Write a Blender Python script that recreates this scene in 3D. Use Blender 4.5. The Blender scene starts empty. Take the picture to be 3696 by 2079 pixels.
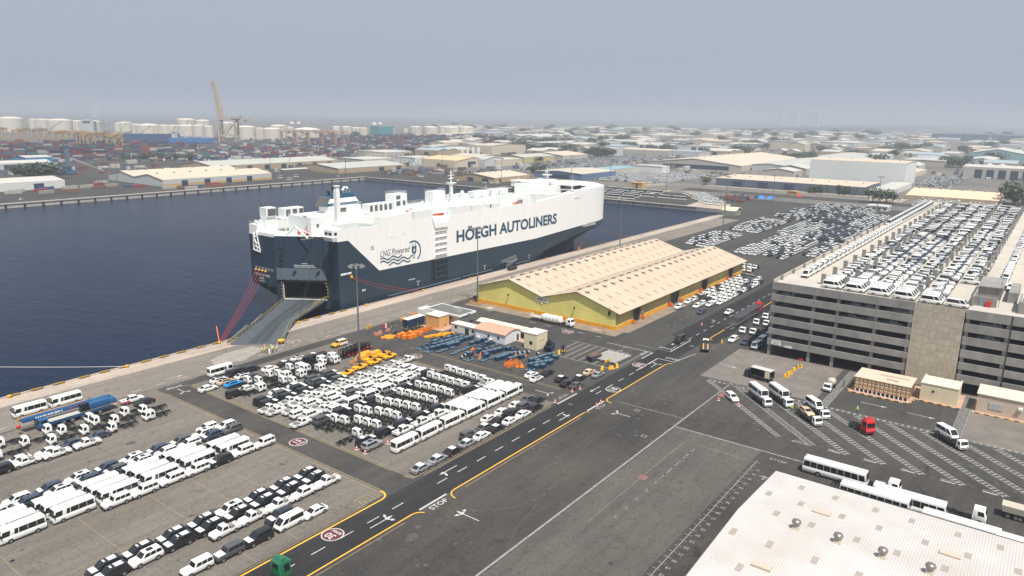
import bpy, bmesh, math, random
import numpy as np
from mathutils import Vector, Matrix
R = random.Random(7)
sc = bpy.context.scene
col = sc.collection
rad = math.radians

# ------------------------------------------------------------------ camera
CAM_H = 69.0
F_PX, PITCH, ROLL, YAW = 2630.46, 0.2332435, 0.01447655, 0.92820783
fwd = Vector((math.sin(YAW) * math.cos(PITCH), math.cos(YAW) * math.cos(PITCH), -math.sin(PITCH)))
rgt = Vector((math.cos(YAW), -math.sin(YAW), 0))
upv = rgt.cross(fwd)
r2 = rgt * math.cos(ROLL) + upv * math.sin(ROLL)
u2 = -rgt * math.sin(ROLL) + upv * math.cos(ROLL)
cd = bpy.data.cameras.new('camera')
cd.sensor_width = 36
cd.lens = F_PX / 3696 * 36
cd.clip_start = 0.5
cd.clip_end = 60000
cam = bpy.data.objects.new('camera', cd)
M = Matrix((r2, u2, -fwd)).transposed().to_4x4()
M.translation = Vector((0, 0, CAM_H))
cam.matrix_world = M
col.objects.link(cam)
sc.camera = cam

# ------------------------------------------------------------------ sky, sun, exposure
SUN = Vector((-0.56, -0.95, 2.30)).normalized()
w = bpy.data.worlds.new('World')
sc.world = w
w.use_nodes = True
nt = w.node_tree
nt.nodes.clear()
o_ = nt.nodes.new('ShaderNodeOutputWorld')
bg = nt.nodes.new('ShaderNodeBackground')
sky = nt.nodes.new('ShaderNodeTexSky')
sky.sky_type = 'NISHITA'
sky.sun_disc = False
sky.sun_elevation = math.asin(SUN.z)
sky.sun_rotation = math.atan2(SUN.x, SUN.y)
sky.altitude = 60
sky.air_density = 1.0
sky.dust_density = 4.5
sky.ozone_density = 1.5
hs = nt.nodes.new('ShaderNodeHueSaturation')
hs.inputs['Saturation'].default_value = 0.5
bg.inputs['Strength'].default_value = 0.10
mx = nt.nodes.new('ShaderNodeMix')
mx.data_type = 'RGBA'
mx.inputs[0].default_value = 0.9          # thick even haze veil over the clear-sky model
mx.inputs[7].default_value = (3.62, 4.15, 4.90, 1)
nt.links.new(sky.outputs[0], hs.inputs['Color'])
nt.links.new(hs.outputs[0], mx.inputs[6])
nt.links.new(mx.outputs[2], bg.inputs['Color'])
nt.links.new(bg.outputs[0], o_.inputs['Surface'])
ld = bpy.data.lights.new('sun', 'SUN')
ld.energy = 5.0
ld.angle = rad(0.6)
ld.color = (1.0, 0.95, 0.87)
lo = bpy.data.objects.new('sun', ld)
lo.rotation_euler = (-SUN).to_track_quat('-Z', 'Y').to_euler()
col.objects.link(lo)
sc.view_settings.view_transform = 'Standard'
sc.view_settings.look = 'None'
sc.view_settings.gamma = 1
sc.view_settings.use_curve_mapping = False
sc.view_settings.exposure = 0.26
sc.cycles.volume_bounces = 1
sc.cycles.max_bounces = 6

# ------------------------------------------------------------------ materials
MATS = {}
def mat(name, c, rough=0.6, metal=0.0, var=0.0, scale=1.0, coat=0.0, bump=0.0, c2=None, spec=0.5, emis=None, detail=4, stretch=None):
    if name in MATS: return MATS[name]
    m = bpy.data.materials.new(name)
    m.use_nodes = True
    n = m.node_tree
    b = n.nodes['Principled BSDF']
    b.inputs['Base Color'].default_value = (*c, 1)
    b.inputs['Roughness'].default_value = rough
    b.inputs['Metallic'].default_value = metal
    b.inputs['Coat Weight'].default_value = coat
    b.inputs['Specular IOR Level'].default_value = spec
    if var or c2 or bump:
        tc = n.nodes.new('ShaderNodeNewGeometry')
        src = tc.outputs['Position']
        if stretch:
            mp = n.nodes.new('ShaderNodeMapping')
            mp.inputs['Scale'].default_value = stretch
            n.links.new(src, mp.inputs['Vector'])
            src = mp.outputs[0]
        no = n.nodes.new('ShaderNodeTexNoise')
        no.inputs['Scale'].default_value = scale
        no.inputs['Detail'].default_value = detail
        no.inputs['Roughness'].default_value = 0.65
        n.links.new(src, no.inputs['Vector'])
        rp = n.nodes.new('ShaderNodeValToRGB')
        rp.color_ramp.elements[0].position = 0.3
        rp.color_ramp.elements[1].position = 0.7
        k = c2 or tuple(max(0, x * (1 - var)) for x in c)
        rp.color_ramp.elements[0].color = (*k, 1)
        rp.color_ramp.elements[1].color = (*(c if c2 else tuple(min(1, x * (1 + var)) for x in c)), 1)
        n.links.new(no.outputs['Fac'], rp.inputs['Fac'])
        n.links.new(rp.outputs['Color'], b.inputs['Base Color'])
        if bump:
            bp = n.nodes.new('ShaderNodeBump')
            bp.inputs['Strength'].default_value = bump
            n.links.new(no.outputs['Fac'], bp.inputs['Height'])
            n.links.new(bp.outputs[0], b.inputs['Normal'])
    MATS[name] = m
    return m

def corrugated(name, c, pitch, axis, c2=None, rough=0.55, depth=0.5, stain=0.12):
    """ribbed sheet metal: fine relief across one axis plus weather staining"""
    if name in MATS: return MATS[name]
    m = mat(name, c, rough, 0.0, var=stain, scale=0.12, c2=c2)
    n = m.node_tree
    b = n.nodes['Principled BSDF']
    g = n.nodes.new('ShaderNodeNewGeometry')
    s = n.nodes.new('ShaderNodeSeparateXYZ')
    n.links.new(g.outputs['Position'], s.inputs[0])
    mu = n.nodes.new('ShaderNodeMath'); mu.operation = 'MULTIPLY'; mu.inputs[1].default_value = 2 * math.pi / pitch
    n.links.new(s.outputs[axis], mu.inputs[0])
    si = n.nodes.new('ShaderNodeMath'); si.operation = 'SINE'
    n.links.new(mu.outputs[0], si.inputs[0])
    bp = n.nodes.new('ShaderNodeBump'); bp.inputs['Strength'].default_value = depth; bp.inputs['Distance'].default_value = 0.08
    n.links.new(si.outputs[0], bp.inputs['Height'])
    n.links.new(bp.outputs[0], b.inputs['Normal'])
    return m

WHITE = mat('white_paint', (0.82, 0.82, 0.80), 0.3, coat=0.5)
SHIPW = mat('ship_white', (0.90, 0.895, 0.885), 0.45, c2=(0.84, 0.825, 0.80), scale=0.5, stretch=(1, 1, 0.09), detail=7)
SHIPD = mat('ship_slate', (0.017, 0.040, 0.064), 0.42, var=0.16, scale=0.4, stretch=(1, 1, 0.12), detail=7)
SHIPW2 = mat('ship_white_equipment', (0.78, 0.79, 0.78), 0.5)
DECK = mat('deck_green_grey', (0.50, 0.56, 0.53), 0.6, var=0.12, scale=0.2)
YEL = mat('yellow_paint', (0.75, 0.42, 0.02), 0.5)
GLASS = mat('dark_glass', (0.012, 0.014, 0.017), 0.08, spec=0.8)
TYRE = mat('tyre_rubber', (0.018, 0.018, 0.018), 0.9)
RIM = mat('rim_metal', (0.35, 0.35, 0.36), 0.35, metal=0.7)
BLACK = mat('black_frame', (0.012, 0.012, 0.013), 0.55)
DARKG = mat('dark_trim', (0.03, 0.03, 0.032), 0.6)
RED = mat('red_paint', (0.55, 0.02, 0.02), 0.45)
ORANGE = mat('orange_paint', (0.75, 0.20, 0.01), 0.5)
LINEW = mat('road_white', (0.60, 0.59, 0.56), 0.8, c2=(0.30, 0.29, 0.28), scale=2.2, detail=8)
LINEWO = mat('road_white_worn', (0.37, 0.36, 0.345), 0.85, c2=(0.11, 0.105, 0.10), scale=1.6, detail=8)
LINEY = mat('road_yellow', (0.78, 0.42, 0.03), 0.8, var=0.12, scale=3.0)
LINEYO = mat('road_yellow_worn', (0.42, 0.28, 0.10), 0.85, c2=(0.22, 0.18, 0.13), scale=1.1, detail=8)
MAROON = mat('road_maroon', (0.11, 0.022, 0.026), 0.85, var=0.2, scale=2)
STEEL = mat('galvanised_steel', (0.36, 0.37, 0.37), 0.5, metal=0.3)
MASTM = mat('mast_grey', (0.13, 0.13, 0.13), 0.6)
CONC = mat('concrete', (0.27, 0.265, 0.25), 0.85, var=0.22, scale=0.5, bump=0.15)
CONCL = mat('concrete_pale', (0.46, 0.42, 0.37), 0.85, var=0.15, scale=0.35)
CREAM = mat('cream_wall', (0.72, 0.62, 0.43), 0.85, var=0.06, scale=0.4)

# ------------------------------------------------------------------ mesh helpers
class MB:
    def __init__(s): s.v = []; s.f = []; s.m = []; s.sm = []
    def add(s, vs, fs, mi=0, smooth=False):
        o = len(s.v); s.v += [tuple(p) for p in vs]
        for f in fs:
            s.f.append([i + o for i in f]); s.m.append(mi); s.sm.append(smooth)
        return s
    def box(s, x0, x1, y0, y1, z0, z1, mi=0, top=None):
        v = [(x0, y0, z0), (x1, y0, z0), (x1, y1, z0), (x0, y1, z0), (x0, y0, z1), (x1, y0, z1), (x1, y1, z1), (x0, y1, z1)]
        s.add(v, [(0, 3, 2, 1), (0, 1, 5, 4), (1, 2, 6, 5), (2, 3, 7, 6), (3, 0, 4, 7)], mi)
        s.add(v, [(4, 5, 6, 7)], mi if top is None else top)
        return s
    def frus(s, b, t, mi=0, top=None):
        """b, t: (x0,x1,y0,y1,z)"""
        v = [(b[0], b[2], b[4]), (b[1], b[2], b[4]), (b[1], b[3], b[4]), (b[0], b[3], b[4]), (t[0], t[2], t[4]), (t[1], t[2], t[4]), (t[1], t[3], t[4]), (t[0], t[3], t[4])]
        s.add(v, [(0, 3, 2, 1), (0, 1, 5, 4), (1, 2, 6, 5), (2, 3, 7, 6), (3, 0, 4, 7)], mi)
        s.add(v, [(4, 5, 6, 7)], mi if top is None else top)
        return s
    def prism(s, poly, z0, z1, mi=0, top=None):
        n = len(poly)
        v = [(x, y, z0) for x, y in poly] + [(x, y, z1) for x, y in poly]
        s.add(v, [tuple(range(n))[::-1]] + [(i, (i + 1) % n, n + (i + 1) % n, n + i) for i in range(n)], mi)
        s.add(v, [tuple(range(n, 2 * n))], mi if top is None else top)
        return s
    def yext(s, prof, y0, y1, mi=0):
        """profile of (x,z) pushed along y"""
        n = len(prof)
        v = [(x, y0, z) for x, z in prof] + [(x, y1, z) for x, z in prof]
        return s.add(v, [tuple(range(n)), tuple(range(n, 2 * n))[::-1]] + [(i, n + i, n + (i + 1) % n, (i + 1) % n) for i in range(n)], mi)
    def xext(s, prof, x0, x1, mi=0):
        n = len(prof)
        v = [(x0, y, z) for y, z in prof] + [(x1, y, z) for y, z in prof]
        return s.add(v, [tuple(range(n))[::-1], tuple(range(n, 2 * n))] + [(i, (i + 1) % n, n + (i + 1) % n, n + i) for i in range(n)], mi)
    def tube(s, p0, p1, r0, r1=None, n=8, mi=0, smooth=True, caps=True):
        r1 = r0 if r1 is None else r1
        p0 = Vector(p0); p1 = Vector(p1); d = (p1 - p0).normalized()
        a = d.orthogonal().normalized(); b = d.cross(a)
        v = []
        for p, r in ((p0, r0), (p1, r1)):
            for i in range(n):
                t = 2 * math.pi * i / n
                v.append(p + a * (r * math.cos(t)) + b * (r * math.sin(t)))
        s.add(v, [(i, (i + 1) % n, n + (i + 1) % n, n + i) for i in range(n)], mi, smooth)
        if caps: s.add(v, [tuple(range(n))[::-1], tuple(range(n, 2 * n))], mi)
        return s
    def bar(s, p0, p1, w, h=None, mi=0):
        return s.tube(p0, p1, w * 0.7, n=4, mi=mi, smooth=False)
    def path(s, pts, r, n=5, mi=0):
        for a, b in zip(pts, pts[1:]): s.tube(a, b, r, n=n, mi=mi, caps=False)
        return s
    def lathe(s, prof, c, n=20, mi=0, smooth=True):
        """prof of (r,z)"""
        k = len(prof); v = []
        for r, z in prof:
            for i in range(n):
                t = 2 * math.pi * i / n
                v.append((c[0] + r * math.cos(t), c[1] + r * math.sin(t), c[2] + z))
        f = [(j * n + i, j * n + (i + 1) % n, (j + 1) * n + (i + 1) % n, (j + 1) * n + i) for j in range(k - 1) for i in range(n)]
        s.add(v, f, mi, smooth)
        s.add(v, [tuple(range(n))[::-1], tuple(range((k - 1) * n, k * n))], mi)
        return s
    def flat(s, poly, z, mi=0):
        return s.add([(x, y, z) for x, y in poly], [tuple(range(len(poly)))], mi)
    def line(s, x0, y0, x1, y1, wd, z, mi=0):
        d = Vector((x1 - x0, y1 - y0)); d.normalize(); n = Vector((-d.y, d.x)) * wd / 2
        return s.flat([(x0 - n.x, y0 - n.y), (x1 - n.x, y1 - n.y), (x1 + n.x, y1 + n.y), (x0 + n.x, y0 + n.y)], z, mi)
    def patch(s, q, u0, u1, v0, v1, off=0.015, mi=0, th=0.03):
        a, b, c, d = [Vector(p) for p in q]
        P = lambda u, v: (a * (1 - u) + b * u) * (1 - v) + (d * (1 - u) + c * u) * v
        nrm = (b - a).cross(d - a).normalized()
        pts = [P(u0, v0), P(u1, v0), P(u1, v1), P(u0, v1)]
        vs = [p + nrm * off for p in pts] + [p + nrm * (off - th) for p in pts]
        return s.add(vs, [(0, 1, 2, 3), (4, 5, 1, 0), (5, 6, 2, 1), (6, 7, 3, 2), (7, 4, 0, 3)], mi)
    def mesh(s, name, mats, bevel=0.0, seg=2, ang=30):
        me = bpy.data.meshes.new(name)
        me.from_pydata(s.v, [], s.f)
        for m in (mats if isinstance(mats, (list, tuple)) else [mats]): me.materials.append(m)
        me.polygons.foreach_set('material_index', s.m)
        me.polygons.foreach_set('use_smooth', s.sm)
        if bevel:
            bm = bmesh.new(); bm.from_mesh(me)
            bmesh.ops.remove_doubles(bm, verts=bm.verts, dist=0.002)
            es = [e for e in bm.edges if len(e.link_faces) == 2 and e.calc_face_angle(0) > rad(ang)]
            bmesh.ops.bevel(bm, geom=es, offset=bevel, segments=seg, affect='EDGES', profile=0.5, clamp_overlap=True)
            for f in bm.faces: f.smooth = True
            bm.to_mesh(me); bm.free()
            me.set_sharp_from_angle(angle=rad(40))
        me.update()
        return me

def link(name, me, parent=None, loc=(0, 0, 0), rz=0.0, **kw):
    o = bpy.data.objects.new(name, me)
    col.objects.link(o)
    if parent: o.parent = parent
    o.location = loc
    if rz: o.rotation_euler = (0, 0, rz)
    for k, v in kw.items(): o[k] = v
    return o
def struct(name, me, **kw): return link(name, me, kind='structure', **kw)
def thing(name, label, cat, loc=(0, 0, 0), rz=0.0, group=None, me=None):
    o = link(name, me, None, loc, rz, label=label, category=cat)
    if group: o['group'] = group
    return o
def part(name, mb, mats, parent, label=None, bevel=0.0, kind=None, loc=(0, 0, 0), rz=0.0):
    me = mb.mesh(name, mats, bevel) if isinstance(mb, MB) else mb
    o = link(name, me, parent, loc, rz)
    if label: o['label'] = label
    if kind: o['kind'] = kind
    return o
def copy_tree(o, loc, rz, label, group=None):
    c = o.copy(); col.objects.link(c); c.location = loc; c.rotation_euler = (0, 0, rz); c['label'] = label
    if group: c['group'] = group
    for ch in o.children:
        d = ch.copy(); col.objects.link(d); d.parent = c
        for g in ch.children:
            e = g.copy(); col.objects.link(e); e.parent = d
    return c
ORD = 'first second third fourth fifth sixth seventh eighth ninth tenth eleventh twelfth thirteenth fourteenth fifteenth sixteenth seventeenth eighteenth nineteenth twentieth'.split()
def nth(i):
    if i < 20: return ORD[i]
    n = i + 1
    return str(n) + ('th' if 10 <= n % 100 <= 20 else {1: 'st', 2: 'nd', 3: 'rd'}.get(n % 10, 'th'))
def text_mesh(s, size, m, bold=0.0, depth=0.0, spacing=1.0, shear=0.0, align='CENTER', sx=1.0):
    if s[0] == '~':          # a line of print too small to read: only its strokes
        mb = MB(); n = int(s[1:]); x = -n * size * .3; q = random.Random(n)
        for _ in range(n):
            mb.flat([(x, -size * .28), (x + size * .45, -size * .28), (x + size * .45, size * q.uniform(.1, .3)), (x, size * q.uniform(.15, .3))], 0); x += size * q.choice((.58, .58, .62, .8))
        return mb.mesh('lettering', m)
    cu = bpy.data.curves.new('lettering', 'FONT')
    cu.body = s; cu.size = size; cu.offset = bold; cu.extrude = depth; cu.space_character = spacing; cu.shear = shear
    cu.align_x = align; cu.align_y = 'CENTER'; cu.resolution_u = 3
    ob = bpy.data.objects.new('lettering', cu)
    col.objects.link(ob)
    bpy.context.view_layer.update()
    me = bpy.data.meshes.new_from_object(ob.evaluated_get(bpy.context.evaluated_depsgraph_get()))
    bpy.data.objects.remove(ob)
    me.materials.clear(); me.materials.append(m)
    if sx != 1.0:
        for v in me.vertices: v.co.x *= sx
    return me
def wall_text(name, s, size, m, X, Y, Z, parent, **kw):
    """lettering standing on a wall that faces -Y"""
    me = text_mesh(s, size, m, depth=0.01, **kw)
    o = link(name, me, parent, (X, Y, Z)); o.rotation_euler = (rad(90), 0, 0)
    return o
def wall_text_x(name, s, size, m, X, Y, Z, parent, **kw):
    """lettering on a wall that faces -X"""
    me = text_mesh(s, size, m, depth=0.01, **kw)
    o = link(name, me, parent, (X, Y, Z)); o.rotation_euler = (rad(90), 0, rad(-90))
    return o
def road_text(s, size, m, x, y, z, rz, parent, sx=1.0, bold=0.02):
    me = text_mesh(s, size, m, bold=bold, sx=sx)
    return link('painted_word', me, parent, (x, y, z), rz)
# ------------------------------------------------------------------ ground, water, quay
def ground_mat(name, c, c2, stains=0.35, tint=None, cracks=True, big=0.02):
    m = bpy.data.materials.new(name); m.use_nodes = True
    n = m.node_tree; b = n.nodes['Principled BSDF']; b.inputs['Roughness'].default_value = 0.88
    b.inputs['Specular IOR Level'].default_value = 0.095
    g = n.nodes.new('ShaderNodeNewGeometry')
    def noise(sc_, det, rough=0.6, mp=None):
        t = n.nodes.new('ShaderNodeTexNoise'); t.inputs['Scale'].default_value = sc_; t.inputs['Detail'].default_value = det; t.inputs['Roughness'].default_value = rough
        if mp:
            q = n.nodes.new('ShaderNodeMapping'); q.inputs['Scale'].default_value = mp
            n.links.new(g.outputs['Position'], q.inputs[0]); n.links.new(q.outputs[0], t.inputs['Vector'])
        else: n.links.new(g.outputs['Position'], t.inputs['Vector'])
        return t.outputs['Fac']
    def ramp(src, p0, p1, a, bb):
        r = n.nodes.new('ShaderNodeValToRGB'); r.color_ramp.elements[0].position = p0; r.color_ramp.elements[1].position = p1
        r.color_ramp.elements[0].color = (*a, 1); r.color_ramp.elements[1].color = (*bb, 1); n.links.new(src, r.inputs[0]); return r.outputs[0]
    def mix(f, a, bb, mode='MIX', fv=None):
        x = n.nodes.new('ShaderNodeMix'); x.data_type = 'RGBA'; x.blend_type = mode
        if fv is not None: x.inputs[0].default_value = fv
        else: n.links.new(f, x.inputs[0])
        n.links.new(a, x.inputs[6]); n.links.new(bb, x.inputs[7]); return x.outputs[2]
    base = ramp(noise(big, 6, 0.7), 0.32, 0.68, c2, c)
    streak = ramp(noise(1.0, 3, 0.6, (0.03, 0.35, 1)), 0.35, 0.65, (0.86,) * 3, (1.06,) * 3)
    fine = ramp(noise(1.7, 5, 0.75), 0.3, 0.72, (0.80,) * 3, (1.14,) * 3)
    grain = ramp(noise(9, 3, 0.8), 0.3, 0.7, (0.88,) * 3, (1.1,) * 3)
    k = mix(None, base, streak, 'MULTIPLY', 1); k = mix(None, k, fine, 'MULTIPLY', 1); k = mix(None, k, grain, 'MULTIPLY', 1)
    st = ramp(noise(0.16, 5, 0.62), 0.62, 0.70, (1, 1, 1), (1 - stains,) * 3)
    k = mix(None, k, st, 'MULTIPLY', 1)
    oil = ramp(noise(0.55, 2, 0.5), 0.735, 0.765, (1, 1, 1), (0.45,) * 3)
    k = mix(None, k, oil, 'MULTIPLY', 1)
    if cracks:
        v = n.nodes.new('ShaderNodeTexVoronoi'); v.feature = 'DISTANCE_TO_EDGE'; v.inputs['Scale'].default_value = 0.33
        ad = n.nodes.new('ShaderNodeVectorMath'); ad.operation = 'MULTIPLY_ADD'
        nn = n.nodes.new('ShaderNodeTexNoise'); nn.inputs['Scale'].default_value = 0.8
        n.links.new(g.outputs['Position'], nn.inputs['Vector'])
        n.links.new(nn.outputs['Color'], ad.inputs[0]); ad.inputs[1].default_value = (2, 2, 2); n.links.new(g.outputs['Position'], ad.inputs[2])
        n.links.new(ad.outputs[0], v.inputs['Vector'])
        cr = ramp(v.outputs['Distance'], 0.008, 0.022, (0.72,) * 3, (1, 1, 1))
        k = mix(None, k, cr, 'MULTIPLY', 1)
    n.links.new(k, b.inputs['Base Color'])
    bp = n.nodes.new('ShaderNodeBump'); bp.inputs['Strength'].default_value = 0.25; bp.inputs['Distance'].default_value = 0.05
    n.links.new(noise(5, 6, 0.8), bp.inputs['Height']); n.links.new(bp.outputs[0], b.inputs['Normal'])
    return m
ASPH = ground_mat('asphalt_yard', (0.090, 0.084, 0.077), (0.055, 0.054, 0.053))
ASPHR = ground_mat('asphalt_old_yard', (0.088, 0.078, 0.069), (0.048, 0.047, 0.047), 0.4)
ROADM = ground_mat('asphalt_road', (0.042, 0.042, 0.044), (0.028, 0.028, 0.030), 0.2, cracks=False, big=0.06)
ROADM2 = ground_mat('asphalt_cross_road', (0.092, 0.085, 0.078), (0.056, 0.054, 0.053), 0.25, cracks=False, big=0.08)
LOTM = ground_mat('lot_paving', (0.195, 0.174, 0.150), (0.145, 0.131, 0.115), 0.25)
APRON = ground_mat('apron_paving', (0.25, 0.218, 0.187), (0.175, 0.157, 0.139), 0.3)
COPE = ground_mat('quay_coping_concrete', (0.50, 0.41, 0.34), (0.36, 0.31, 0.27), 0.2)
SLABM = ground_mat('slab_paving', (0.130, 0.119, 0.106), (0.082, 0.078, 0.073), 0.25)
FARG = ground_mat('far_ground_soil', (0.22, 0.20, 0.175), (0.10, 0.105, 0.10), 0.4, cracks=False, big=0.006)

WATER_Z = -2.8
Q = 199.0          # near quay edge, Y
EX = 548.0         # end of the basin, X
FY = 615.0         # far quay edge, Y
BIG = 15400
NB = -6800
def sheet(name, polys, z, m, parent=None):
    mb = MB()
    for p in polys: mb.flat(p, z)
    if parent: return part(name, mb, m, parent)
    return struct(name, mb.mesh(name, m))
def rect(x0, x1, y0, y1): return [(x0, y0), (x1, y0), (x1, y1), (x0, y1)]
sheet('ground', [rect(NB, BIG, NB, Q), rect(EX, BIG, Q, FY), rect(NB, BIG, FY, BIG)], 0.0, ASPH)
sheet('far_ground', [rect(640, BIG, NB, 1150), rect(-3000, BIG, 1850, BIG)], 0.004, FARG)
# water
wm = bpy.data.materials.new('harbour_water'); wm.use_nodes = True
n = wm.node_tree; b = n.nodes['Principled BSDF']
b.inputs['Base Color'].default_value = (0.0005, 0.009, 0.032, 1); b.inputs['Roughness'].default_value = 0.16
b.inputs['IOR'].default_value = 1.33; b.inputs['Specular IOR Level'].default_value = 0.09
g = n.nodes.new('ShaderNodeNewGeometry')
def wn(s, d, st):
    q = n.nodes.new('ShaderNodeMapping'); q.inputs['Scale'].default_value = st; q.inputs['Rotation'].default_value = (0, 0, 0.5)
    t = n.nodes.new('ShaderNodeTexNoise'); t.inputs['Scale'].default_value = s; t.inputs['Detail'].default_value = d; t.inputs['Roughness'].default_value = 0.6
    n.links.new(g.outputs['Position'], q.inputs[0]); n.links.new(q.outputs[0], t.inputs['Vector']); return t.outputs['Fac']
ad = n.nodes.new('ShaderNodeMath'); ad.operation = 'MULTIPLY_ADD'; ad.inputs[1].default_value = 0.45
n.links.new(wn(1.1, 4, (1, 0.45, 1)), ad.inputs[0]); n.links.new(wn(0.22, 6, (1, 0.4, 1)), ad.inputs[2])
bp = n.nodes.new('ShaderNodeBump'); bp.inputs['Strength'].default_value = 0.9; bp.inputs['Distance'].default_value = 0.6
n.links.new(ad.outputs[0], bp.inputs['Height']); n.links.new(bp.outputs[0], b.inputs['Normal'])
rr = n.nodes.new('ShaderNodeMapRange'); rr.inputs[3].default_value = 0.10; rr.inputs[4].default_value = 0.26
n.links.new(wn(0.012, 3, (1, 0.5, 1)), rr.inputs[0]); n.links.new(rr.outputs[0], b.inputs['Roughness'])
sheet('water', [rect(NB, EX + 3, Q - 3, FY + 3), ], WATER_Z, wm)
sheet('outer_water', [rect(-4000, 990, 1480, 1840)], 0.012, wm)

# quay walls: faces, coping strip, fenders
mb = MB()
mb.box(-2500, EX + 1.0, Q - 1.2, Q, -6, -0.002)
struct('near_quay_wall', mb.mesh('near_quay_wall', CONC))
mb = MB(); mb.box(EX, EX + 1.2, Q + 0.004, FY - 0.004, -6, -0.002); struct('end_quay_wall', mb.mesh('end_quay_wall', CONC))
mb = MB(); mb.box(-2500, EX + 1.0, FY, FY + 1.2, -6, -0.002); struct('far_quay_wall', mb.mesh('far_quay_wall', CONCL))
mb = MB(); mb.box(-2500, EX, FY - 0.5, FY + 1.8, 0.004, 0.7); mb.box(EX - 0.5, EX + 1.6, Q + 30, FY - 0.51, 0.004, 0.35)
struct('quay_kerb', mb.mesh('quay_kerb', CONCL))
mb = MB(); mb.box(-200, EX - 40, Q - 0.55, Q + 0.05, 0.016, 0.24)
struct('near_quay_kerb', mb.mesh('near_quay_kerb', COPE))
fm = MB().box(-0.7, 0.7, -0.55, 0, -2.4, -0.3).mesh('fender', TYRE)
k = 0
for i in range(60):
    x = 40 + i * 12.5
    if x > EX: break
    thing('quay_fender', f'black rubber fender on the far quay wall, {nth(i)} along', 'fender', (x - 0 + 120 if 0 else x, FY, 0), 0, 'fenders on the far quay wall', fm)
for i in range(26):
    o = thing('quay_fender', f'black rubber fender on the basin end wall, {nth(i)} from the gabled quay hut', 'fender', (EX, Q + 60 + i * 13, 0), rad(90), 'fenders on the basin end wall', fm)
sheet('apron', [rect(-120, 500, 176.5, 192.5)], 0.004, APRON)
sheet('quay_coping', [rect(-120, EX, 192.5, Q - 0.55)], 0.008, COPE)
# black and yellow edge blocks along the near quay
mbk = MB().box(0, 2.6, Q - 0.9, Q + 0.08, 0.24, 0.36).mesh('kerb_block', BLACK)
yb = MB()
for j in range(5): yb.box(0.15 + j * 0.5, 0.33 + j * 0.5, Q - 0.94, Q + 0.12, 0.26, 0.365)
yb = yb.mesh('stripe', YEL)
for i in range(40):
    x = 60 + i * 5.1 + (i // 3) * 1.1
    if x > 165 : break
    t = thing('edge_block', f'black and yellow wheel stop on the quay edge, {nth(i)} along', 'wheel stop', (x, 0, 0), 0, 'striped wheel stops along the quay edge', mbk)
    link('stripe', yb, t)
mb = MB()
for i in range(150): mb.box(166 + i * 1.25, 166.7 + i * 1.25, Q - 0.25, Q + 0.35, 0.02, 0.42)
link('fender_strip', mb.mesh('fender_strip', [BLACK]), None, kind='stuff', label='broken black rubber strip along the quay edge below the ship', category='fender strip')

sheet('parking_lot', [rect(92, 141.5, 92.2, 172), rect(-20, 85, 92.2, 176)], 0.006, LOTM)
sheet('lot_beyond', [rect(150.004, 172, 92.5, 117.99), rect(150.004, 200, 118, 176)], 0.006, ASPH)
sheet('cross_road', [rect(85.0, 92.0, 91.4, 176.4), rect(141.5, 150, 91.4, 176.4)], 0.010, ROADM2)
sheet('road', [rect(-40, 213, 83.2, 91.2), rect(213.004, 660, 79.5, 95)], 0.012, ROADM)
sheet('yard', [rect(-40, 160, -40, 83.0)], 0.004, ASPHR)
sheet('slab_yard', [rect(0, 147, 43, 62.6)], 0.008, SLABM)
sheet('garage_yard', [rect(183, 213.6, 42, 72), rect(181, 213.6, -30, 10)], 0.008, mat('tan_dust', (0.20, 0.17, 0.145), 0.9, c2=(0.12, 0.11, 0.10), scale=0.15, detail=7))
sheet('shed_yard', [rect(200, 206, 108, 172), rect(206.004, 326, 106.5, 111.3)], 0.008, mat('shed_dust', (0.30, 0.22, 0.15), 0.9, c2=(0.15, 0.13, 0.115), scale=0.2, detail=7))
sheet('far_lot', [rect(366, 640, 93, 170)], 0.004, ASPH)

# ------------------------------------------------------------------ painted markings
RM = link('road_markings', None, None, kind='structure')
mw, my, mwo, myo = MB(), MB(), MB(), MB()
Z = 0.0165
def arc(mb_, cx, cy, r, a0, a1, wd, n=10):
    p = [(cx + r * math.cos(rad(a0 + (a1 - a0) * i / n)), cy + r * math.sin(rad(a0 + (a1 - a0) * i / n))) for i in range(n + 1)]
    for (a, b_), (c, d) in zip(p, p[1:]): mb_.line(a, b_, c, d, wd, Z)
# main road
my.line(-40, 83.25, 82.6, 83.25, 0.26, Z); arc(my, 82.6, 81.25, 2.0, 90, 20, 0.24)
arc(my, 94.0, 81.0, 2.3, 180, 90, 0.24); my.line(94.0, 83.3, 140.5, 83.3, 0.26, Z); arc(my, 140.5, 81.6, 1.7, 90, 30, 0.2)
arc(my, 152.2, 81.4, 2.0, 190, 90, 0.24); my.line(152.2, 83.4, 185, 83.4, 0.26, Z); arc(my, 185, 80.4, 3.0, 90, 40, 0.2)
mw.line(84.6, 83.3, 91.8, 83.3, 0.42, Z); mw.line(142.2, 83.3, 150.2, 83.3, 0.42, Z); mw.line(141.2, 91.25, 150.2, 91.25, 0.4, Z)
my.line(-40, 91.2, 82.8, 91.2, 0.30, Z); arc(my, 82.8, 93.4, 2.2, -90, 10, 0.34)
myo.line(-40, 91.9, 80, 91.9, 0.12, Z); myo.line(94.5, 91.7, 139, 91.7, 0.16, Z); myo.line(-40, 82.2, 80, 82.3, 0.12, Z); myo.line(96, 82.3, 138, 82.4, 0.12, Z)
for i in range(60):
    x = 6.1 + i * 5.93
    if x > 330: break
    if 86 < x < 91 or 142 < x < 149 or 186 < x < 200: continue
    mw.line(x - 1.4, 87.3 if x < 190 else 88.2, x + 1.4, 87.3 if x < 190 else 88.2, 0.2, Z)
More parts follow.
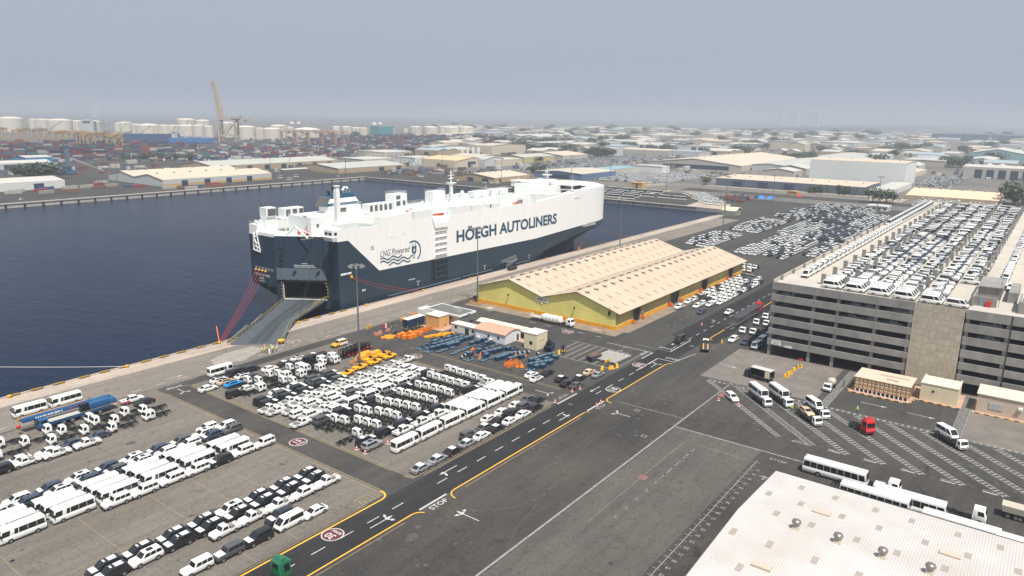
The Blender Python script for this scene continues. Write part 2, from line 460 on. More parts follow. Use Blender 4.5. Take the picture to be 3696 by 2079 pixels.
my.line(219, 83.4, 285, 83.4, 0.24, Z); arc(my, 219, 80.4, 3.0, 90, 150, 0.2); my.line(330, 79.8, 640, 79.8, 0.2, Z)
# cross roads
for x in (85.25, 91.8):
    myo.line(x, 94 if x < 90 else 98, x, 171, 0.15, Z)
    myo.line(x + (-0.8 if x < 90 else 0.8), 94 if x < 90 else 98, x + (-0.8 if x < 90 else 0.8), 165, 0.10, Z)
for x in (141.6, 149.9): myo.line(x, 96, x, 150, 0.15, Z); myo.line(x + .7, 96, x + .7, 150, 0.10, Z)
arc(myo, 94.2, 94.6, 2.4, 180, 270, 0.16)
arc(myo, 88.5, 168.5, 5.0, 20, 100, 0.15)
# hatched corner patch
for i in range(6):
    x = 79.6 + i * 0.95; myo.line(x, 94.7, x + 0.1, 92.4, 0.12, Z)
myo.line(79.3, 94.8, 84.6, 94.8, 0.12, Z); myo.line(79.3, 94.8, 80.6, 92.4, 0.12, Z); myo.line(78, 92.4, 84, 92.4, 0.12, Z)
for y in (98.5, 110.8, 112.4, 124): myo.line(20, y, 85, y, 0.07, Z)
for x in (33.5, 46, 57.5, 65.5, 72): myo.line(x, 92.6, x, 127, 0.07, Z)
# apron
for i in range(30):
    x = 38 + i * 6.05
    mw.line(x, 178.9, x + 2.6, 178.9, 0.2, Z); mw.line(x + 1, 182.6, x + 2.4, 182.6, 0.16, Z) if i % 2 and x > 96 else None
mwo.line(64, 175.9, 96, 175.9, 0.25, Z); mwo.line(150, 175.9, 200, 175.9, 0.2, Z)
for i in range(9): mwo.line(148.6 + i * 0.9, 176.6, 148.6 + i * 0.9, 178.4, 0.35, Z)
for i in range(14): mwo.line(210 + i * 12, 182 + (i % 2) * 4, 214 + i * 12, 182 + (i % 2) * 4, 0.2, Z)
# broad worn white line and yard lines
mwo.line(40, 63.0, 158, 63.05, 0.42, Z); mwo.line(158, 63.05, 183, 63.0, 0.3, Z)
mwo.line(147.1, 62.6, 147.2, 28, 0.4, Z); mwo.line(122, 54.6, 139, 54.6, 0.14, Z); mwo.line(90, 41.9, 142, 42.1, 0.16, Z)
for i in range(26):
    x = 91 + i * 2.0; mwo.line(x, 41.3, x, 42.7, 0.12, Z)
for i in range(9): mwo.line(104 + i * 4, 54.6, 104.9 + i * 4, 54.6, 0.14, Z); mwo.line(104 + i * 4, 54.6, 104 + i * 4, 53.9, 0.12, Z)
mwo.line(141, 54.6, 141, 44, 0.12, Z); mwo.line(100, 57.6, 141, 57.8, 0.07, Z)
mwo.line(187.5, 96, 187.5, 116.5, 0.25, Z); mwo.line(152, 79.8, 152.5, 63.2, 0.2, Z)
# junction box outlines
mw.line(188.8, 82.3, 188.9, 87.5, 0.25, Z); mw.line(175.2, 87.5, 188.8, 87.5, 0.28, Z); mw.line(189, 82.4, 200, 80.5, 0.2, Z)
mw.line(192.8, 107, 192.7, 91, 0.22, Z); mw.line(185.7, 91.1, 192.7, 91.0, 0.3, Z); mwo.line(197, 99.2, 197, 87.4, 0.22, Z); mw.line(197, 87.3, 212, 87.3, 0.28, Z)
for i in range(6): mw.line(196.5, 104.5 + i * 6.5, 196.5, 107 + i * 6.5, 0.2, Z) if i else None
# ladder lines of the oblique lanes
def ladder(mb_, x0, y0, x1, y1, wd, pitch, lw=0.16, rung=0.42):
    a = Vector((x0, y0)); b_ = Vector((x1, y1)); L = (b_ - a).length; d = (b_ - a) / L; nn = Vector((-d.y, d.x)) * wd / 2
    mb_.line(*(a + nn), *(b_ + nn), lw, Z); mb_.line(*(a - nn), *(b_ - nn), lw, Z)
    t = pitch / 2
    while t < L:
        c = a + d * t; mb_.line(*(c - nn * 0.86), *(c + nn * 0.86), rung, Z); t += pitch
mll = MB()
for k in range(-2, 12):
    yb_ = 42.0 - 7.05 * k; lx = 181 if k > -1 else 181
    if k == -1: continue
    if k == -2:
        ladder(mll, 156.5, 42.3, 181.2, 69.0, 1.1, 1.0)
        continue
    if k == 0: continue
    ladder(mll, 156.6, yb_, 180.4, yb_ + 24.8, 1.25, 1.0)
    mw.line(156.4, yb_ + 1.4, 156.4, yb_ + 3.9, 0.3, Z)
ladder(mll, 156.5, 35.3, 182.4, 62.3, 1.25, 1.0)
mw.line(156.3, 36.6, 156.3, 39.4, 0.3, Z)
ladder(mll, 181.4, 69, 181.0, -25, 1.0, 1.3, 0.16, 0.5)
ladder(mwo, 181.8, 39.3, 213.4, 39.3, 1.7, 0.75, 0.16, 0.36)
ladder(mwo, 181.8, 11.0, 213.4, 11.0, 2.0, 0.75, 0.16, 0.36)
for y in (114.2, 111.9, 109.6, 107.2, 104.7, 102.2, 99.8): ladder(mwo, 172.6, y, 187.4, y, 0.55, 0.45, 0.1, 0.2)
mwo.line(172.1, 114.4, 172.3, 92.6, 0.3, Z); mwo.line(172.3, 92.8, 188.5, 93.0, 0.25, Z)
for i in range(42):
    x = 214 + i * 2.6
    for dx in (-0.5, 0.5): mwo.line(x + dx, 94.2, x + dx * 0.2, 95.2, 0.16, Z); mwo.line(x - 0.8, 94.7 , x + 0.8, 94.7, 0.14, Z)
    if i % 2: mwo.line(x, 99.5, x + 1.2, 100.3, 0.14, Z)
for y in (50.2, 56.6, 61.5): mwo.line(198, y, 210, y, 0.16, Z)
mwo.line(213.0, 63.5, 205, 63.5, 0.16, Z)
def arrow(mb_, x, y, ang, L=4.0, heads=(0,)):
    d = Vector((math.cos(ang), math.sin(ang))); p = Vector((x, y)); nn = Vector((-d.y, d.x))
    mb_.line(*(p - d * L / 2), *(p + d * (L / 2 - 1.2)), 0.2, Z)
    for h in heads:
        e = p + d * (L / 2 - 1.3)
        if h == 0: mb_.flat([tuple(e + nn * 0.42), tuple(e - nn * 0.42), tuple(e + d * 1.4)][::-1], Z + 0.001)
        else:
            s0 = p + d * (L / 2 - 1.6)
            mb_.line(*s0, *(s0 + nn * h * 0.8 + d * 0.55), 0.2, Z + 0.0005)
            q = s0 + nn * h * 0.8 + d * 0.55; dd = (nn * h + d * 0.5).normalized(); n3 = Vector((-dd.y, dd.x))
            tri = [tuple(q + n3 * 0.38), tuple(q - n3 * 0.38), tuple(q + dd * 0.8)]
            mb_.flat(tri[::-1], Z + 0.001)
arrow(mw, 77.7, 85.7, 0.0, 5.2, (0, 1, -1)); arrow(mw, 99.0, 89.3, math.pi, 5.2, (0, 1)); arrow(mw, 88.4, 75.2, math.pi / 2, 5.2, (0, 1, -1))
arrow(mw, 135.4, 85.4, 0.0, 4.6, (0, 1)); arrow(mw, 155.8, 89.2, math.pi, 5.0, (0,)); arrow(mw, 145.5, 98.2, -math.pi / 2, 5.5, (1, -1)); arrow(mw, 145.5, 76.0, math.pi / 2, 5.0, (1, -1))
arrow(mw, 183, 85.6, 0.0, 5.0, (1, -1)); arrow(mw, 187.6, 101, -math.pi / 2, 5.2, (1,)); arrow(mw, 88.6, 169.8, -math.pi / 2, 4.6, (1, -1)); arrow(mw, 92.5, 180.6, 0.0, 4.6, (0,)); arrow(mw, 126, 182, 0.0, 4.6, (0,))
arrow(mw, 190.5, 29.5, -math.pi / 2, 6.0, (0,)); arrow(mw, 190.2, 19.0, -math.pi / 2, 6.0, (0,)); arrow(mw, 196, 69, -math.pi / 2 - 0.25, 6, (0,)); arrow(mwo, 136, 37.5, math.pi / 2 + 0.2, 4.4, (1, 0)); arrow(mw, 238, 90, 0, 4.5, (1,)); arrow(mw, 206, 90.0, math.pi, 5, (0,))
# speed roundels
def roundel(x, y, rz, word, r=1.95):
    n_ = 28
    c = [(x + r * math.cos(2 * math.pi * i / n_), y + r * math.sin(2 * math.pi * i / n_)) for i in range(n_)]
    c2 = [(x + (r - 0.22) * math.cos(2 * math.pi * i / n_), y + (r - 0.22) * math.sin(2 * math.pi * i / n_)) for i in range(n_)]
    t = link('speed_roundel', MB().flat(c, Z + 0.003).mesh('speed_roundel', LINEW), RM)
    part('disc', MB().flat(c2, Z + 0.006), MAROON if word[2] else ROADM, t)
    u = Vector((math.cos(rz + math.pi / 2), math.sin(rz + math.pi / 2)))
    road_text(word[0], 1.9, LINEW, x + u.x * 0.45 * (1), y + u.y * 0.45, Z + 0.009, rz, t, 1.0, 0.05)
    road_text('KMH', 0.85, LINEW, x - u.x * 0.95, y - u.y * 0.95, Z + 0.009, rz, t, 1.2, 0.03)
roundel(69.9, 89.2, rad(90), ('30', 0, 1)); roundel(88.4, 122.9, 0, ('15', 0, 1)); roundel(180.1, 89.1, rad(90), ('30', 0, 1)); roundel(158.5, 85.4, rad(-90), ('30', 0, 0))
roundel(194.8, 122.7, 0, ('15', 0, 1)); roundel(145.2, 143.5, rad(180), ('15', 0, 1)); roundel(131.9, 182.6, rad(90), ('30', 0, 1))
for s_, size, x, y, rz in (('STOP', 1.7, 88.2, 81.9, 0), ('STOP', 1.5, 146.2, 93.0, math.pi), ('STOP', 1.5, 146.5, 81.9, 0), ('STOP', 1.6, 88.6, 173.9, math.pi), ('STOP', 1.4, 144.5, 38.6, rad(-90)), ('STOP', 1.6, 191.0, 83.9, rad(-90)), ('STOP', 1.6, 190.5, 93.0, math.pi), ('STOP', 1.6, 199.4, 90, rad(90)), ('30', 3.2, 190, -4.2, rad(90))):
    road_text(s_, size, LINEWO if size < 1.55 else LINEW, x, y, Z + 0.004, rz, RM, 1.1)
for i in range(20): road_text(str(18 + i), 0.9, LINEWO, 94 + i * 2.0 * 1.15, 40.6, Z + 0.004, rad(90), RM)
for i, x in enumerate(range(9)): road_text('~5', 0.6, LINEWO, 157.1, 38 - 7.05 * i, Z + 0.004, rad(-90), RM)
mr = MB(); mr.flat(rect(119.6, 121.6, 56.6, 58.2), Z); mr.flat(rect(171.5, 174, 59.5, 62.5), Z)
for nm, m_, mm in (('white_lines', mw, LINEW), ('yellow_lines', my, LINEY), ('worn_white_lines', mwo, LINEWO), ('worn_yellow_lines', myo, LINEYO), ('ladder_lines', mll, LINEWO), ('red_patch', mr, mat('red_worn', (0.30, 0.10, 0.09), 0.9, c2=(0.14, 0.11, 0.10), scale=1.2))):
    part(nm, m_, mm, RM, kind='stuff')
# tyre tracks and stains with a shape of their own
mt = MB()
def strip(pts, wd, mb_=mt):
    for (a, b_), (c, d) in zip(pts, pts[1:]): mb_.line(a, b_, c, d, wd, 0.0125)
strip([(104 + 14 * math.cos(rad(t)), 78.5 + 9.5 * math.sin(rad(t))) for t in range(190, 350, 6)], 0.14)
strip([(60, 52), (90, 66), (128, 74), (160, 73)], 0.12)
def blot(x, y, r, mb_=mt):
    n_ = 14; mb_.flat([(x + r * R.uniform(0.5, 1.1) * math.cos(2 * math.pi * i / n_), y + r * R.uniform(0.5, 1.1) * math.sin(2 * math.pi * i / n_)) for i in range(n_)], 0.0135)
for x, y, r in ((77.6, 78.2, 1.5), (80.6, 79.6, 0.8), (119.7, 81, 0.6), (120.6, 80.5, 0.5), (143, 88.6, 0.9), (160, 79.5, 0.5), (165, 74, 0.6), (66, 150, 1.1), (80, 117, .7), (62, 112, .8)): blot(x, y, r)
for i in range(90): blot(R.uniform(155, 182), R.uniform(-5, 66), R.uniform(0.15, 0.6))
for i in range(130): blot(R.uniform(20, 84), R.uniform(93, 160), R.uniform(0.1, 0.45))
for i in range(160): blot(R.uniform(70, 165), R.uniform(30, 82), R.uniform(0.1, 0.5))
struct('oil_stains', mt.mesh('oil_stains', mat('oil_stain', (0.045, 0.043, 0.042), 0.8, c2=(0.10, 0.096, 0.09), scale=1.6, detail=8)))
ms = MB(); ms.flat([(104, 180.5), (112, 179), (122, 183), (121, 188), (112, 188.5), (106, 186)], 0.0125)
struct('scuffed_paving', ms.mesh('scuffed_paving', mat('scuffed', (0.33, 0.295, 0.26), 0.9, c2=(0.22, 0.197, 0.175), scale=0.5, detail=8)))
# ------------------------------------------------------------------ the car carrier
def wpart(name, mb, mats, parent, label=None, bevel=0.0, kind=None):
    """part modelled in world coordinates under an unrotated thing (or its part)"""
    p = parent; off = Vector((0, 0, 0))
    while p is not None: off -= p.location; p = p.parent
    return part(name, mb, mats, parent, label, bevel, kind, loc=off)
SH = thing('car_carrier_ship', 'huge white and slate car carrier ship moored at the quay with its stern ramp down', 'ship', (260, 221.5, WATER_Z))
S0, S1_, YC = 201.5, 241.5, 221.5
HB = 20.0
def hull_params(z):
    """bow tip X, length of the rounded bow, fullness exponent, half beam"""
    if z >= 10.3: return 366.0, 26.0, 2.7
    t = max(0, min(1, (10.3 - z) / 9.0)); t = t ** 0.75
    return 366.0 - 11.5 * t, 26.0 + 48 * t, 2.7 - 1.35 * t
def outline(z):
    xt, Lb, e = hull_params(z)
    pts = [(168.7, 209.9), (166.0, S0), (170.8, S0), (185.4, S0), (203.3, S0), (214, S0), (225, S0), (250, S0), (270, S0), (288, S0)]
    x0 = xt - Lb
    pts.append((min(300, x0) if x0 > 292 else 290, S0)) if False else None
    for i in range(0, 19):
        t = math.pi * i / 18
        cx = abs(math.sin(t)) ** (2 / e) * Lb; cy = -math.copysign(abs(math.cos(t)) ** (2 / e), math.cos(t)) * HB
        pts.append((max(x0 + cx, 290.0), YC + cy))
    for x in (288, 250, 203.3, 170.8): pts.append((x, S1_))
    tuck = max(0, min(1, (6 - z) / 8))
    pts += [(157.4 + 10 * tuck, S1_ - 3 * tuck), (157.4 + 7 * tuck, 232), (157.4 + 4 * tuck, 226.2)]
    return pts
def zb(x, y):
    """height of the paint line"""
    k = [(0, 24.4), (170.8, 24.4), (185.4, 11.1), (315.9, 10.4), (330, 12.6), (370, 13.4)]
    if y > 230: k = k[:1] + [(170, 24.4), (170.8, 24.4)] + k[2:]
    for (a, b_), (c, d) in zip(k, k[1:]):
        if x <= c: return b_ + (d - b_) * max(0, (x - a)) / (c - a)
    return 13.4
def ztop(x, y):
    if x < 169.5 and not (y < 204): return 25.0
    if x < 186.4: return 28.2
    if x < 310: return 28.4
    if x < 356: return 28.4 + 3.2 * min(1, (x - 300) / 22)
    return 31.6 - 1.1 * ((x - 356) / 10) ** 2
lv = [WATER_Z - 1.5, -1, 1.2, 3.5, 6, 8.2, 10.35]
rows = [outline(z) for z in lv]
n_ = len(rows[0])
V = [(x, y, z) for z, r in zip(lv, rows) for x, y in r]
full = outline(12)
V += [(x, y, zb(x, y)) for x, y in full]
F = []
for j in range(len(lv)):
    for i in range(n_):
        F.append((j * n_ + i, j * n_ + (i + 1) % n_, (j + 1) * n_ + (i + 1) % n_, (j + 1) * n_ + i))
# the door in the angled stern face is left open: that face is built apart
door_i = n_ - 1   # edge from (157.4,226.2) back to (168.7,209.9)
F = [f for f in F if not (f[0] % n_ == door_i)]
mb = MB(); mb.add(V, F, 0, True)
hl = mb.mesh('lower_hull', SHIPD); hl.set_sharp_from_angle(angle=rad(25))
part('lower_hull', hl, None, SH, 'slate painted lower hull', loc=-SH.location)
V2 = [(x, y, zb(x, y)) for x, y in full] + [(x, y, max(ztop(x, y), zb(x, y) + .02)) for x, y in full]
F2 = [(i, (i + 1) % n_, n_ + (i + 1) % n_, n_ + i) for i in range(n_) if i != door_i]
mb = MB(); mb.add(V2, F2, 0, True)
hu = mb.mesh('upper_hull', SHIPW); hu.set_sharp_from_angle(angle=rad(25))
part('upper_hull', hu, None, SH, 'white painted upper hull', loc=-SH.location)
# rounded shoulder of the forecastle and deck plates
dk = [p for p in full if p[0] > 186.4 or p[1] < 204 or p[1] > 230]
mb = MB()
cap = [(x, y) for x, y in full if x >= 286]
mb.add([(x, y, ztop(x, y) - 0.0) for x, y in cap] + [(YX[0] - 3.2 if YX[0] > 345 else YX[0], YC + (YX[1] - YC) * 0.86, 32.3 if YX[0] > 318 else 28.6) for YX in cap], [(i, i + 1, len(cap) + i + 1, len(cap) + i) for i in range(len(cap) - 1)], 0, True)
wpart('bow_shoulder', mb, SHIPW, SH)
mb = MB()
inner = [(YX[0] - 3.2 if YX[0] > 345 else YX[0], YC + (YX[1] - YC) * 0.86) for YX in cap if YX[0] > 318]
mb.flat(inner, 32.3)
wpart('foredeck', mb, SHIPW, SH)
mb = MB()
mb.flat([(186.4, S0 + 0.3), (318, S0 + 0.3), (318, S1_ - 0.3), (186.4, S1_ - 0.3)], 27.9)
mb.flat([(157.6, 226.2), (168.9, 210), (166.3, 201.8), (186.4, 201.8), (186.4, 241.2), (157.6, 241.2)], 24.6)
mb.box(186.2, 186.6, S0 + .3, S1_ - .3, 24.6, 27.9)
wpart('weather_deck', mb, DECK, SH)
mb = MB()
for x0, x1, y0, y1 in ((188, 212, 224.0, 224.4), (188, 188.5, 210, 224), (212, 320, 229, 229.3), (212, 320, 212, 212.3), (205, 205.4, 212, 224), (196, 203, 216, 219), (160, 184, 214, 214.3), (170, 178, 232, 235)): mb.flat(rect(x0, x1, y0, y1), 27.92 if x0 > 186 else 24.62)
wpart('deck_walkway', mb, mat('deck_yellow', (0.75, 0.62, 0.12), 0.6), SH)
# stern: angled face with the open door
A_ = Vector((157.4, 226.2)); B_ = Vector((168.7, 209.9)); D_ = (B_ - A_).normalized(); N_ = Vector((D_.y, -D_.x))
N_ = -N_ if N_.x > 0 else N_
L_ = (B_ - A_).length
def SF(u, z, out=0.0):
    p = A_ + D_ * u + N_ * out
    return (p.x, p.y, z)
mb = MB()
DU0, DU1, DZ0, DZ1 = 2.6, 18.6, 1.6, 7.9
def sq(u0, u1, z0, z1, out=0.0, mi=0): mb.add([SF(u0, z0, out), SF(u1, z0, out), SF(u1, z1, out), SF(u0, z1, out)], [(0, 1, 2, 3)], mi)
sq(0, DU0, -2, 25.0); sq(DU1, L_, -2, 25.0); sq(DU0, DU1, -2, DZ0); sq(DU0, DU1, DZ1, 25.0)
wpart('stern_face', mb, SHIPD, SH)
# hold interior behind the door
mb = MB()
I = -9.0
mb.add([SF(DU0, DZ0, 0), SF(DU1, DZ0, 0), SF(DU1, DZ0, -26), SF(DU0, DZ0, -26)], [(0, 1, 2, 3)], 0)
mb.add([SF(DU0 - 3, DZ1 + .2, 0), SF(DU1, DZ1 + .2, 0), SF(DU1, DZ1 + .2, -26), SF(DU0 - 3, DZ1 + .2, -26)], [(0, 1, 2, 3)], 1)
mb.add([SF(DU0 - 3, DZ0, -26), SF(DU1, DZ0, -26), SF(DU1, DZ1 + .2, -26), SF(DU0 - 3, DZ1 + .2, -26)], [(0, 1, 2, 3)], 1)
mb.add([SF(DU0, DZ0, -0.1), SF(DU0, DZ0, -26), SF(DU0, DZ1, -26), SF(DU0, DZ1, -0.1)], [(0, 1, 2, 3)], 1)
mb.add([SF(DU1, DZ0, -0.1), SF(DU1, DZ0, -26), SF(DU1, DZ1, -26), SF(DU1, DZ1, -0.1)], [(0, 1, 2, 3)], 1)
wpart('cargo_hold', mb, [mat('hold_floor', (0.05, 0.055, 0.05), 0.6), mat('hold_dark', (0.025, 0.028, 0.03), 0.8)], SH)
mb = MB()
def fbar(u0, z0, u1, z1, wd=0.3, out=0.25, mi=0): mb.tube(SF(u0, z0, out), SF(u1, z1, out), wd, n=4, mi=mi, smooth=False)
fbar(DU0, DZ0, DU0, DZ1 - .4, 0.16); fbar(DU0, DZ0, DU1, DZ0 - .15, 0.24); 
wpart('door_sill', mb, SHIPW2, SH)
mb = MB()
for i in range(26): fbar(DU0 - .2 + i * 0.62, DZ1 + 1.0, DU0 + .1 + i * 0.62, DZ1 + 1.05, 0.16, 0.3, i % 2)
for i in range(10): fbar(DU1 + .35 - (0.9 - i * .15 if i < 6 else 0), DZ1 + .8 - i * 0.62, DU1 + .4 - (0.75 - i * .15 if i < 5 else 0), DZ1 + .3 - i * 0.62, 0.16, 0.3, i % 2)
for i in range(10): fbar(DU0 - .55, DZ1 + .8 - i * 0.62, DU0 - .55, DZ1 + .3 - i * 0.62, 0.16, 0.3, i % 2)
wpart('warning_stripe', mb, [BLACK, YEL], SH)
mb = MB()   # flap above the door leaning out
mb.add([SF(0.3, 8.9, 0.7), SF(18.9, 8.9, 0.7), SF(18.3, 13.2, 0.05), SF(0.3, 13.2, 0.05), SF(.3, 8.9, .05), SF(18.9, 8.9, .05)], [(0, 1, 2, 3), (0, 4, 5, 1), (0, 3, 4), (1, 5, 2)])
wpart('door_flap', mb, mat('ship_flap', (0.075, 0.105, 0.13), 0.5), SH)
mb = MB()
for u in (6.5, 15.2): mb.frus((0, 1, 0, 1, 0), (0, 1, 0, 1, .01)) if False else mb.tube(SF(u, 11.6, 0.9), SF(u + 1.1, 12.4, 0.5), 0.35, n=5)
for u in (3, 5.5, 8, 10.5, 13, 15.5, 18): mb.tube(SF(u, 8.7, 0.9), SF(u, 9.3, 0.9), 0.25, n=5)
for u, z0, z1 in ((1.5, 13.5, 24), (2.6, 13.5, 22), (17.6, 13.5, 24.5)): mb.tube(SF(u, z0, 0.15), SF(u, z1, 0.15), 0.09, n=4)
for z in (14.5, 16.5, 18.5, 21): mb.tube(SF(1.3, z, 0.3), SF(2.9, z + .2, 0.3), 0.16, n=4)
wpart('ramp_fitting', mb, mat('ship_fitting', (0.02, 0.03, 0.04), 0.6), SH)
# hoist wires
mb = MB()
RB0, RB1 = Vector((117.0, 194.6)), Vector((127.6, 183.6))     # foot of the ramp on the quay
for u, t in ((3.5, 0.15), (16.5, 0.85)):
    q = A_ + D_ * (DU0 if t < .5 else DU1); 
    mid = (Vector((q.x, q.y)) * 0.45 + (RB0 * (1 - t) + RB1 * t) * 0.55)
    for k in (-.4, 0, .4): mb.tube(SF(u + k, 23.5, 0.3), (mid.x + k, mid.y, 2.6), 0.035, n=4)
wpart('hoist_wire', mb, BLACK, SH)
# the ramp
mb = MB()
C0 = A_ + D_ * (DU0 + .2); C1 = A_ + D_ * (DU1 - .2)
M0 = C0 * .5 + RB0 * .5 + Vector((0.5, -0.6)); M1 = C1 * .42 + RB1 * .58 + Vector((-3.2, 2.0))
H0 = C1 * .80 + RB1 * .20 + Vector((-0.5, 0.4))
dz0 = DZ0 - .05
pts = [(C0.x, C0.y, dz0), (C1.x, C1.y, dz0), (H0.x, H0.y, 1.5), (M1.x, M1.y, 1.0), (RB1.x, RB1.y, .09), (RB0.x, RB0.y, .09), (M0.x, M0.y, 1.05)]
def rp(side, t):
    """point on the ramp, t from ship 0 to quay 1"""
    a, m_, e = (C0, M0, RB0) if side == 0 else (C1, M1, RB1)
    if t < .5: q = a * (1 - 2 * t) + m_ * 2 * t; z = dz0 * (1 - 2 * t) + 1.02 * 2 * t
    else: q = m_ * (2 - 2 * t) + e * (2 * t - 1); z = 1.02 * (2 - 2 * t) + .09 * (2 * t - 1)
    return q, z
for j in range(10):
    a0, z0 = rp(0, j / 10); a1, z1 = rp(0, (j + 1) / 10); b0, _ = rp(1, j / 10); b1, _ = rp(1, (j + 1) / 10)
    mb.add([(a0.x, a0.y, z0), (b0.x, b0.y, z0), (b1.x, b1.y, z1), (a1.x, a1.y, z1), (a0.x, a0.y, z0 - .5), (b0.x, b0.y, z0 - .5), (b1.x, b1.y, max(.03, z1 - .5)), (a1.x, a1.y, max(.03, z1 - .5))],
           [(0, 3, 2, 1), (0, 4, 7, 3), (1, 2, 6, 5)])
RAMPM = mat('ramp_deck', (0.085, 0.102, 0.115), 0.6, c2=(0.05, 0.062, 0.072), scale=0.6, detail=7)
ramp = wpart('stern_ramp', mb, RAMPM, SH)
mb = MB()
def RQ(s, t, dz=0.03):
    a, z = rp(0, t); b_, _ = rp(1, t); q = a * (1 - s) + b_ * s
    return Vector((q.x, q.y, z + dz))
for j in range(38):
    t = 0.01 + j * 0.0257
    for s, dr in ((0.36, 1), (0.56, -1)):
        p0 = RQ(s, t); p1 = RQ(s + 0.17, t + 0.014 * dr); d = (RQ(s, t + .010) - p0) 
        mb.add([p0, p1, p1 + d, p0 + d], [(0, 1, 2, 3)])
wpart('grip_bar', mb, mat('grip_bar', (0.016, 0.018, 0.02), 0.85), ramp, kind='stuff')
mb = MB(); 
for s in (0, 1):
    pts_ = [RQ(s, t / 10, 1.0) for t in range(11)]; mb.path(pts_, 0.04, 4, 0)
    mb.path([RQ(s, t / 10, 0.5) for t in range(11)], 0.03, 4, 0)
    for t in range(21): mb.tube(RQ(s, t / 20, 0), RQ(s, t / 20, 1.0), 0.035, n=4, mi=0)
mb.path([RQ(1, 0, 1.3), RQ(1, .12, 1.35), RQ(1, .2, 1.3)], .13, 4)
wpart('ramp_railing', mb, mat('railing_yellow', (0.55, 0.38, 0.03), 0.6), ramp)
mb = MB()
for s, o_s in ((-0.055, 0), (1.04, 1)):
    for t0, t1 in ((0.46, 0.64), (0.7, 0.97)):
        a = RQ(s, t0, .9); b_ = RQ(s, t1, .35); mb.tube(a, b_, .45, .25, n=5)
mb.frus((-.1, .1, -.1, .1, 0), (-.1, .1, -.1, .1, .01)) if False else None
wpart('ramp_arm', mb, mat('ramp_steel', (0.10, 0.13, 0.145), 0.5), ramp)
mb = MB(); e = RB1 + Vector((.2, -.3)); mb.lathe([(0.15, .02), (1.1, 1.2), (1.1, 1.35), (0.9, 1.36)], (e.x, e.y, 0), 10)
wpart('ramp_lifting_shoe', mb, YEL, ramp)
# chamfered starboard quarter with the control cabin
mb = MB(); mb.frus((164.5, 168.5, 201.9, 206.5, 24.6), (163.6, 168.5, 201.6, 207, 26.2)); mb.box(164.2, 168.4, 201.8, 206.4, 26.2, 28.6)
wpart('stern_control_cabin', mb, SHIPW2, SH)
mb = MB(); mb.box(164.1, 164.18, 202.4, 203.8, 26.9, 27.8); mb.box(164.1, 164.18, 204.4, 205.8, 26.9, 27.8); mb.box(165, 167.5, 201.7, 201.78, 26.9, 27.8)
wpart('window', mb, GLASS, SH)
# white raised port quarter
mb = MB(); mb.box(157.5, 163.2, 236.5, 241.4, 25.0, 28.0); mb.box(157.6, 158.0, 226.5, 236.5, 24.6, 25.6); wpart('port_quarter_block', mb, SHIPW, SH)
# side houses and casings on the weather deck (x0,x1,y0,y1,z0,z1)
HOUSES = [(167.2, 176.8, 202.2, 205.6, 24.6, 30.4, 3, 'vent_casing'), (176.9, 186.2, 201.62, 202.0, 24.6, 28.3, 1, 'bulwark'), (186.4, 203.3, 201.62, 204.6, 27.9, 31.2, 1, 'side_house'), (204.8, 215.6, 201.9, 205.4, 27.9, 31.6, 4, 'vent_casing'),
          (228.6, 239.0, 201.9, 205.4, 27.9, 31.3, 4, 'vent_casing'), (240.4, 247.5, 201.9, 205.4, 27.9, 30.8, 3, 'vent_casing'), (251.5, 259.2, 201.9, 205.0, 27.9, 30.4, 3, 'vent_casing'),
          (276.6, 282.1, 201.9, 205.4, 27.9, 31.1, 1, 'vent_casing'), (287.8, 296.2, 201.9, 205.4, 28.0, 32.1, 3, 'vent_casing'), (297.0, 310.4, 201.9, 205.4, 28.0, 31.1, 5, 'vent_casing'),
          (218.0, 245.0, 206.5, 217.5, 27.9, 30.6, 0, 'deck_house'), (166.5, 192.0, 216.5, 229.5, 24.6, 31.6, 0, 'funnel_house'), (178.0, 192.0, 218, 226, 31.6, 34.2, 0, 'funnel_house'),
          (249.4, 258.0, 233.5, 238.5, 27.9, 33.6, 0, 'stair_house'), (218.6, 226.6, 227.5, 232.5, 27.9, 35.2, 0, 'stair_house'), (160.6, 166.0, 235.5, 238.5, 24.6, 30.6, 2, 'vent_casing'), (254, 266, 222, 228, 27.9, 30.2, 0, 'deck_house')]
for x in (282.6, 289, 297.2, 305.4): HOUSES.append((x, x + 5.6, 236.5, 240.6, 28.2, 31.0, 3, 'vent_casing'))
for x in (266, 273): HOUSES.append((x, x + 5.0, 236.5, 240.6, 28.0, 30.6, 3, 'vent_casing'))
for x0, x1, y0, y1, z0, z1, k, nm in HOUSES:
    mb = MB()
    if k > 1:
        wd = (x1 - x0) / k
        for i in range(k): mb.box(x0 + i * wd + .04, x0 + (i + 1) * wd - .04, y0, y1, z0, z1)
    else: mb.box(x0, x1, y0, y1, z0, z1)
    wpart(nm, mb, SHIPW2 if k != 1 else SHIPW, SH)
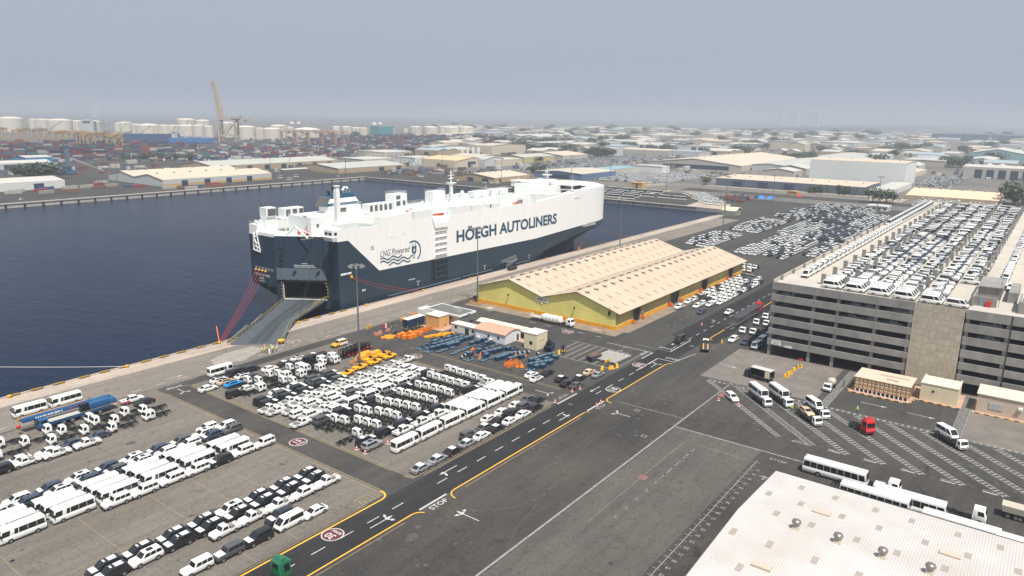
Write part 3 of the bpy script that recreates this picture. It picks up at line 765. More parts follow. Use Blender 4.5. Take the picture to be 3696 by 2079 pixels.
# cooler boxes with louvres on the port side
GRL = mat('louvre_grey', (0.10, 0.105, 0.105), 0.6)
for x0, y0, cnt, z0 in ((167.8, 233.5, 3, 29.9), (160.8, 235.0, 1, 30.62), (205.0, 228.2, 5, 28.6)):
    for i in range(cnt):
        w_ = 3.0 if cnt == 3 else (2.7 if cnt == 5 else 4.6)
        c = wpart('cooler_box', MB().box(x0 + i * w_, x0 + (i + 1) * w_ - .25, y0, y0 + 4, z0, z0 + 3.4), SHIPW2, SH)
        wpart('louvre', MB().box(x0 + i * w_ + .7, x0 + (i + 1) * w_ - .4, y0 - .06, y0 + .05, z0 + .35, z0 + 2.95), GRL, c)
wpart('cooler_platform', MB().box(167.0, 177.2, 232.6, 238, 29.4, 29.85).box(167.4, 167.7, 232.8, 233.1, 24.6, 29.4).box(176.7, 177.0, 232.8, 233.1, 24.6, 29.4).box(204.6, 219, 228, 232.6, 28.0, 28.6), SHIPW2, SH)
for x0, x1, z0, z1 in ((220.2, 222.6, 33.0, 34.6), (220.2, 222.6, 30.2, 32.2), (224.0, 225.6, 30.2, 32.2)): wpart('louvre', MB().box(x0, x1, 227.42, 227.55, z0, z1), GRL, SH)
for x0, x1, z0, z1 in ((181.0, 184.5, 32.0, 33.6), (169, 170, 28, 29)): wpart('louvre', MB().box(x0, x1, 216.3 if x0 < 175 else 217.9, 216.55 if x0 < 175 else 218.05, z0, z1), GRL, SH)
for x in (252.6, 273.2, 274.6, 276.0): wpart('louvre', MB().box(x, x + .8, 201.75, 201.95, 28.9, 30.4), GRL, SH)
# tall white ventilation tower
wpart('vent_tower', MB().box(168.3, 169.9, 203.8, 205.4, 28, 42.2).box(168.42, 169.78, 203.92, 205.28, 42.2, 43.6, 1).box(168.2, 170.0, 203.7, 205.5, 43.6, 43.85), [SHIPW, SHIPW2], SH, bevel=0.0)
# funnel
TEAL = mat('funnel_teal', (0.01, 0.075, 0.13), 0.5)
fz = wpart('funnel', MB().frus((177.6, 194.0, 220.5, 227.5, 34.2), (178.8, 193.2, 220.9, 227.1, 35.3)).frus((180.0, 192.3, 221.3, 226.7, 36.9), (181.2, 191.4, 221.7, 226.3, 38.6)), TEAL, SH)
wpart('funnel_band', MB().frus((178.8, 193.2, 220.9, 227.1, 35.3), (180.0, 192.3, 221.3, 226.7, 36.9)), SHIPW, fz)
wpart('funnel_louvre', MB().frus((176.4, 178.2, 221.3, 226.6, 34.2), (178.6, 180.6, 221.8, 226.2, 37.6)), GRL, fz)
mb = MB()
for i, (dx, h, r) in enumerate(((0, 1.0, .35), (1.2, 1.2, .35), (2.4, 1.0, .4), (3.8, 2.6, .75), (5.2, 1.2, .4), (1.0, .9, .3))):
    mb.tube((181.0 + dx, 223 + (i % 2) * 1.8, 38.4), (180.4 + dx, 223 + (i % 2) * 1.8, 38.6 + h), r, n=10)
wpart('exhaust_pipe', mb, BLACK, fz)
mb = MB()
for x, z in ((189.0, 40.4), (190.3, 40.2), (188.2, 39.6)): mb.lathe([(0.1, -.55), (.5, -.3), (.6, .1), (.35, .5), (0.02, .62)], (x, 224, z), 10)
for x in (187.8, 189.2, 190.8): mb.tube((x, 223, 38.5), (x, 223, 40), .06, n=4)
wpart('radar_dome', mb, SHIPW2, SH)
# signal mast amidships
mb = MB()
mb.tube((251.5, 224, 28), (251.5, 224, 38.4), 1.0, .8, n=12); mb.tube((251.5, 224, 38.4), (251.5, 224, 44.2), .35, .12, n=8)
mb.box(249.6, 253.4, 222.4, 225.6, 38.2, 38.5); mb.box(250.2, 252.8, 223.4, 224.6, 40.3, 40.5); mb.tube((249.2, 224, 41.6), (253.8, 224, 41.6), .1, n=5); mb.tube((250.4, 224, 42.9), (252.6, 224, 42.9), .08, n=5)
for z in (31, 33.5, 36): mb.box(250.2, 250.6, 222.9, 223.4, z, z + .8)
wpart('signal_mast', mb, SHIPW, SH)
mb = MB()
for (x, y, z, r) in ((259.3, 224, 33.4, .95), (291, 226, 32.2, .6), (164.6, 217, 32.7, .9), (271, 230, 30, .5)):
    mb.lathe([(.1, -r), (r * .85, -r * .5), (r, 0), (r * .8, r * .6), (.02, r)], (x, y, z), 12); mb.tube((x, y, 28 if x > 170 else 31.5), (x, y, z - r * .8), .22, n=6)
wpart('satellite_dome', mb, SHIPW, SH)
# bridge across the bow end
mb = MB()
mb.box(320.2, 328.0, 201.6, 241.4, 31.3, 33.9); mb.box(319.7, 328.5, 201.2, 241.8, 33.9, 34.3); mb.box(313.5, 322, 209, 234, 28, 33.4); mb.box(311.5, 315, 210, 224, 28, 32); mb.box(321.5, 327.4, 201.3, 204.4, 27.4, 31.3)
mb.box(322, 327, 216, 226, 34.3, 35.8)
BR = wpart('bridge', mb, SHIPW, SH)
for i in range(14):
    y = 202.6 + i * 1.3 + (6.5 if i > 6 else 0) + (8 if i > 10 else 0)
    if 211.5 < y < 230: continue
    wpart('bridge_window', MB().box(320.02, 320.18, y, y + 1.12, 32.1, 33.5), GLASS, BR)
for i in range(6): wpart('bridge_window', MB().box(320.7 + i * 1.25, 321.8 + i * 1.25, 201.42, 201.58, 32.1, 33.5), GLASS, BR)
for i in range(10):
    wpart('bridge_window', MB().box(320.02, 320.18, 205.9 + i * 1.0 + 0.02, 206.75 + i * 1.0, 32.3, 33.4), GLASS, BR) if i < 6 else wpart('bridge_window', MB().box(320.02, 320.18, 231 + (i - 6) * 1.6, 232.3 + (i - 6) * 1.6, 32.3, 33.4), GLASS, BR)
mb = MB()
mb.tube((325, 221, 35.5), (325, 221, 42.5), .3, .1, n=6); mb.box(323, 327, 219, 223, 38, 38.25); mb.tube((323.2, 221, 40), (326.8, 221, 40.3), .12, n=5)
for k in range(7): mb.tube((322 + k * .9, 218 + k, 36), (322 + k * .9, 218 + k, 38.8 + (k % 3)), .06, n=4)
for k in range(4): mb.tube((324, 219 + k * 1.3, 38), (324, 219 + k * 1.3, 40.5 - k * .4), .05, n=4)
mb.tube((324, 204, 34.2), (324, 204, 39.5), .1, .04, n=5); mb.tube((324, 239, 34.2), (324, 239, 38), .1, .04, n=5); mb.tube((322.6, 204, 36.5), (325.4, 204, 36.5), .06, n=4)
mb.box(324.3, 327, 206, 209, 34.3, 35); mb.box(321, 323, 212, 214, 34.3, 35.4); mb.box(323, 327, 229, 232, 34.3, 35)
wpart('radar_mast', mb, SHIPW, BR)
wpart('exhaust', MB().tube((318, 214, 33.4), (317.6, 214, 35.2), .3, n=6), BLACK, BR)
# railings and small deck gear: one joined mass too small to pick apart
mb = MB()
def rail(p, q, z, n=8):
    p = Vector((*p, z)); q = Vector((*q, z)); n = max(2, int((q - p).length / 1.6))
    for h in (0.5, 1.05): mb.tube(p + Vector((0, 0, h)), q + Vector((0, 0, h)), .045, n=3, caps=False)
    for i in range(n + 1):
        c = p.lerp(q, i / n); mb.tube(c, c + Vector((0, 0, 1.05)), .04, n=3, caps=False)
for a, b_, z in (((186.4, 241.2), (318, 241.2), 28.4), ((157.6, 226.4), (168.9, 210.1), 25), ((157.6, 241.2), (157.6, 236.7), 28), ((163.2, 236.6), (163.2, 241.2), 28), ((215.6, 201.8), (228.6, 201.8), 28.4), ((260, 201.8), (276.6, 201.8), 28.4), ((282, 201.8), (288, 201.8), 28.4), ((310.5, 201.8), (318, 201.8), 28.6),
                 ((166.5, 216.5), (192, 216.5), 31.6), ((166.5, 216.5), (166.5, 229.5), 31.6), ((178, 218), (192, 218), 34.2), ((192, 218), (192, 226), 34.2), ((249.4, 233.5), (258, 233.5), 33.6), ((249.4, 233.5), (249.4, 238.5), 33.6), ((258, 233.5), (258, 238.5), 33.6), ((218.6, 227.5), (226.6, 227.5), 35.2), ((218.6, 232.5), (226.6, 232.5), 35.2), ((226.6, 227.5), (226.6, 232.5), 35.2),
                 ((167.2, 202.2), (176.8, 202.2), 30.4), ((187.5, 212), (215, 212), 27.9), ((187, 202), (187, 212), 27.9), ((218, 206.5), (245, 206.5), 30.6), ((245, 206.5), (245, 217.5), 30.6), ((246, 216), (276, 216), 28), ((266, 219), (312, 219), 28), ((319.7, 201.3), (319.7, 241.7), 34.3), ((164.2, 201.8), (164.2, 206.4), 28.6), ((186.4, 202), (186.4, 240), 27.9), ((282, 236.4), (311, 236.4), 31)): rail(a, b_, z)
wpart('deck_railing', mb, SHIPW2, SH, kind='stuff')
mb = MB()
for i in range(70):
    x = R.uniform(188, 312); y = R.uniform(206, 238); h = R.uniform(.5, 1.7); s_ = R.uniform(.25, .8)
    if 217 < x < 246 and y < 218.5: continue
    mb.box(x - s_, x + s_, y - s_ * .7, y + s_ * .7, 27.9, 27.9 + h)
for i in range(24):
    x = R.uniform(159, 185); y = R.uniform(203, 215.5); mb.box(x - .35, x + .35, y - .3, y + .3, 24.6, 24.6 + R.uniform(.5, 1.4)) if x > 168.5 else None
for i in range(14): x = 219 + i * 1.9; y = R.uniform(207, 217); mb.box(x, x + .8, y, y + .7, 30.6, 31.5)
for i in range(6): mb.box(158 + i * .9, 158.6 + i * .9, 237 + (i % 2) * 2, 238 + (i % 2) * 2, 28, 29.3)
wpart('deck_fittings', mb, SHIPW2, SH, kind='stuff')
# lifeboats / rescue gear with red hulls, davits, hose reel
mb = MB()
def rboat(x, y, z, s=1.0): mb.lathe([(.05, -1.6 * s), (.75 * s, -1.0 * s), (.9 * s, 0), (.7 * s, 1.1 * s), (.05, 1.6 * s)], (0, 0, 0), 8) 
mb.tube((214.2, 215, 29.0), (216.8, 215, 29.0), 1.05, n=12); mb.tube((163.2, 220.0, 26.3), (163.9, 219.4, 26.3), .95, n=12); mb.tube((164.4, 216.6, 26.1), (165.1, 216.0, 26.1), .8, n=12)
mb.box(216.0, 222.0, 201.75, 202.6, 28.5, 29.4); mb.box(272.2, 274.4, 202.2, 202.9, 28.5, 29.6)
wpart('rescue_boat', mb, mat('rescue_red', (0.75, 0.03, 0.015), 0.45), SH)
mb = MB(); mb.box(216.2, 218.2, 201.7, 201.75, 28.5, 29.6); mb.box(270.6, 272, 202.2, 202.9, 28.5, 29.4); wpart('life_ring_box', mb, ORANGE, SH)
mb = MB()
mb.tube((217.5, 215, 28), (217.5, 215, 31.3), .22, n=6); mb.tube((217.5, 215, 30.2), (224.6, 216, 32.8), .35, .3, n=6); mb.tube((219, 214, 28), (220, 216, 31), .12, n=5); mb.tube((223.8, 215.9, 28), (223.8, 215.9, 32), .12, n=5)
mb.tube((268, 208, 28.2), (265, 207, 32.2), .3, .2, n=6); mb.tube((265, 207, 32.2), (274, 209, 30.8), .25, n=6); mb.tube((272, 208, 28), (272, 208, 31), .25, n=6)
mb.tube((163, 214, 24.7), (161.2, 218.5, 28.8), .25, n=6); mb.tube((161.2, 218.5, 28.8), (160, 222, 25.5), .2, n=6); mb.tube((166.5, 213.5, 25), (162.5, 217.5, 27.6), .18, n=5); mb.tube((172, 208, 24.7), (174.5, 208.5, 29), .2, n=5)
wpart('deck_crane', mb, SHIPW, SH)
# gangway davit hanging on the port quarter
mb = MB()
for a, b_ in (((157.1, 238.4, 25), (157.1, 236.2, 18.2)), ((157.1, 236.6, 26), (157.1, 234.8, 18.4)), ((157.1, 238.4, 25), (157.1, 238.6, 18.6)), ((157.1, 239, 18.6), (157.1, 234.6, 18)), ((157.1, 238.3, 22), (157.1, 235.6, 21)), ((157.1, 237.6, 20), (157.1, 235.0, 19.4)), ((157.1, 237.2, 23.4), (157.1, 239.0, 24.8))): mb.tube(a, b_, .26, n=4)
wpart('boat_davit', mb, SHIPW, SH)
# mooring deck openings
for i in range(6):
    y = 238.8 - i * 1.95
    wpart('mooring_port', MB().box(157.30, 157.38, y - 1.1, y, 11.4, 12.4, 0), mat('opening_grey', (0.25, 0.27, 0.28), 0.6), SH)
for i in range(4):
    y = 238.4 - i * 2.0
    wpart('mooring_roller', MB().lathe([(.05, 0), (.5, .1), (.5, .55), (.05, .6)], (157.2, y, 10.7), 8), YEL, SH)
for x0, x1 in ((166.9, 169.6), (169.9, 171.8)): wpart('mooring_port', MB().box(x0, x1, S0 - .05, S0 + .02, 12.1, 12.8), SHIPW2, SH)
wpart('mooring_roller', MB().box(171.2, 172.0, S0 - .5, S0, 10.6, 11.5), YEL, SH)
mb = MB()
for x in (167.2, 168.6, 170.0): mb.box(x, x + .6, S0 - .04, S0 + .02, 10.9, 11.5)
for x, z in ((179, 3.6), (179.1, 1.8), (166.6, 3)): mb.tube((x, S0 - .06, z), (x, S0 + .1, z), .35, n=8)
wpart('hull_opening', mb, BLACK, SH)
# the recessed pilot/side door shaft: ladder of white frames over slate frames
mb = MB()
mb.xext([(0, 0), (0, 0), (0, 0)], 0, 1) if False else None
mb.add([(214.2, S0 - .05, 28.9), (225.0, S0 - .05, 28.3), (223.4, S0 - .9, 25.6), (216, S0 - .9, 25.8), (216, S0 - .9, 23.9), (223.2, S0 - .9, 23.7), (216, S0, 23.9), (223.2, S0, 23.7)], [(0, 3, 2, 1), (3, 4, 5, 2), (4, 6, 7, 5), (0, 6, 4, 3), (1, 2, 5, 7)])
wpart('shaft_hood', mb, SHIPW, SH)
for i in range(9):
    z = 22.2 - i * 2.42; m_ = SHIPW if z > 11.5 else SHIPD
    f_ = wpart('shaft_frame', MB().box(216.0, 223.2, S0 - .5, S0 - .02, z, z + .35).box(216.0, 223.2, S0 - .3, S0 - .02, z - .75, z), m_, SH)
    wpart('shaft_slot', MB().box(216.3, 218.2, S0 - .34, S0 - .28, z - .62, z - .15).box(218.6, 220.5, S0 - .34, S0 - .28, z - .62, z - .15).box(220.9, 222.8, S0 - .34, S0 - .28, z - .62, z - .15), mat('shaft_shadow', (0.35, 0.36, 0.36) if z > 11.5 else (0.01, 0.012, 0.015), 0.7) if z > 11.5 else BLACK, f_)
mb = MB(); mb.box(215.6, 216.0, S0 - .6, S0 - .02, 2.2, 10.6); mb.box(223.2, 223.6, S0 - .6, S0 - .02, 2.2, 10.6); mb.box(218.2, 218.5, S0 - .55, S0 - .02, 2.2, 10.6); mb.box(220.7, 221.0, S0 - .55, S0 - .02, 2.2, 10.6)
wpart('shaft_rail', mb, SHIPD, SH)
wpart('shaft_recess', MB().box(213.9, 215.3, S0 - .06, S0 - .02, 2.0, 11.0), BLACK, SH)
# rubbing tubes, accommodation ladder
for x0, x1, z in ((189, 231.4, 0.3), (232.7, 253.5, .5), (266, 282.5, .4)): wpart('rubbing_strake', MB().tube((x0, S0 - .35, z), (x1, S0 - .35, z), .42, n=10), mat('strake_slate', (0.06, 0.085, 0.105), 0.5), SH)
mb = MB()
for dz in (0, .9): mb.tube((259.5, S0 - .9, 2.9 + dz), (271, S0 - .9, 4.0 + dz), .1, n=5)
for i in range(12): mb.tube((259.5 + i, S0 - .9, 2.9 + i * .1), (259.5 + i, S0 - .9, 3.9 + i * .1), .07, n=4)
for dz in (0, .9): mb.tube((262.5, S0 - 1.4, 0.3 + dz), (271, S0 - 1.4, 2.8 + dz), .1, n=5)
for i in range(9): mb.tube((262.5 + i, S0 - 1.4, .3 + i * .29), (262.5 + i, S0 - 1.4, 1.2 + i * .29), .06, n=4)
mb.box(262.5, 271, S0 - 1.5, S0 - .8, 2.6, 2.75)
wpart('accommodation_ladder', mb, STEEL, SH)
# lettering
BLU = mat('ship_blue_print', (0.022, 0.075, 0.13), 0.5)
GREYT = mat('ship_grey_print', (0.06, 0.08, 0.10), 0.5)
wt = bpy.data.meshes
def side_text(nm, s, x0, x1, z0, z1, m, **kw):
    me = text_mesh(s, 1.0, m, align='LEFT', depth=0.0, **kw)
    xs = [v.co.x for v in me.vertices]; ys = [v.co.y for v in me.vertices]
    ax, bx, ay, by = min(xs), max(xs), min(ys), max(ys)
    for v in me.vertices:
        t = (v.co.x - ax) / (bx - ax)
        v.co = Vector((x0 + (x1 - x0) * t, S0 - .05 - v.co.z * .04, z0 + (z1 - z0) * (v.co.y - ay) / (by - ay)))
    return part(nm, me, None, SH, loc=-SH.location)
side_text('ship_lettering', 'HÖEGH AUTOLINERS', 229.5, 306.0, 15.95, 22.3, BLU, bold=0.034)
side_text('ship_lettering', 'LNG Powered', 186.0, 201.8, 16.1, 18.5, GREYT, shear=0.25, bold=0.004)
side_text('bow_name', 'HÖEGH SUNRISE', 331.4, 344.6, 11.3, 12.8, SHIPW, bold=0.02)
for x, z in ((206, 1.5), (248.5, 1.3), (282.7, 1.2)):
    side_text('tug_mark', 'TUG', x - .9, x + .9, z + 1.5, z + 2.1, SHIPW); wpart('tug_mark', MB().box(x - .1, x + .1, S0 - .06, S0 - .02, z, z + 1.2), SHIPW, SH)
side_text('draught_marking', '~12', 200.9, 204.4, 4.6, 5.0, SHIPW); side_text('draught_marking', '~6', 176.6, 178.2, 4.6, 5.4, SHIPW)
mb = MB()
def wave(x0, x1, z, th, n=24):
    P_ = [(x0 + (x1 - x0) * i / n, z + .5 * math.sin((x0 + (x1 - x0) * i / n - 186) * 1.18) ) for i in range(n + 1)]
    v = [(x, S0 - .05, q) for x, q in P_] + [(x, S0 - .05, q - th) for x, q in P_]
    mb.add(v, [(i, n + 1 + i, n + 2 + i, i + 1) for i in range(n)])
wave(186.0, 197.4, 15.4, .55); wave(186.0, 203.4, 14.2, .55, 34); wave(190.4, 202.0, 12.9, .55)
def ringarc(cx, cz, r, a0, a1, th=.5, n=18):
    v = []
    for i in range(n + 1):
        t = rad(a0 + (a1 - a0) * i / n); v += [(cx + r * math.cos(t), S0 - .05, cz + r * math.sin(t)), (cx + (r - th) * math.cos(t), S0 - .05, cz + (r - th) * math.sin(t))]
    mb.add(v, [(2 * i, 2 * i + 1, 2 * i + 3, 2 * i + 2) for i in range(n)])
ringarc(203.6, 15.9, 4.4, 118, -55, .65, 22)
mb.add([(x, S0 - .05, z) for x, z in ((202.8, 17.9), (205.4, 17.9), (205.4, 15.8), (204.8, 14.9), (203.4, 14.9), (202.8, 15.8))], [(0, 5, 4, 3, 2, 1)])
for x in (203.2, 204.6): mb.box(x, x + .35, S0 - .055, S0 - .045, 17.9, 19.0)
mb.box(203.9, 204.3, S0 - .055, S0 - .045, 13.4, 14.9); mb.box(203.3, 204.3, S0 - .055, S0 - .045, 13.2, 13.6)
wpart('plug_emblem', mb, BLU, SH)
mb = MB(); mb.add([(x, S0 - .07, z) for x, z in ((204.4, 17.5), (203.5, 16.3), (204.0, 16.3), (203.8, 15.3), (204.8, 16.6), (204.2, 16.6))], [(0, 1, 2, 3, 4, 5)]); wpart('bolt_emblem', mb, SHIPW, SH)
mb = MB()
for x, z in ((181.6, 20.3), (182.4, 20.3), (181.6, 19.5), (182.4, 19.5)): mb.box(x, x + .5, S0 - .05, S0 - .02, z, z + .45)
for x, z in ((192, 22.7), (193.8, 22.7), (198.6, 23.1), (325, 19), (322, 18), (350, 21)): mb.box(x, x + .3, S0 - .05, S0 - .02, z, z + .3)
wpart('hull_mark', mb, SHIPD, SH)
def stern_text(s, size, y, z, m):
    me = text_mesh(s, size, m, bold=0.015)
    o = link('stern_name', me, SH); o.location = Vector((157.32, y, z)) - SH.location; o.rotation_euler = (rad(90), 0, rad(-90))
stern_text('HÖEGH SUNRISE', 1.25, 234.9, 9.3, SHIPW); stern_text('OSLO', 1.0, 235.0, 8.0, SHIPW); stern_text('~11', .5, 235.0, 7.0, SHIPW)
for z, s in ((15.0, '~6'), (14.3, '~22'), (13.7, '~21')):
    me = text_mesh(s, .55, SHIPW2); o = link('stern_notice', me, SH); p = SF(10.5, z, .06); o.location = Vector(p) - SH.location; o.rotation_euler = (rad(90), 0, math.atan2(D_.y, D_.x))
# flags
wpart('flag', MB().box(255.6, 257.2, 224, 224.05, 39.4, 39.75), mat('flag_green', (0.0, 0.16, 0.05), .7), SH)
wpart('flag', MB().box(255.6, 257.2, 224, 224.05, 38.7, 39.05).box(255.2, 255.6, 224, 224.05, 38.7, 39.75, 1), [BLACK, RED], SH)
wpart('flag', MB().box(255.6, 257.2, 224, 224.05, 39.05, 39.4), SHIPW, SH)
# vehicles seen in the hold mouth
# mooring ropes: things of their own
ROPE = mat('rope_red', (0.50, 0.045, 0.02), 0.8); ROPEO = mat('rope_orange', (0.75, 0.16, 0.04), 0.8)
def rope(p, q, sag, label, m=ROPE, r=0.05, group='mooring ropes of the ship'):
    p = Vector(p); q = Vector(q); mb = MB(); pts = []
    for i in range(13):
        t = i / 12; c = p.lerp(q, t); c.z -= sag * 4 * t * (1 - t); pts.append(c - p)
    mb.path(pts, r, 5); thing('mooring_rope', label, 'rope', p, 0, group, mb.mesh('mooring_rope', m))
for i in range(4): rope((157.2, 238.3 - i * 2.0, 10.9), (116.2 + i * .45, 198.2 - i * .1, .5), 1.0, f'red stern mooring rope, {nth(i)} from the ship port side, running down to the quay')
rope((116.4, 198.3, .5), (118.8, 203.2, 3.9), .0, 'thick orange end of the stern mooring ropes at the quay bollard', ROPEO, .16)
rope((172, 201.0, 10.9), (205, 197.9, .4), 1.0, 'upper red spring rope from the stern corner along the dark hull'); rope((171.5, 201.0, 10.6), (204.4, 197.8, .4), 1.8, 'lower red spring rope from the stern corner along the dark hull')
rope((352, 208, 8.5), (379, 197.2, .4), .8, 'long red bow rope stretching ahead over the water')
rope((344, 207.5, 5.6), (322.2, 198, .4), .6, 'steep red rope below the bow overhang'); rope((345, 208.5, 5.8), (323, 198, .4), .9, 'slack red rope beside the steep one below the bow'); rope((322.6, 198, .4), (324.4, 199.3, 1.9), 0, 'orange lower end of the bow ropes on the quay', ROPEO, .15)
rope((62, 226, 1.2), (88.2, 197.8, .4), .2, 'pale rope crossing the dark water to the quay at the picture edge', mat('rope_pale', (.5, .45, .40), .9), .09)
bol = MB().lathe([(.35, 0), (.3, .4), (.5, .55), (.5, .75), (.1, .8)], (0, 0, 0), 10).mesh('bollard', YEL)
for x in (60, 88.3, 116, 145, 175, 205, 234, 262, 292, 322, 350, 379, 410, 440): thing('bollard', f'yellow mooring bollard on the quay edge, {nth([60, 88.3, 116, 145, 175, 205, 234, 262, 292, 322, 350, 379, 410, 440].index(x))} from the parked buses', 'bollard', (x, 197.6, 0.01), 0, 'yellow bollards along the quay', bol)
# ------------------------------------------------------------------ shed 36
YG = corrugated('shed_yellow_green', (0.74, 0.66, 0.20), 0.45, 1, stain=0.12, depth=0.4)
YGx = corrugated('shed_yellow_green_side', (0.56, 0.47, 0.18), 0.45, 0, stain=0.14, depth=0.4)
SROOF = corrugated('shed_roof_cream', (0.55, 0.435, 0.325), 0.9, 0, c2=(0.47, 0.37, 0.275), depth=0.3)
OBAND = mat('shed_orange_band', (0.72, 0.34, 0.02), 0.6, var=0.12, scale=0.4)
GREYV = mat('vent_grey', (0.16, 0.15, 0.14), 0.6); SKYL = mat('skylight_grey', (0.15, 0.13, 0.115), 0.5)
SD = thing('storage_shed', 'long yellow storage shed with a cream twin-gable roof beside the quay', 'shed', (265, 140, 0))
PY_ = [(169.9, 6.5), (155.4, 10.9), (140.8, 6.7), (126.4, 10.8), (111.3, 6.3)]
mb = MB(); pr = [(y, z - .05) for y, z in PY_]
mb.xext([(169.9, 1.35)] + pr + [(111.3, 1.35)], 206.0, 206.25)
wpart('gable_wall', mb, YG, SD); mb = MB(); mb.xext([(169.9, 0)] + pr + [(111.3, 0)], 323.9, 324.2); mb.box(206.25, 323.9, 169.6, 169.9, 0, 6.4); wpart('wall', mb, YG, SD)
wpart('base_band', MB().box(205.9, 206.25, 111.4, 169.9, 0, 1.35), OBAND, SD)
bays = [(206.25, 217.6), (223.9, 247.4), (255.6, 276.4), (283.6, 305.8), (312.2, 324.0)]
for i, (a, b_) in enumerate(bays):
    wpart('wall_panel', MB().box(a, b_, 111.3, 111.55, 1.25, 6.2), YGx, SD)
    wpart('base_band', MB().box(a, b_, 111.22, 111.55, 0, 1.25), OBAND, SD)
wpart('door_recess', MB().box(217.6, 223.9, 112.0, 112.3, 0, 6.2).box(247.4, 255.6, 112.0, 112.3, 0, 6.2).box(276.4, 283.6, 112.0, 112.3, 0, 6.2).box(305.8, 312.2, 112.0, 112.3, 0, 6.2), mat('bay_grey', (0.16, 0.15, 0.12), 0.7), SD)
for a, b_ in ((218.4, 222.6), (249.6, 253.2), (278.4, 281.8), (307.6, 310.6)): wpart('sliding_door', MB().box(a, b_, 111.8, 111.98, 0, 4.6), mat('door_slate', (0.035, 0.045, 0.055), 0.5), SD)
mb = MB()
for x in (217.7, 223.7, 247.6, 255.4, 276.6, 283.4, 306, 312): mb.box(x - .35, x + .35, 111.1, 111.6, 0, 6.1)
wpart('pilaster', mb, mat('pilaster_tan', (0.36, 0.31, 0.20), 0.7), SD)
for x in (225.5, 246.4, 275.2, 304.6): wpart('red_door', MB().box(x - .5, x + .5, 111.1, 111.2, 0, 2.1), RED, SD)
for a in ((205.2, 212.9, 168.9 + 1.2),): pass
for k in range(4):
    (ya, za), (yb_, zb_) = PY_[k], PY_[k + 1]
    if k == 0: ya += .6; za -= .18
    if k == 3: yb_ -= 1.7; zb_ -= .5
    mb = MB(); mb.add([(205.4, ya, za), (324.8, ya, za), (324.8, yb_, zb_), (205.4, yb_, zb_), (205.4, ya, za + .14), (324.8, ya, za + .14), (324.8, yb_, zb_ + .14), (205.4, yb_, zb_ + .14)], [(4, 7, 6, 5), (0, 1, 2, 3), (0, 4, 5, 1), (1, 5, 6, 2), (2, 6, 7, 3), (3, 7, 4, 0)])
    wpart('roof_slope', mb, SROOF, SD)
    fr = ((.13, 0.45, .8) if k in (1, 3) else (.3, .75))
    me = None; L = math.hypot(yb_ - ya, zb_ - za); ang = math.atan2(zb_ - za, yb_ - ya)
    sk = MB().box(-.2, .2, -1.1, 1.1, .0, .05).mesh('skylight', SKYL); vt = MB().box(-.75, .75, -.45, .45, 0, .5).box(-.65, .65, -.35, .35, .5, .55, 1).mesh('roof_vent', [GREYV, CONCL])
    for i in range(20):
        x = 209 + i * 5.93 + (0 if k % 2 else 1.5)
        if x > 323: break
        for f_ in fr:
            if k % 2 == 0 and f_ > .5 and 0: continue
            o = link('skylight', sk, SD, Vector((x, ya + (yb_ - ya) * f_, za + (zb_ - za) * f_ + .15)) - SD.location); o.rotation_euler = (ang if ang > -1.5 else ang, 0, 0) if k in (0, 2) else (ang + math.pi, 0, 0)
            o.rotation_euler = (math.atan((zb_ - za) / (yb_ - ya)), 0, 0)
        f_ = .12 if k % 2 else .88
        o = link('roof_vent', vt, SD, Vector((x, ya + (yb_ - ya) * f_, za + (zb_ - za) * f_ + .13)) - SD.location); o.rotation_euler = (math.atan((zb_ - za) / (yb_ - ya)), 0, 0)
wpart('roof_trim', MB().path([(205.38, y, z + .08) for y, z in PY_], .16, 4), mat('trim_grey', (.15, .15, .13), .6), SD)
sg = wpart('sign', MB().box(205.8, 205.9, 138.2, 143.3, 5.0, 6.5), mat('sign_white', (0.85, 0.84, 0.78), 0.6), SD)
o = wall_text_x('sign_word', 'SHED-36', 1.1, BLACK, 205.76, 140.75, 5.75, SD, bold=0.02); o.location = Vector((205.76, 140.75, 5.75)) - SD.location
wpart('sign', MB().box(205.8, 205.9, 140.5, 141.1, 4.2, 4.8), mat('sign_white', (0, 0, 0)), SD)
wpart('sign', MB().box(262.0, 264.6, 111.18, 111.28, 2.6, 3.7), mat('sign_white', (0, 0, 0)), SD)
o = wall_text('sign_word', 'SHED-36', .6, BLACK, 263.3, 111.16, 3.15, SD); o.location = Vector((263.3, 111.15, 3.15)) - SD.location
wpart('sign', MB().box(267.5, 269.3, 111.18, 111.28, 4.4, 5.2), mat('sign_blue', (0.02, 0.09, 0.35), .5), SD)
wpart('notice_board', MB().box(224.2, 225.2, 111.16, 111.26, 3.0, 5.2).box(224.0, 225.8, 111.16, 111.26, 2.1, 2.9, 1), [YEL, WHITE], SD)
mb = MB()
for x in (218.0, 223.4, 248, 255, 277, 283, 306.4, 311.6): mb.tube((x - .1, 110.4, .75), (x + .1, 110.4, .75), .7, n=12)
for i, x in enumerate((217.2, 224.3, 247.0, 256.0, 276, 284, 305.4, 312.6)):
    thing('hose_reel', f'orange fire hose reel against the shed wall, {nth(i)} along from the SHED-36 gable', 'hose reel', (x, 110.5, .0), 0, 'hose reels along the shed wall', MB().tube((-.12, 0, .8), (.12, 0, .8), .75, n=14).tube((-.2, 0, .8), (.2, 0, .8), .3, n=8).box(-.08, .08, -.3, .3, 0, .2).mesh('hose_reel', ORANGE) if i == 0 else bpy.data.meshes['hose_reel'])
for i, y in enumerate((155.6, 127.2)): wpart('wall_lamp', MB().tube((205.9, y, 5.4), (205.3, y - .1, 5.2), .18, n=6).box(205.0, 205.5, y - .35, y + .1, 5.0, 5.3), BLACK, SD)
wpart('wall_pipe', MB().tube((205.85, 113.6, 7.5), (205.85, 113.6, 4.5), .12, n=5).box(205.6, 205.9, 113.4, 114.0, 4.8, 6.2), BLACK, SD)

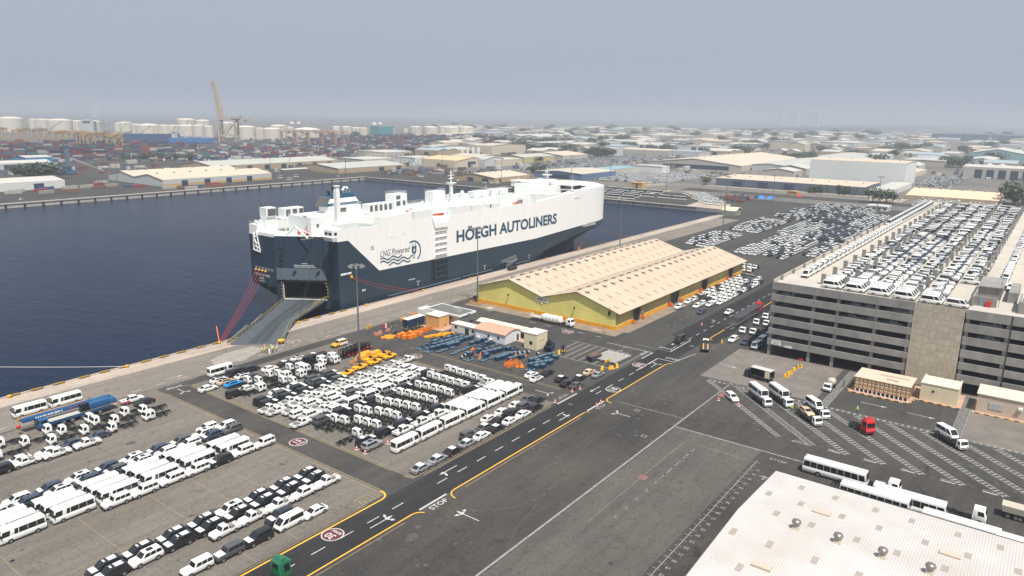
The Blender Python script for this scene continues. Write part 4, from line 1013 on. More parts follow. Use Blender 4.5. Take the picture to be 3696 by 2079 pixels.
# ------------------------------------------------------------------ the parking garage
G = thing('parking_garage', 'big open concrete parking garage with vehicles packed on its roof', 'parking garage', (213.8, 20, 0))
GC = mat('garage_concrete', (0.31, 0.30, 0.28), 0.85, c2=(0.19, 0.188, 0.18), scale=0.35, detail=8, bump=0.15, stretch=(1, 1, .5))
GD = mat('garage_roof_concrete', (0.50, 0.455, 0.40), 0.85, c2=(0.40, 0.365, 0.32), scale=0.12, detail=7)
GCOL = mat('garage_column', (0.27, 0.26, 0.235), 0.85, var=.15, scale=.6)
GX, GY0, GY1, GXE = 213.8, -32.0, 64.0, 500.0
bands = [(20.1, 22.35), (16.7, 18.7), (13.3, 15.2), (9.8, 11.7), (6.6, 8.3), (3.15, 5.0)]
for bi, (z0, z1) in enumerate(bands):
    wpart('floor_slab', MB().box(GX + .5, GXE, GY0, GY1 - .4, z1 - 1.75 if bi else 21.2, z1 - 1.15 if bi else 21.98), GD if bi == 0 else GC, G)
    for a, b_ in ((52.05, 63.97), (45.55, 51.99), (35.65, 45.49), (26.55, 35.59), (5.1, 14.85), (-6, 5.0), (-18, -6.06), (-31.9, -18.06)):
        if a == 26.55 and bi == 5: a = 26.9
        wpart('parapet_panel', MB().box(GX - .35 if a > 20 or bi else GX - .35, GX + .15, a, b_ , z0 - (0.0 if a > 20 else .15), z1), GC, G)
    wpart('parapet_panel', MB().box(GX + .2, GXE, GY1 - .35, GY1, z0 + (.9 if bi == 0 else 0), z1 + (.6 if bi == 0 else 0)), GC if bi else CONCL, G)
cz = MB()
cm = MB().box(-.1, .8, -.42, .42, 0, 21.4).mesh('column', GCOL)
for y in (63.4, 52.0, 45.5, 35.6, 27.3, 14.3, 5.6, -6, -18, -30):
    link('column', cm, G, Vector((GX + .2, y, 0)) - G.location)
for x in (226.8, 240, 253): 
    for y in (63.4, 52, 45.5, 35.6, 27): link('column', cm, G, Vector((x, y, 0)) - G.location)
for i in range(22): link('column', cm, G, Vector((226.8 + i * 13.1, 63.4, 0)) - G.location)
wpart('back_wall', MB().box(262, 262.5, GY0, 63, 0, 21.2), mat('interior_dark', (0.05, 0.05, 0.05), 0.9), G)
wpart('joint_line', MB().box(GX - .42, GX - .36, 4.9, 5.15, 0, 22.3), BLACK, G)
# pale panel wall over the stair shaft, each panel its own
PANM = [mat('panel_beige', (0.43, 0.385, 0.30), 0.85, var=0.12, scale=0.9, detail=7), mat('panel_beige_dusty', (0.405, 0.36, 0.285), 0.85, var=0.12, scale=0.8, detail=7), mat('panel_beige_pale', (0.455, 0.405, 0.32), 0.85, var=0.12, scale=1.0, detail=7)]
PNL = [MB().box(-.12, 0, 0.02, 1.43, 0.02, 1.68).mesh('wall_panel', m_) for m_ in PANM]
PNS = MB().box(-.12, 0, 0.02, .69, 0.02, 1.68).mesh('wall_panel', PANM[0])
wpart('shaft_wall', MB().box(GX - .2, GX + .6, 15.1, 26.45, 0, 22.2), mat('panel_joint', (0.16, 0.14, 0.11), .9), G)
for r_ in range(13):
    y = 15.1; z = r_ * 1.7 + .05
    while y < 26.4:
        if R.random() < .22 or y > 25.0: link('wall_panel', PNS, G, Vector((GX - .2, y, z)) - G.location); y += .71
        else: link('wall_panel', R.choice(PNL), G, Vector((GX - .2, y, z)) - G.location); y += 1.45
# roof: grey stub columns, parapet posts, ramp kerb, shed rooms
sc_ = MB().box(-.6, .6, -.55, .55, 0, 2.9).box(-.66, .66, -.61, .61, 2.9, 3.05).mesh('roof_stub_column', GCOL)
ROOFZ = 22.0
for y in (52.0, 45.6, 27.2, 15.3):
    for i in range(20):
        x = 221.6 + i * 13.1 + (3 if y < 30 else 0)
        if x > 490 or (y == 15.3 and x < 240): continue
        link('roof_stub_column', sc_, G, Vector((x, y, ROOFZ)) - G.location)
pp = MB().box(-.3, .3, -.3, .3, 0, 1.5).mesh('parapet_post', GCOL)
for i in range(24): link('parapet_post', pp, G, Vector((219.6 + i * 11.6, 63.2, ROOFZ)) - G.location)
wpart('ramp_kerb', MB().box(395, 500, 61.0, 61.4, ROOFZ, ROOFZ + 1.1).box(440, 500, 55.4, 55.8, ROOFZ, ROOFZ + 1.1).box(499.6, 500, 20, 62, ROOFZ, ROOFZ + .9), CONCL, G)
wpart('stair_room', MB().box(232.5, 247, 9.0, 14.2, ROOFZ, ROOFZ + 3.2).box(232, 247.5, 8.7, 14.5, ROOFZ + 3.2, ROOFZ + 3.45), GC, G)
wpart('roof_screen_wall', MB().box(220.2, 232, 14.2, 14.6, ROOFZ, ROOFZ + 2.6).box(222, 222.5, 9.2, 14.2, ROOFZ, ROOFZ + 2.5).box(220, 231, 4.2, 4.6, ROOFZ, ROOFZ + 3.0).box(231, 246, 5.2, 7.4, ROOFZ, ROOFZ + 2.8).box(219.0, 219.4, -1, 4.4, ROOFZ, ROOFZ + 3.0), GC, G)
wpart('stair_door', MB().box(221.88, 221.98, 12.1, 13.1, ROOFZ, ROOFZ + 2.1), mat('door_grey_blue', (0.20, 0.25, 0.29), .5), G)
wpart('fire_cabinet', MB().box(221.3, 221.9, 10.4, 11.5, ROOFZ, ROOFZ + 1.5), RED, G)
wpart('sign', MB().box(213.3, 213.42, 59.9, 62.6, 3.5, 4.7), WHITE, G)
for z, s in ((4.35, '~8'), (3.85, '~7')):
    o = wall_text_x('sign_word', s, .42, BLACK, 213.28, 61.25, z, G); o.location = Vector((213.28, 61.25, z)) - G.location
wpart('sign', MB().box(213.3, 213.42, 56.7, 58.7, 3.2, 3.75), WHITE, G)
o = wall_text_x('sign_word', '~5', .3, RED, 213.28, 57.9, 3.47, G); o.location = Vector((213.28, 57.9, 3.47)) - G.location
wp = MB()
for x, y in ((232, 40), (256, 30), (219, 31), (226, 22)): wp.tube((x, y, ROOFZ), (x, y, ROOFZ + 7), .06, n=5)
for x in (219, 224, 233, 248, 266, 286): wp.tube((x + 4, 68.5, 0), (x + 4, 68.5, 13), .09, n=5)
wpart('lightning_rod', MB().tube((219, 31, ROOFZ), (219, 31, ROOFZ + 6), .06, n=5).tube((232, 22, ROOFZ), (232, 22, ROOFZ + 6), .06, n=5).tube((223.5, 8.8, ROOFZ), (223.5, 8.8, ROOFZ + 8), .06, n=5), MASTM, G)
for i, x in enumerate((217, 227, 239, 252, 268)): thing('lamp_post', f'thin grey pole beside the long garage side, {nth(i)} from its front corner', 'pole', (x, 71, 0), 0, 'thin poles beside the garage', MB().tube((0, 0, 0), (0, 0, 12.5), .09, .06, n=6).mesh('lamp_post', MASTM) if i == 0 else bpy.data.meshes['lamp_post'])

# ------------------------------------------------------------------ rooms in front of the garage
PINK = mat('pink_paving', (0.42, 0.27, 0.21), 0.85, var=.12, scale=.8)
sheet('paved_island', [rect(196.6, 212.5, 22.4, 37), rect(201.2, 212.5, 11.9, 22.39), rect(200.9, 212.5, -14, 9.6)], 0.013, PINK)
def kerb(x0, y0, x1, y1, label):
    d = Vector((x1 - x0, y1 - y0)); L = d.length; n_ = int(L / 1.0); t = thing('striped_kerb', label, 'kerb', (x0, y0, 0.0))
    t.rotation_euler = (0, 0, math.atan2(d.y, d.x))
    kb = [bpy.data.meshes.get('kerb_stone') or MB().box(0, .97, -.14, .14, 0, .16).mesh('kerb_stone', BLACK), bpy.data.meshes.get('kerb_stone_y') or MB().box(0, .97, -.14, .14, 0, .16).mesh('kerb_stone_y', mat('kerb_yellow', (.62, .33, .05), .8))]
    for i in range(n_): link('kerb_stone', kb[i % 2], t, (i, 0, 0))
kerb(196.4, 23, 196.4, 37.2, 'black and yellow kerb before the panelled water tank'); kerb(200.8, 12, 201.1, 21.5, 'black and yellow kerb before the cream pump room'); kerb(200.7, -14, 200.7, 9.4, 'black and yellow kerb before the beige room with an air conditioner')
kerb(196.6, 37.3, 212, 37.3, 'black and yellow kerb beside the crossing at the water tank'); kerb(196.5, 22.7, 201, 22.0, 'short black and yellow kerb corner between the tank and the pump room')
T = thing('water_tank', 'long panelled orange-beige water tank on white feet before the garage', 'water tank', (202, 29.5, 0))
TK = mat('tank_panel', (0.52, 0.36, 0.22), 0.6, var=.12, scale=2.0); TKT = mat('tank_top', (0.62, 0.47, 0.37), 0.7, var=.08, scale=.6)
wpart('tank_body', MB().box(198.1, 206.4, 23.0, 35.9, .75, 3.75), mat('tank_joint', (0.20, 0.13, 0.08), .8), T)
wpart('tank_roof', MB().box(197.9, 206.7, 22.8, 36.1, 3.75, 3.95), TKT, T)
tp = MB().frus((0, .06, .03, .96, .03), (0, .06, .03, .96, .95)); tp = MB().add([(0, .04, .03), (0, .96, .03), (0, .96, .95), (0, .04, .95), (-.12, .25, .25), (-.12, .75, .25), (-.12, .75, .75), (-.12, .25, .75)], [(0, 4, 5, 1)[::-1], (1, 5, 6, 2)[::-1], (2, 6, 7, 3)[::-1], (3, 7, 4, 0)[::-1], (4, 7, 6, 5)[::-1]]).mesh('tank_panel', TK)
tf = MB().box(-.35, .5, -.13, .13, 0, .75).mesh('tank_foot', WHITE)
for j in range(13):
    for k in range(3): link('tank_panel', tp, T, Vector((198.08, 23.0 + j * .992, .75 + k)) - T.location)
    link('tank_foot', tf, T, Vector((198.2, 23.3 + j * 1.02, 0)) - T.location)
wpart('tank_pipe', MB().tube((200, 26, 4.1), (200.6, 29, 4.1), .1, n=6).tube((203, 24, 4.2), (203, 31, 4.2), .08, n=6).tube((198.0, 31, 0), (198.0, 31, 3.9), .06, n=5).tube((198.0, 26, 0), (198.0, 26, 3.9), .06, n=5), mat('pipe_rose', (.38, .20, .17), .6), T)
T = thing('pump_room', 'cream windowless pump room beside the panelled water tank', 'building', (205.5, 17.2, 0))
wpart('wall', MB().box(202.0, 209.6, 13.0, 21.2, 0, 4.4), CREAM, T); wpart('roof', MB().box(202.3, 209.3, 13.3, 20.9, 4.4, 4.43).box(201.9, 209.7, 12.9, 13.25, 4.4, 4.65).box(201.9, 209.7, 20.95, 21.3, 4.4, 4.65).box(201.9, 202.25, 13.25, 20.95, 4.4, 4.65), mat('flat_roof_cream', (.66, .56, .46), .8), T)
wpart('stain', MB().tube((201.92, 18.4, 2.8), (201.99, 18.4, 2.8), .3, n=10), BLACK, T)
T = thing('plant_room', 'beige room with louvre window and air conditioner at the picture edge', 'building', (206, -2, 0))
wpart('wall', MB().box(202.2, 210, -14, 9.0, 0, 4.5), mat('beige_wall', (.55, .46, .36), .85, var=.06, scale=.4), T); wpart('roof', MB().box(202.0, 210.2, -14.2, 9.2, 4.5, 4.7), mat('flat_roof_cream', (.66, .56, .46)), T)
for i in range(3): wpart('window', MB().box(202.08, 202.2, 4.6 + i * .95 - 1.0, 5.5 + i * .95 - 1.0, 1.3, 2.9), mat('frosted_louvre', (.45, .45, .44), .4), T)
wpart('air_conditioner', MB().box(201.7, 202.2, -.3, .6, 2.4, 3.0).tube((201.66, .15, 2.7), (201.7, .15, 2.7), .22, n=10), SHIPW2, T)
# ------------------------------------------------------------------ service yard buildings in the middle
def room(name, label, x0, x1, y0, y1, h, wm_, rm_, cat='building', windows=(), over=.15, doors=()):
    T = thing(name, label, cat, ((x0 + x1) / 2, (y0 + y1) / 2, 0))
    wpart('wall', MB().box(x0, x1, y0, y1, 0, h), wm_, T); wpart('roof', MB().box(x0 - over, x1 + over, y0 - over, y1 + over, h, h + .2), rm_, T)
    for f_, a, b_, z0, z1 in windows:
        m_ = MB().box(x0 - .06, x0 + .02, a, b_, z0, z1) if f_ == 'x' else MB().box(a, b_, y0 - .06, y0 + .02, z0, z1)
        w_ = wpart('window', m_, GLASS, T)
    for f_, a, b_, z1 in doors:
        m_ = MB().box(x0 - .05, x0 + .02, a, b_, 0, z1) if f_ == 'x' else MB().box(a, b_, y0 - .05, y0 + .02, 0, z1)
        wpart('door', m_, DARKG, T)
    return T
FLATW = mat('flat_roof_white', (.70, .62, .54), .8, var=.05, scale=.4); WALLW = mat('office_white', (.64, .62, .58), .8, var=.05, scale=.5); ROOFG = mat('flat_roof_grey', (.13, .13, .125), .85, var=.12, scale=.6)
T = room('port_office', 'white flat-roofed port office with grey roof and wide white eaves', 177.2, 182.8, 154.6, 167.6, 3.5, WALLW, ROOFG, windows=(('x', 158, 159.2, 1.8, 2.6), ('y', 179, 179.7, 2.3, 2.9), ('y', 180, 180.7, 2.3, 2.9), ('y', 181, 181.7, 2.3, 2.9)), over=.2)
wpart('eave', MB().box(175.8, 184.2, 153.0, 153.3, 3.5, 4.1).box(175.8, 184.2, 168.4, 168.7, 3.5, 4.1).box(175.8, 176.1, 153.3, 168.4, 3.5, 4.1).box(183.9, 184.2, 153.3, 168.4, 3.5, 4.1).box(176.1, 183.9, 153.3, 168.4, 3.5, 3.7), SHIPW2, T)
wpart('eave_roof', MB().flat(rect(176.1, 183.9, 153.3, 168.4), 3.93), ROOFG, T)
wpart('roof_cooler', MB().box(178.6, 179.8, 156.4, 158.4, 3.95, 5.6).box(179.9, 180.8, 156.4, 158.2, 3.95, 5.4), mat('cooler_grey', (.42, .42, .41), .5), T)
wpart('sign', MB().box(175.7, 175.78, 160.6, 162.0, 3.65, 3.98).box(179.7, 180.9, 152.92, 153.0, 3.65, 3.98), mat('sign_blue', (0, 0, 0)), T)
room('switch_room', 'orange-tan box room between the blue container and the office', 170.3, 175.2, 157.2, 163.2, 4.0, mat('orange_tan_wall', (.66, .36, .13), .85, var=.05, scale=.5), FLATW, windows=(('y', 173.0, 173.5, .6, 1.1),))
sheet('switch_room_paving', [rect(168.8, 177, 154.5, 164.5)], 0.008, PINK)
room('guard_room', 'low white flat-roofed room joined to the terracotta-roofed hall', 171.2, 174.6, 142.1, 152.6, 2.6, WALLW, FLATW, windows=(('x', 150.2, 151.2, 1.3, 2.1), ('x', 143.1, 144.0, 1.2, 2.1)), doors=(('x', 145.2, 146.8, 2.1),))
T = thing('workshop_hall', 'white hall with curved terracotta roof behind the blue crates', 'building', (174.3, 135.8, 0))
wpart('wall', MB().box(170.4, 178.4, 129.9, 141.9, 0, 3.1).yext([(170.4, 3.1), (172.4, 3.75), (174.4, 3.95), (176.4, 3.75), (178.4, 3.1)], 129.9, 130.1), mat('hall_white', (.70, .71, .73), .7), T)
pr = [(170.1, 3.05), (172.3, 3.82), (174.4, 4.05), (176.5, 3.82), (178.7, 3.05)]
wpart('roof', MB().yext(pr + [(x, z + .12) for x, z in pr[::-1]], 129.6, 142.2), mat('terracotta_roof', (.62, .30, .21), .7, var=.06, scale=.5), T)
for y in (136.6, 132.7): wpart('window', MB().box(170.33, 170.4, y - .5, y + .2, 1.3, 2.2), GLASS, T)
wpart('door', MB().box(176.4, 177.4, 129.83, 129.9, 0, 2.1), DARKG, T)
for y in (140, 135.2): wpart('air_conditioner', MB().box(169.9, 170.38, y, y + .8, .3, .9), SHIPW2, T)
T = room('control_tower', 'cream box building two storeys tall at the end of the canopy', 172.0, 177.6, 119.2, 123.9, 4.9, CREAM, FLATW, windows=(('x', 120.8, 121.8, 1.6, 2.6), ('y', 173.4, 173.7, 2.6, 2.8), ('y', 174.4, 174.7, 2.6, 2.8), ('y', 175.4, 175.7, 2.6, 2.8)), over=.1)
T = thing('shade_canopy', 'scalloped cream shade canopy behind the terracotta hall', 'canopy', (180.6, 137, 0))
mb = MB(); N_s = 48
for i in range(N_s + 1):
    y = 126.5 + 22 * i / N_s; s_ = abs(math.sin(math.pi * i / 6)) * .45
    for x, z in ((178.6, 2.5 + s_ * .4), (180.6, 3.1 + s_), (182.8, 2.6 + s_ * .5)): mb.v.append((x, y, z))
for i in range(N_s):
    for j in range(2): mb.f.append([i * 3 + j, i * 3 + j + 1, i * 3 + j + 4, i * 3 + j + 3]); mb.m.append(0); mb.sm.append(True)
wpart('canopy_fabric', mb, mat('canopy_cream', (.72, .58, .46), .8), T)
mb = MB()
for i in range(8): mb.tube((182.7, 126.8 + i * 3.1, 0), (182.7, 126.8 + i * 3.1, 2.7), .07, n=5)
wpart('canopy_post', mb, STEEL, T)
sheet('hall_paving', [rect(176, 180, 122, 131)], 0.008, PINK)
CRM = corrugated('container_navy', (0.02, 0.04, 0.10), 0.28, 0, depth=.7)
T = thing('site_container', 'navy blue site container with a pale roof beside the orange-tan room', 'container', (168.2, 167, 0), 0)
wpart('wall', MB().box(164.3, 172.0, 165.6, 168.2, .15, 2.75), CRM, T); wpart('roof', MB().box(164.2, 172.1, 165.5, 168.3, 2.75, 2.85), FLATW, T); wpart('door', MB().box(164.22, 164.3, 166.2, 167.2, .2, 2.3), BLACK, T)
T = thing('reefer_container', 'white container standing end-on at the office corner', 'container', (179, 172.6, 0)); wpart('wall', MB().box(177.4, 182, 171.2, 174.0, .1, 2.8), mat('container_white', (.66, .66, .64), .6), T); wpart('door', MB().box(177.33, 177.4, 171.4, 173.8, .2, 2.6), SHIPW2, T)
for i, (x, y) in enumerate(((170.2, 173.8), (176.4, 174.6))): thing('plastic_barrier', ('orange plastic barrier behind the navy container', 'orange plastic barrier beside the white container')[i], 'barrier', (x, y, 0), .1, None, MB().yext([(-1.5, 0), (1.5, 0), (1.45, 1.0), (-1.45, 1.0)], -.25, .25).mesh('plastic_barrier', ORANGE))

# ------------------------------------------------------------------ near roof at the lower right corner
NR = thing('near_warehouse', 'pale ribbed warehouse roof with turbine vents in the lower corner', 'warehouse', (105, 0, 0))
NRM = corrugated('near_roof', (0.53, 0.51, 0.49), .38, 1, c2=(0.45, 0.415, 0.385), depth=.3)
RZ, EZ = 10.3, 9.2
def rz_(x): return RZ - abs(x - 102.5) * (RZ - EZ) / 18.5
mb = MB()
mb.add([(83, -45, rz_(83)), (102.5, -45, RZ), (121.2, -45, EZ), (83, 32.6, rz_(83)), (102.5, 32.6, RZ), (121.2, 32.6, EZ)], [(0, 1, 4, 3), (1, 2, 5, 4)])
mb.add([(83, 32.6, rz_(83)), (102.5, 32.6, RZ), (121.2, 32.6, EZ), (121.2, 32.6, EZ - .3), (102.5, 32.6, RZ - .3), (83, 32.6, rz_(83) - .3)], [(0, 1, 4, 5), (1, 2, 3, 4)])
wpart('roof', mb, NRM, NR)
wpart('wall', MB().box(120.4, 120.8, -45, 32.2, 0, 8.9).box(83, 120.4, 31.9, 32.2, 0, 8.6), CONCL, NR)
wpart('gutter', MB().box(121.2, 121.7, -45, 32.6, 8.8, 9.12), DARKG, NR)
SKB = mat('skylight_tan', (0.34, 0.29, 0.25), .5, var=.1, scale=1)
skm = MB().box(-.85, .85, -.42, .42, 0, .035).mesh('skylight', SKB)
for x, ys in ((117.4, (27.2, 21.9, 15.9, 10.8, 4.7, -.6, -6)), (111.4, (30.7, 25.6, 19.5, 14.3, 8.2, 2.9, -3)), (105.3, (27.6, 22.4, 16.1, 10.9, 5, 0)), (96.6, (31.1, 25.8, 19.6, 14, 8, 2)), (89.2, (27.4, 21.5, 15.6, 9.8, 4)), (128, ())):
    for y in ys: o = link('skylight', skm, NR, Vector((x, y, rz_(x) + .01)) - NR.location); o.rotation_euler = (0, math.atan((RZ - EZ) / 18.5) * (1 if x > 102.5 else -1), 0)
VM = mat('turbine_metal', (0.30, 0.27, 0.24), .35, metal=.6)
for y in (23.9, 18.1, 12.3, 6.5, .7):
    t = wpart('turbine_vent', MB().lathe([(.1, .55), (.45, .6), (.62, .85), (.68, 1.1), (.55, 1.35), (.2, 1.48), (.05, 1.5)], (102.6, y, RZ), 16), VM, NR)
    wpart('vent_base', MB().frus((102.0, 103.2, y - .6, y + .6, RZ - .1), (102.3, 102.9, y - .3, y + .3, RZ + .6)), SKB if 0 else mat('vent_base', (.50, .42, .35), .5), t)
for x, y in ((110.3, 22.2), (109.8, 4.9), (91, 25), (91, 8)):
    z = rz_(x); wpart('roof_hatch', MB().box(x - .6, x + .6, y - 1.3, y + 1.3, z - .1, z + .3), mat('roof_hatch', (.50, .42, .35), .6), NR)
# ------------------------------------------------------------------ vehicles
PAL = dict(white=(0.80, 0.80, 0.78), pearl=(0.70, 0.68, 0.62), black=(0.012, 0.012, 0.014), navy=(0.018, 0.022, 0.035), grey=(0.10, 0.105, 0.11), silver=(0.34, 0.35, 0.36), dblue=(0.035, 0.05, 0.085), beige=(0.62, 0.46, 0.30), cyan=(0.0, 0.30, 0.72), red=(0.45, 0.015, 0.015), orange=(0.85, 0.33, 0.01), green=(0.01, 0.13, 0.06), sky=(0.40, 0.50, 0.55), yellow=(0.75, 0.40, 0.03))
def paint(c):
    m = mat('paint_' + c, PAL[c], 0.32, coat=0.6, metal=0.3 if c in ('silver', 'grey') else 0)
    return m
def loft(mb, st, mi=0):
    """st: (x, half_bottom, half_mid, half_top, zb, zm, zt) from rear to front"""
    n = 6; v = []
    for x, hb, hm, ht, zb_, zm, zt in st: v += [(x, -hb, zb_), (x, -hm, zm), (x, -ht, zt), (x, ht, zt), (x, hm, zm), (x, hb, zb_)]
    f = [(j * n + i, (j + 1) * n + i, (j + 1) * n + (i + 1) % n, j * n + (i + 1) % n) for j in range(len(st) - 1) for i in range(n)]
    f += [tuple(range(n)), tuple(range((len(st) - 1) * n, len(st) * n))[::-1]]
    f = [q[::-1] for q in f]
    return mb.add(v, f, mi)
def wheel_mesh(r, wd):
    k = f'wheel_{r:.2f}_{wd:.2f}'
    if k in bpy.data.meshes: return bpy.data.meshes[k]
    mb = MB(); mb.tube((0, -wd / 2, 0), (0, wd / 2, 0), r, n=14, mi=0)
    for s in (-1, 1): mb.tube((0, s * wd / 2, 0), (0, s * (wd / 2 + .012), 0), r * .6, n=10, mi=1)
    return mb.mesh(k, [TYRE, RIM])
PROTO = {}
SPECS = dict(
 # body stations (x, zt), cabin: base x0,x1, top x0,x1, roof z, belt z, half width, wheelbase front/rear x, wheel r
 sedan=dict(L=4.75, hw=.92, zb=.24, top=[(-2.37, .62), (-2.2, .98), (-1.6, 1.06), (1.0, .98), (2.0, .84), (2.37, .55)], cab=(-1.95, 1.25, -1.05, .35), zr=1.44, belt=.97, wh=(-1.42, 1.42), r=.34),
 suv=dict(L=4.6, hw=.93, zb=.28, top=[(-2.3, .7), (-2.22, 1.12), (.9, 1.10), (1.95, .98), (2.3, .62)], cab=(-2.15, 1.2, -1.85, .35), zr=1.66, belt=1.06, wh=(-1.38, 1.38), r=.36),
 coupe=dict(L=4.85, hw=.95, zb=.24, top=[(-2.42, .7), (-2.3, 1.0), (1.0, 1.0), (2.1, .82), (2.42, .52)], cab=(-2.15, 1.3, -1.0, .4), zr=1.48, belt=.98, wh=(-1.45, 1.48), r=.37),
 bigsuv=dict(L=5.0, hw=.98, zb=.35, top=[(-2.48, .8), (-2.42, 1.26), (.95, 1.24), (2.15, 1.18), (2.5, .8)], cab=(-2.38, 1.15, -2.15, .35), zr=1.92, belt=1.22, wh=(-1.43, 1.43), r=.40),
 wagon=dict(L=4.95, hw=.88, zb=.42, top=[(-2.4, .8), (-2.38, 1.26), (.7, 1.26), (2.2, 1.20), (2.4, .85)], cab=(-2.36, .80, -2.28, .42), zr=1.98, belt=1.24, wh=(-1.40, 1.42), r=.39),
 pickup=dict(L=5.2, hw=.88, zb=.42, top=[(-.55, .85), (-.5, 1.26), (.85, 1.26), (2.3, 1.20), (2.55, .85)], cab=(-.45, 1.05, -.36, .62), zr=1.94, belt=1.24, wh=(-1.58, 1.60), r=.40, bed=(-2.6, -.56)),
 dpickup=dict(L=5.3, hw=.90, zb=.42, top=[(-.95, .85), (-.9, 1.2), (1.0, 1.2), (2.4, 1.12), (2.65, .8)], cab=(-.92, 1.3, -.75, .75), zr=1.84, belt=1.18, wh=(-1.6, 1.6), r=.40, bed=(-2.65, -.96)),
 van=dict(L=5.3, hw=.94, zb=.3, top=[(-2.65, .8), (-2.6, 1.2), (2.3, 1.16), (2.62, .75)], cab=(-2.58, 2.42, -2.5, 1.35), zr=2.25, belt=1.16, wh=(-1.55, 1.65), r=.35),
 bus=dict(L=7.0, hw=1.03, zb=.35, top=[(-3.5, .8), (-3.46, 1.25), (3.40, 1.25), (3.5, .8)], cab=(-3.45, 3.40, -3.36, 3.05), zr=2.62, belt=1.24, wh=(-2.05, 1.95), r=.38),
 coach=dict(L=12.0, hw=1.27, zb=.4, top=[(-6, .8), (-5.96, 1.45), (5.9, 1.45), (6, .8)], cab=(-5.95, 5.9, -5.85, 5.6), zr=3.15, belt=1.44, wh=(-2.9, 3.4), r=.5),
)
def build_car(kind, colr, var=''):
    key = (kind, colr, var)
    if key in PROTO: return PROTO[key]
    s = SPECS[kind]; P = paint(colr); hw = s['hw']; zb_, zr, belt = s['zb'], s['zr'], s['belt']
    mb = MB(); st = []
    tp_ = s['top']; x0 = tp_[0][0]; x1 = tp_[-1][0]
    for i, (x, z) in enumerate(tp_):
        e = .90 if i in (0, len(tp_) - 1) else 1
        st.append((x, hw * .93 * e, hw * e, hw * .95 * e, zb_ + (.06 if e < 1 else 0), (zb_ + z) / 2 + .05, z))
    loft(mb, st, 0)
    cb = s['cab']; ch = hw * .93; cr = hw * (.80 if kind not in ('van', 'bus', 'coach', 'wagon', 'pickup') else .88)
    base = (cb[0], cb[1], -ch, ch, belt - .02); top = (cb[2], cb[3], -cr, cr, zr)
    mb.frus(base, top, 0)
    body = mb.mesh('body', [P], bevel=0.055 if kind not in ('bus', 'coach') else .10, seg=2)
    parts = []
    q = lambda a, b_: a * 1.0
    B = [(base[0], -ch, base[4]), (base[1], -ch, base[4]), (base[1], ch, base[4]), (base[0], ch, base[4])]
    Tt = [(top[0], -cr, zr), (top[1], -cr, zr), (top[1], cr, zr), (top[0], cr, zr)]
    faces = dict(R=(B[0], B[1], Tt[1], Tt[0]), F=(B[1], B[2], Tt[2], Tt[1]), L=(B[2], B[3], Tt[3], Tt[2]), K=(B[3], B[0], Tt[0], Tt[3]))
    o_ = .03
    parts.append(('windscreen', MB().patch(faces['F'], .07, .93, .10, .90, o_).mesh('windscreen', GLASS)))
    parts.append(('rear_window', MB().patch(faces['K'], .12, .88, .18, .86, o_).mesh('rear_window', GLASS)))
    n_w = dict(sedan=2, suv=3, coupe=2, bigsuv=3, wagon=3, pickup=1, dpickup=2, van=2, bus=4, coach=8)[kind]
    v0, v1 = (.14, .86) if kind not in ('bus', 'coach') else (.10, .74)
    for side in 'RL':
        mb = MB()
        if kind == 'van':
            segs = [(.04, .66), (.72, .93)]
        elif kind == 'bus': segs = [(.03, .20), (.21, .40), (.41, .60), (.62, .70), (.80, .97)]
        elif kind == 'coach': segs = [(.015 + i * .108, .115 + i * .108) for i in range(8)] + [(.885, .975)]
        elif kind in ('pickup',): segs = [(.16, .86)]
        else:
            g_ = .9 / n_w; segs = [(.05 + i * g_, .05 + (i + 1) * g_ - .035) for i in range(n_w)]
        for a, b_ in segs:
            if side == 'L': a, b_ = 1 - b_, 1 - a
            if kind == 'bus' and side == 'R' and 0: pass
            mb.patch(faces[side], a, b_, v0, v1, o_)
        parts.append(('side_window', mb.mesh('side_window', GLASS)))
    r = s['r']
    for x in s['wh']:
        for sd in (-1, 1): parts.append(('wheel', wheel_mesh(r, .24 if r < .45 else .3), (x, sd * (hw - .10), r)))
    # dark arches, bumpers, lamps
    mb = MB()
    for x in s['wh']:
        for sd in (-1, 1): mb.tube((x, sd * (hw - .22), r), (x, sd * (hw + .004), r), r * 1.16, n=12, smooth=False)
    if kind in ('pickup', 'wagon', 'dpickup', 'bigsuv'):
        mb.box(x1 - .04, x1 + .10, -hw * .95, hw * .95, zb_ + .02, zb_ + .30)
        if kind != 'pickup': mb.box(x0 - .06, x0 + .06, -hw * .9, hw * .9, zb_, zb_ + .25)
    if kind in ('van',): mb.box(x1 - .12, x1 + .03, -hw * .93, hw * .93, zb_, zb_ + .38)
    mb.box(x1 - .08, x1 + .012, -hw * .5, hw * .5, zb_ + .35, min(zb_ + .52, tp_[-1][1] - .02))
    parts.append(('bumper', mb.mesh('bumper', DARKG)))
    mb = MB()
    for sd in (-1, 1): mb.box(x1 - .22, x1 - .02 + (.04 if kind in ('bus', 'coach', 'van') else 0), sd * hw * .72 - .17, sd * hw * .72 + .17, tp_[-1][1] - .14, tp_[-1][1] + .02)
    parts.append(('headlight', mb.mesh('headlight', mat('lamp_glass', (.55, .57, .58), .15))))
    mb = MB()
    for sd in (-1, 1): mb.box(x0 - .012 if 'bed' not in s else s['bed'][0] - .02, (x0 if 'bed' not in s else s['bed'][0]) + .12, sd * hw * .84 - .1, sd * hw * .84 + .1, .75, 1.0)
    parts.append(('tail_lamp', mb.mesh('tail_lamp', mat('lamp_red', (.35, .01, .01), .3))))
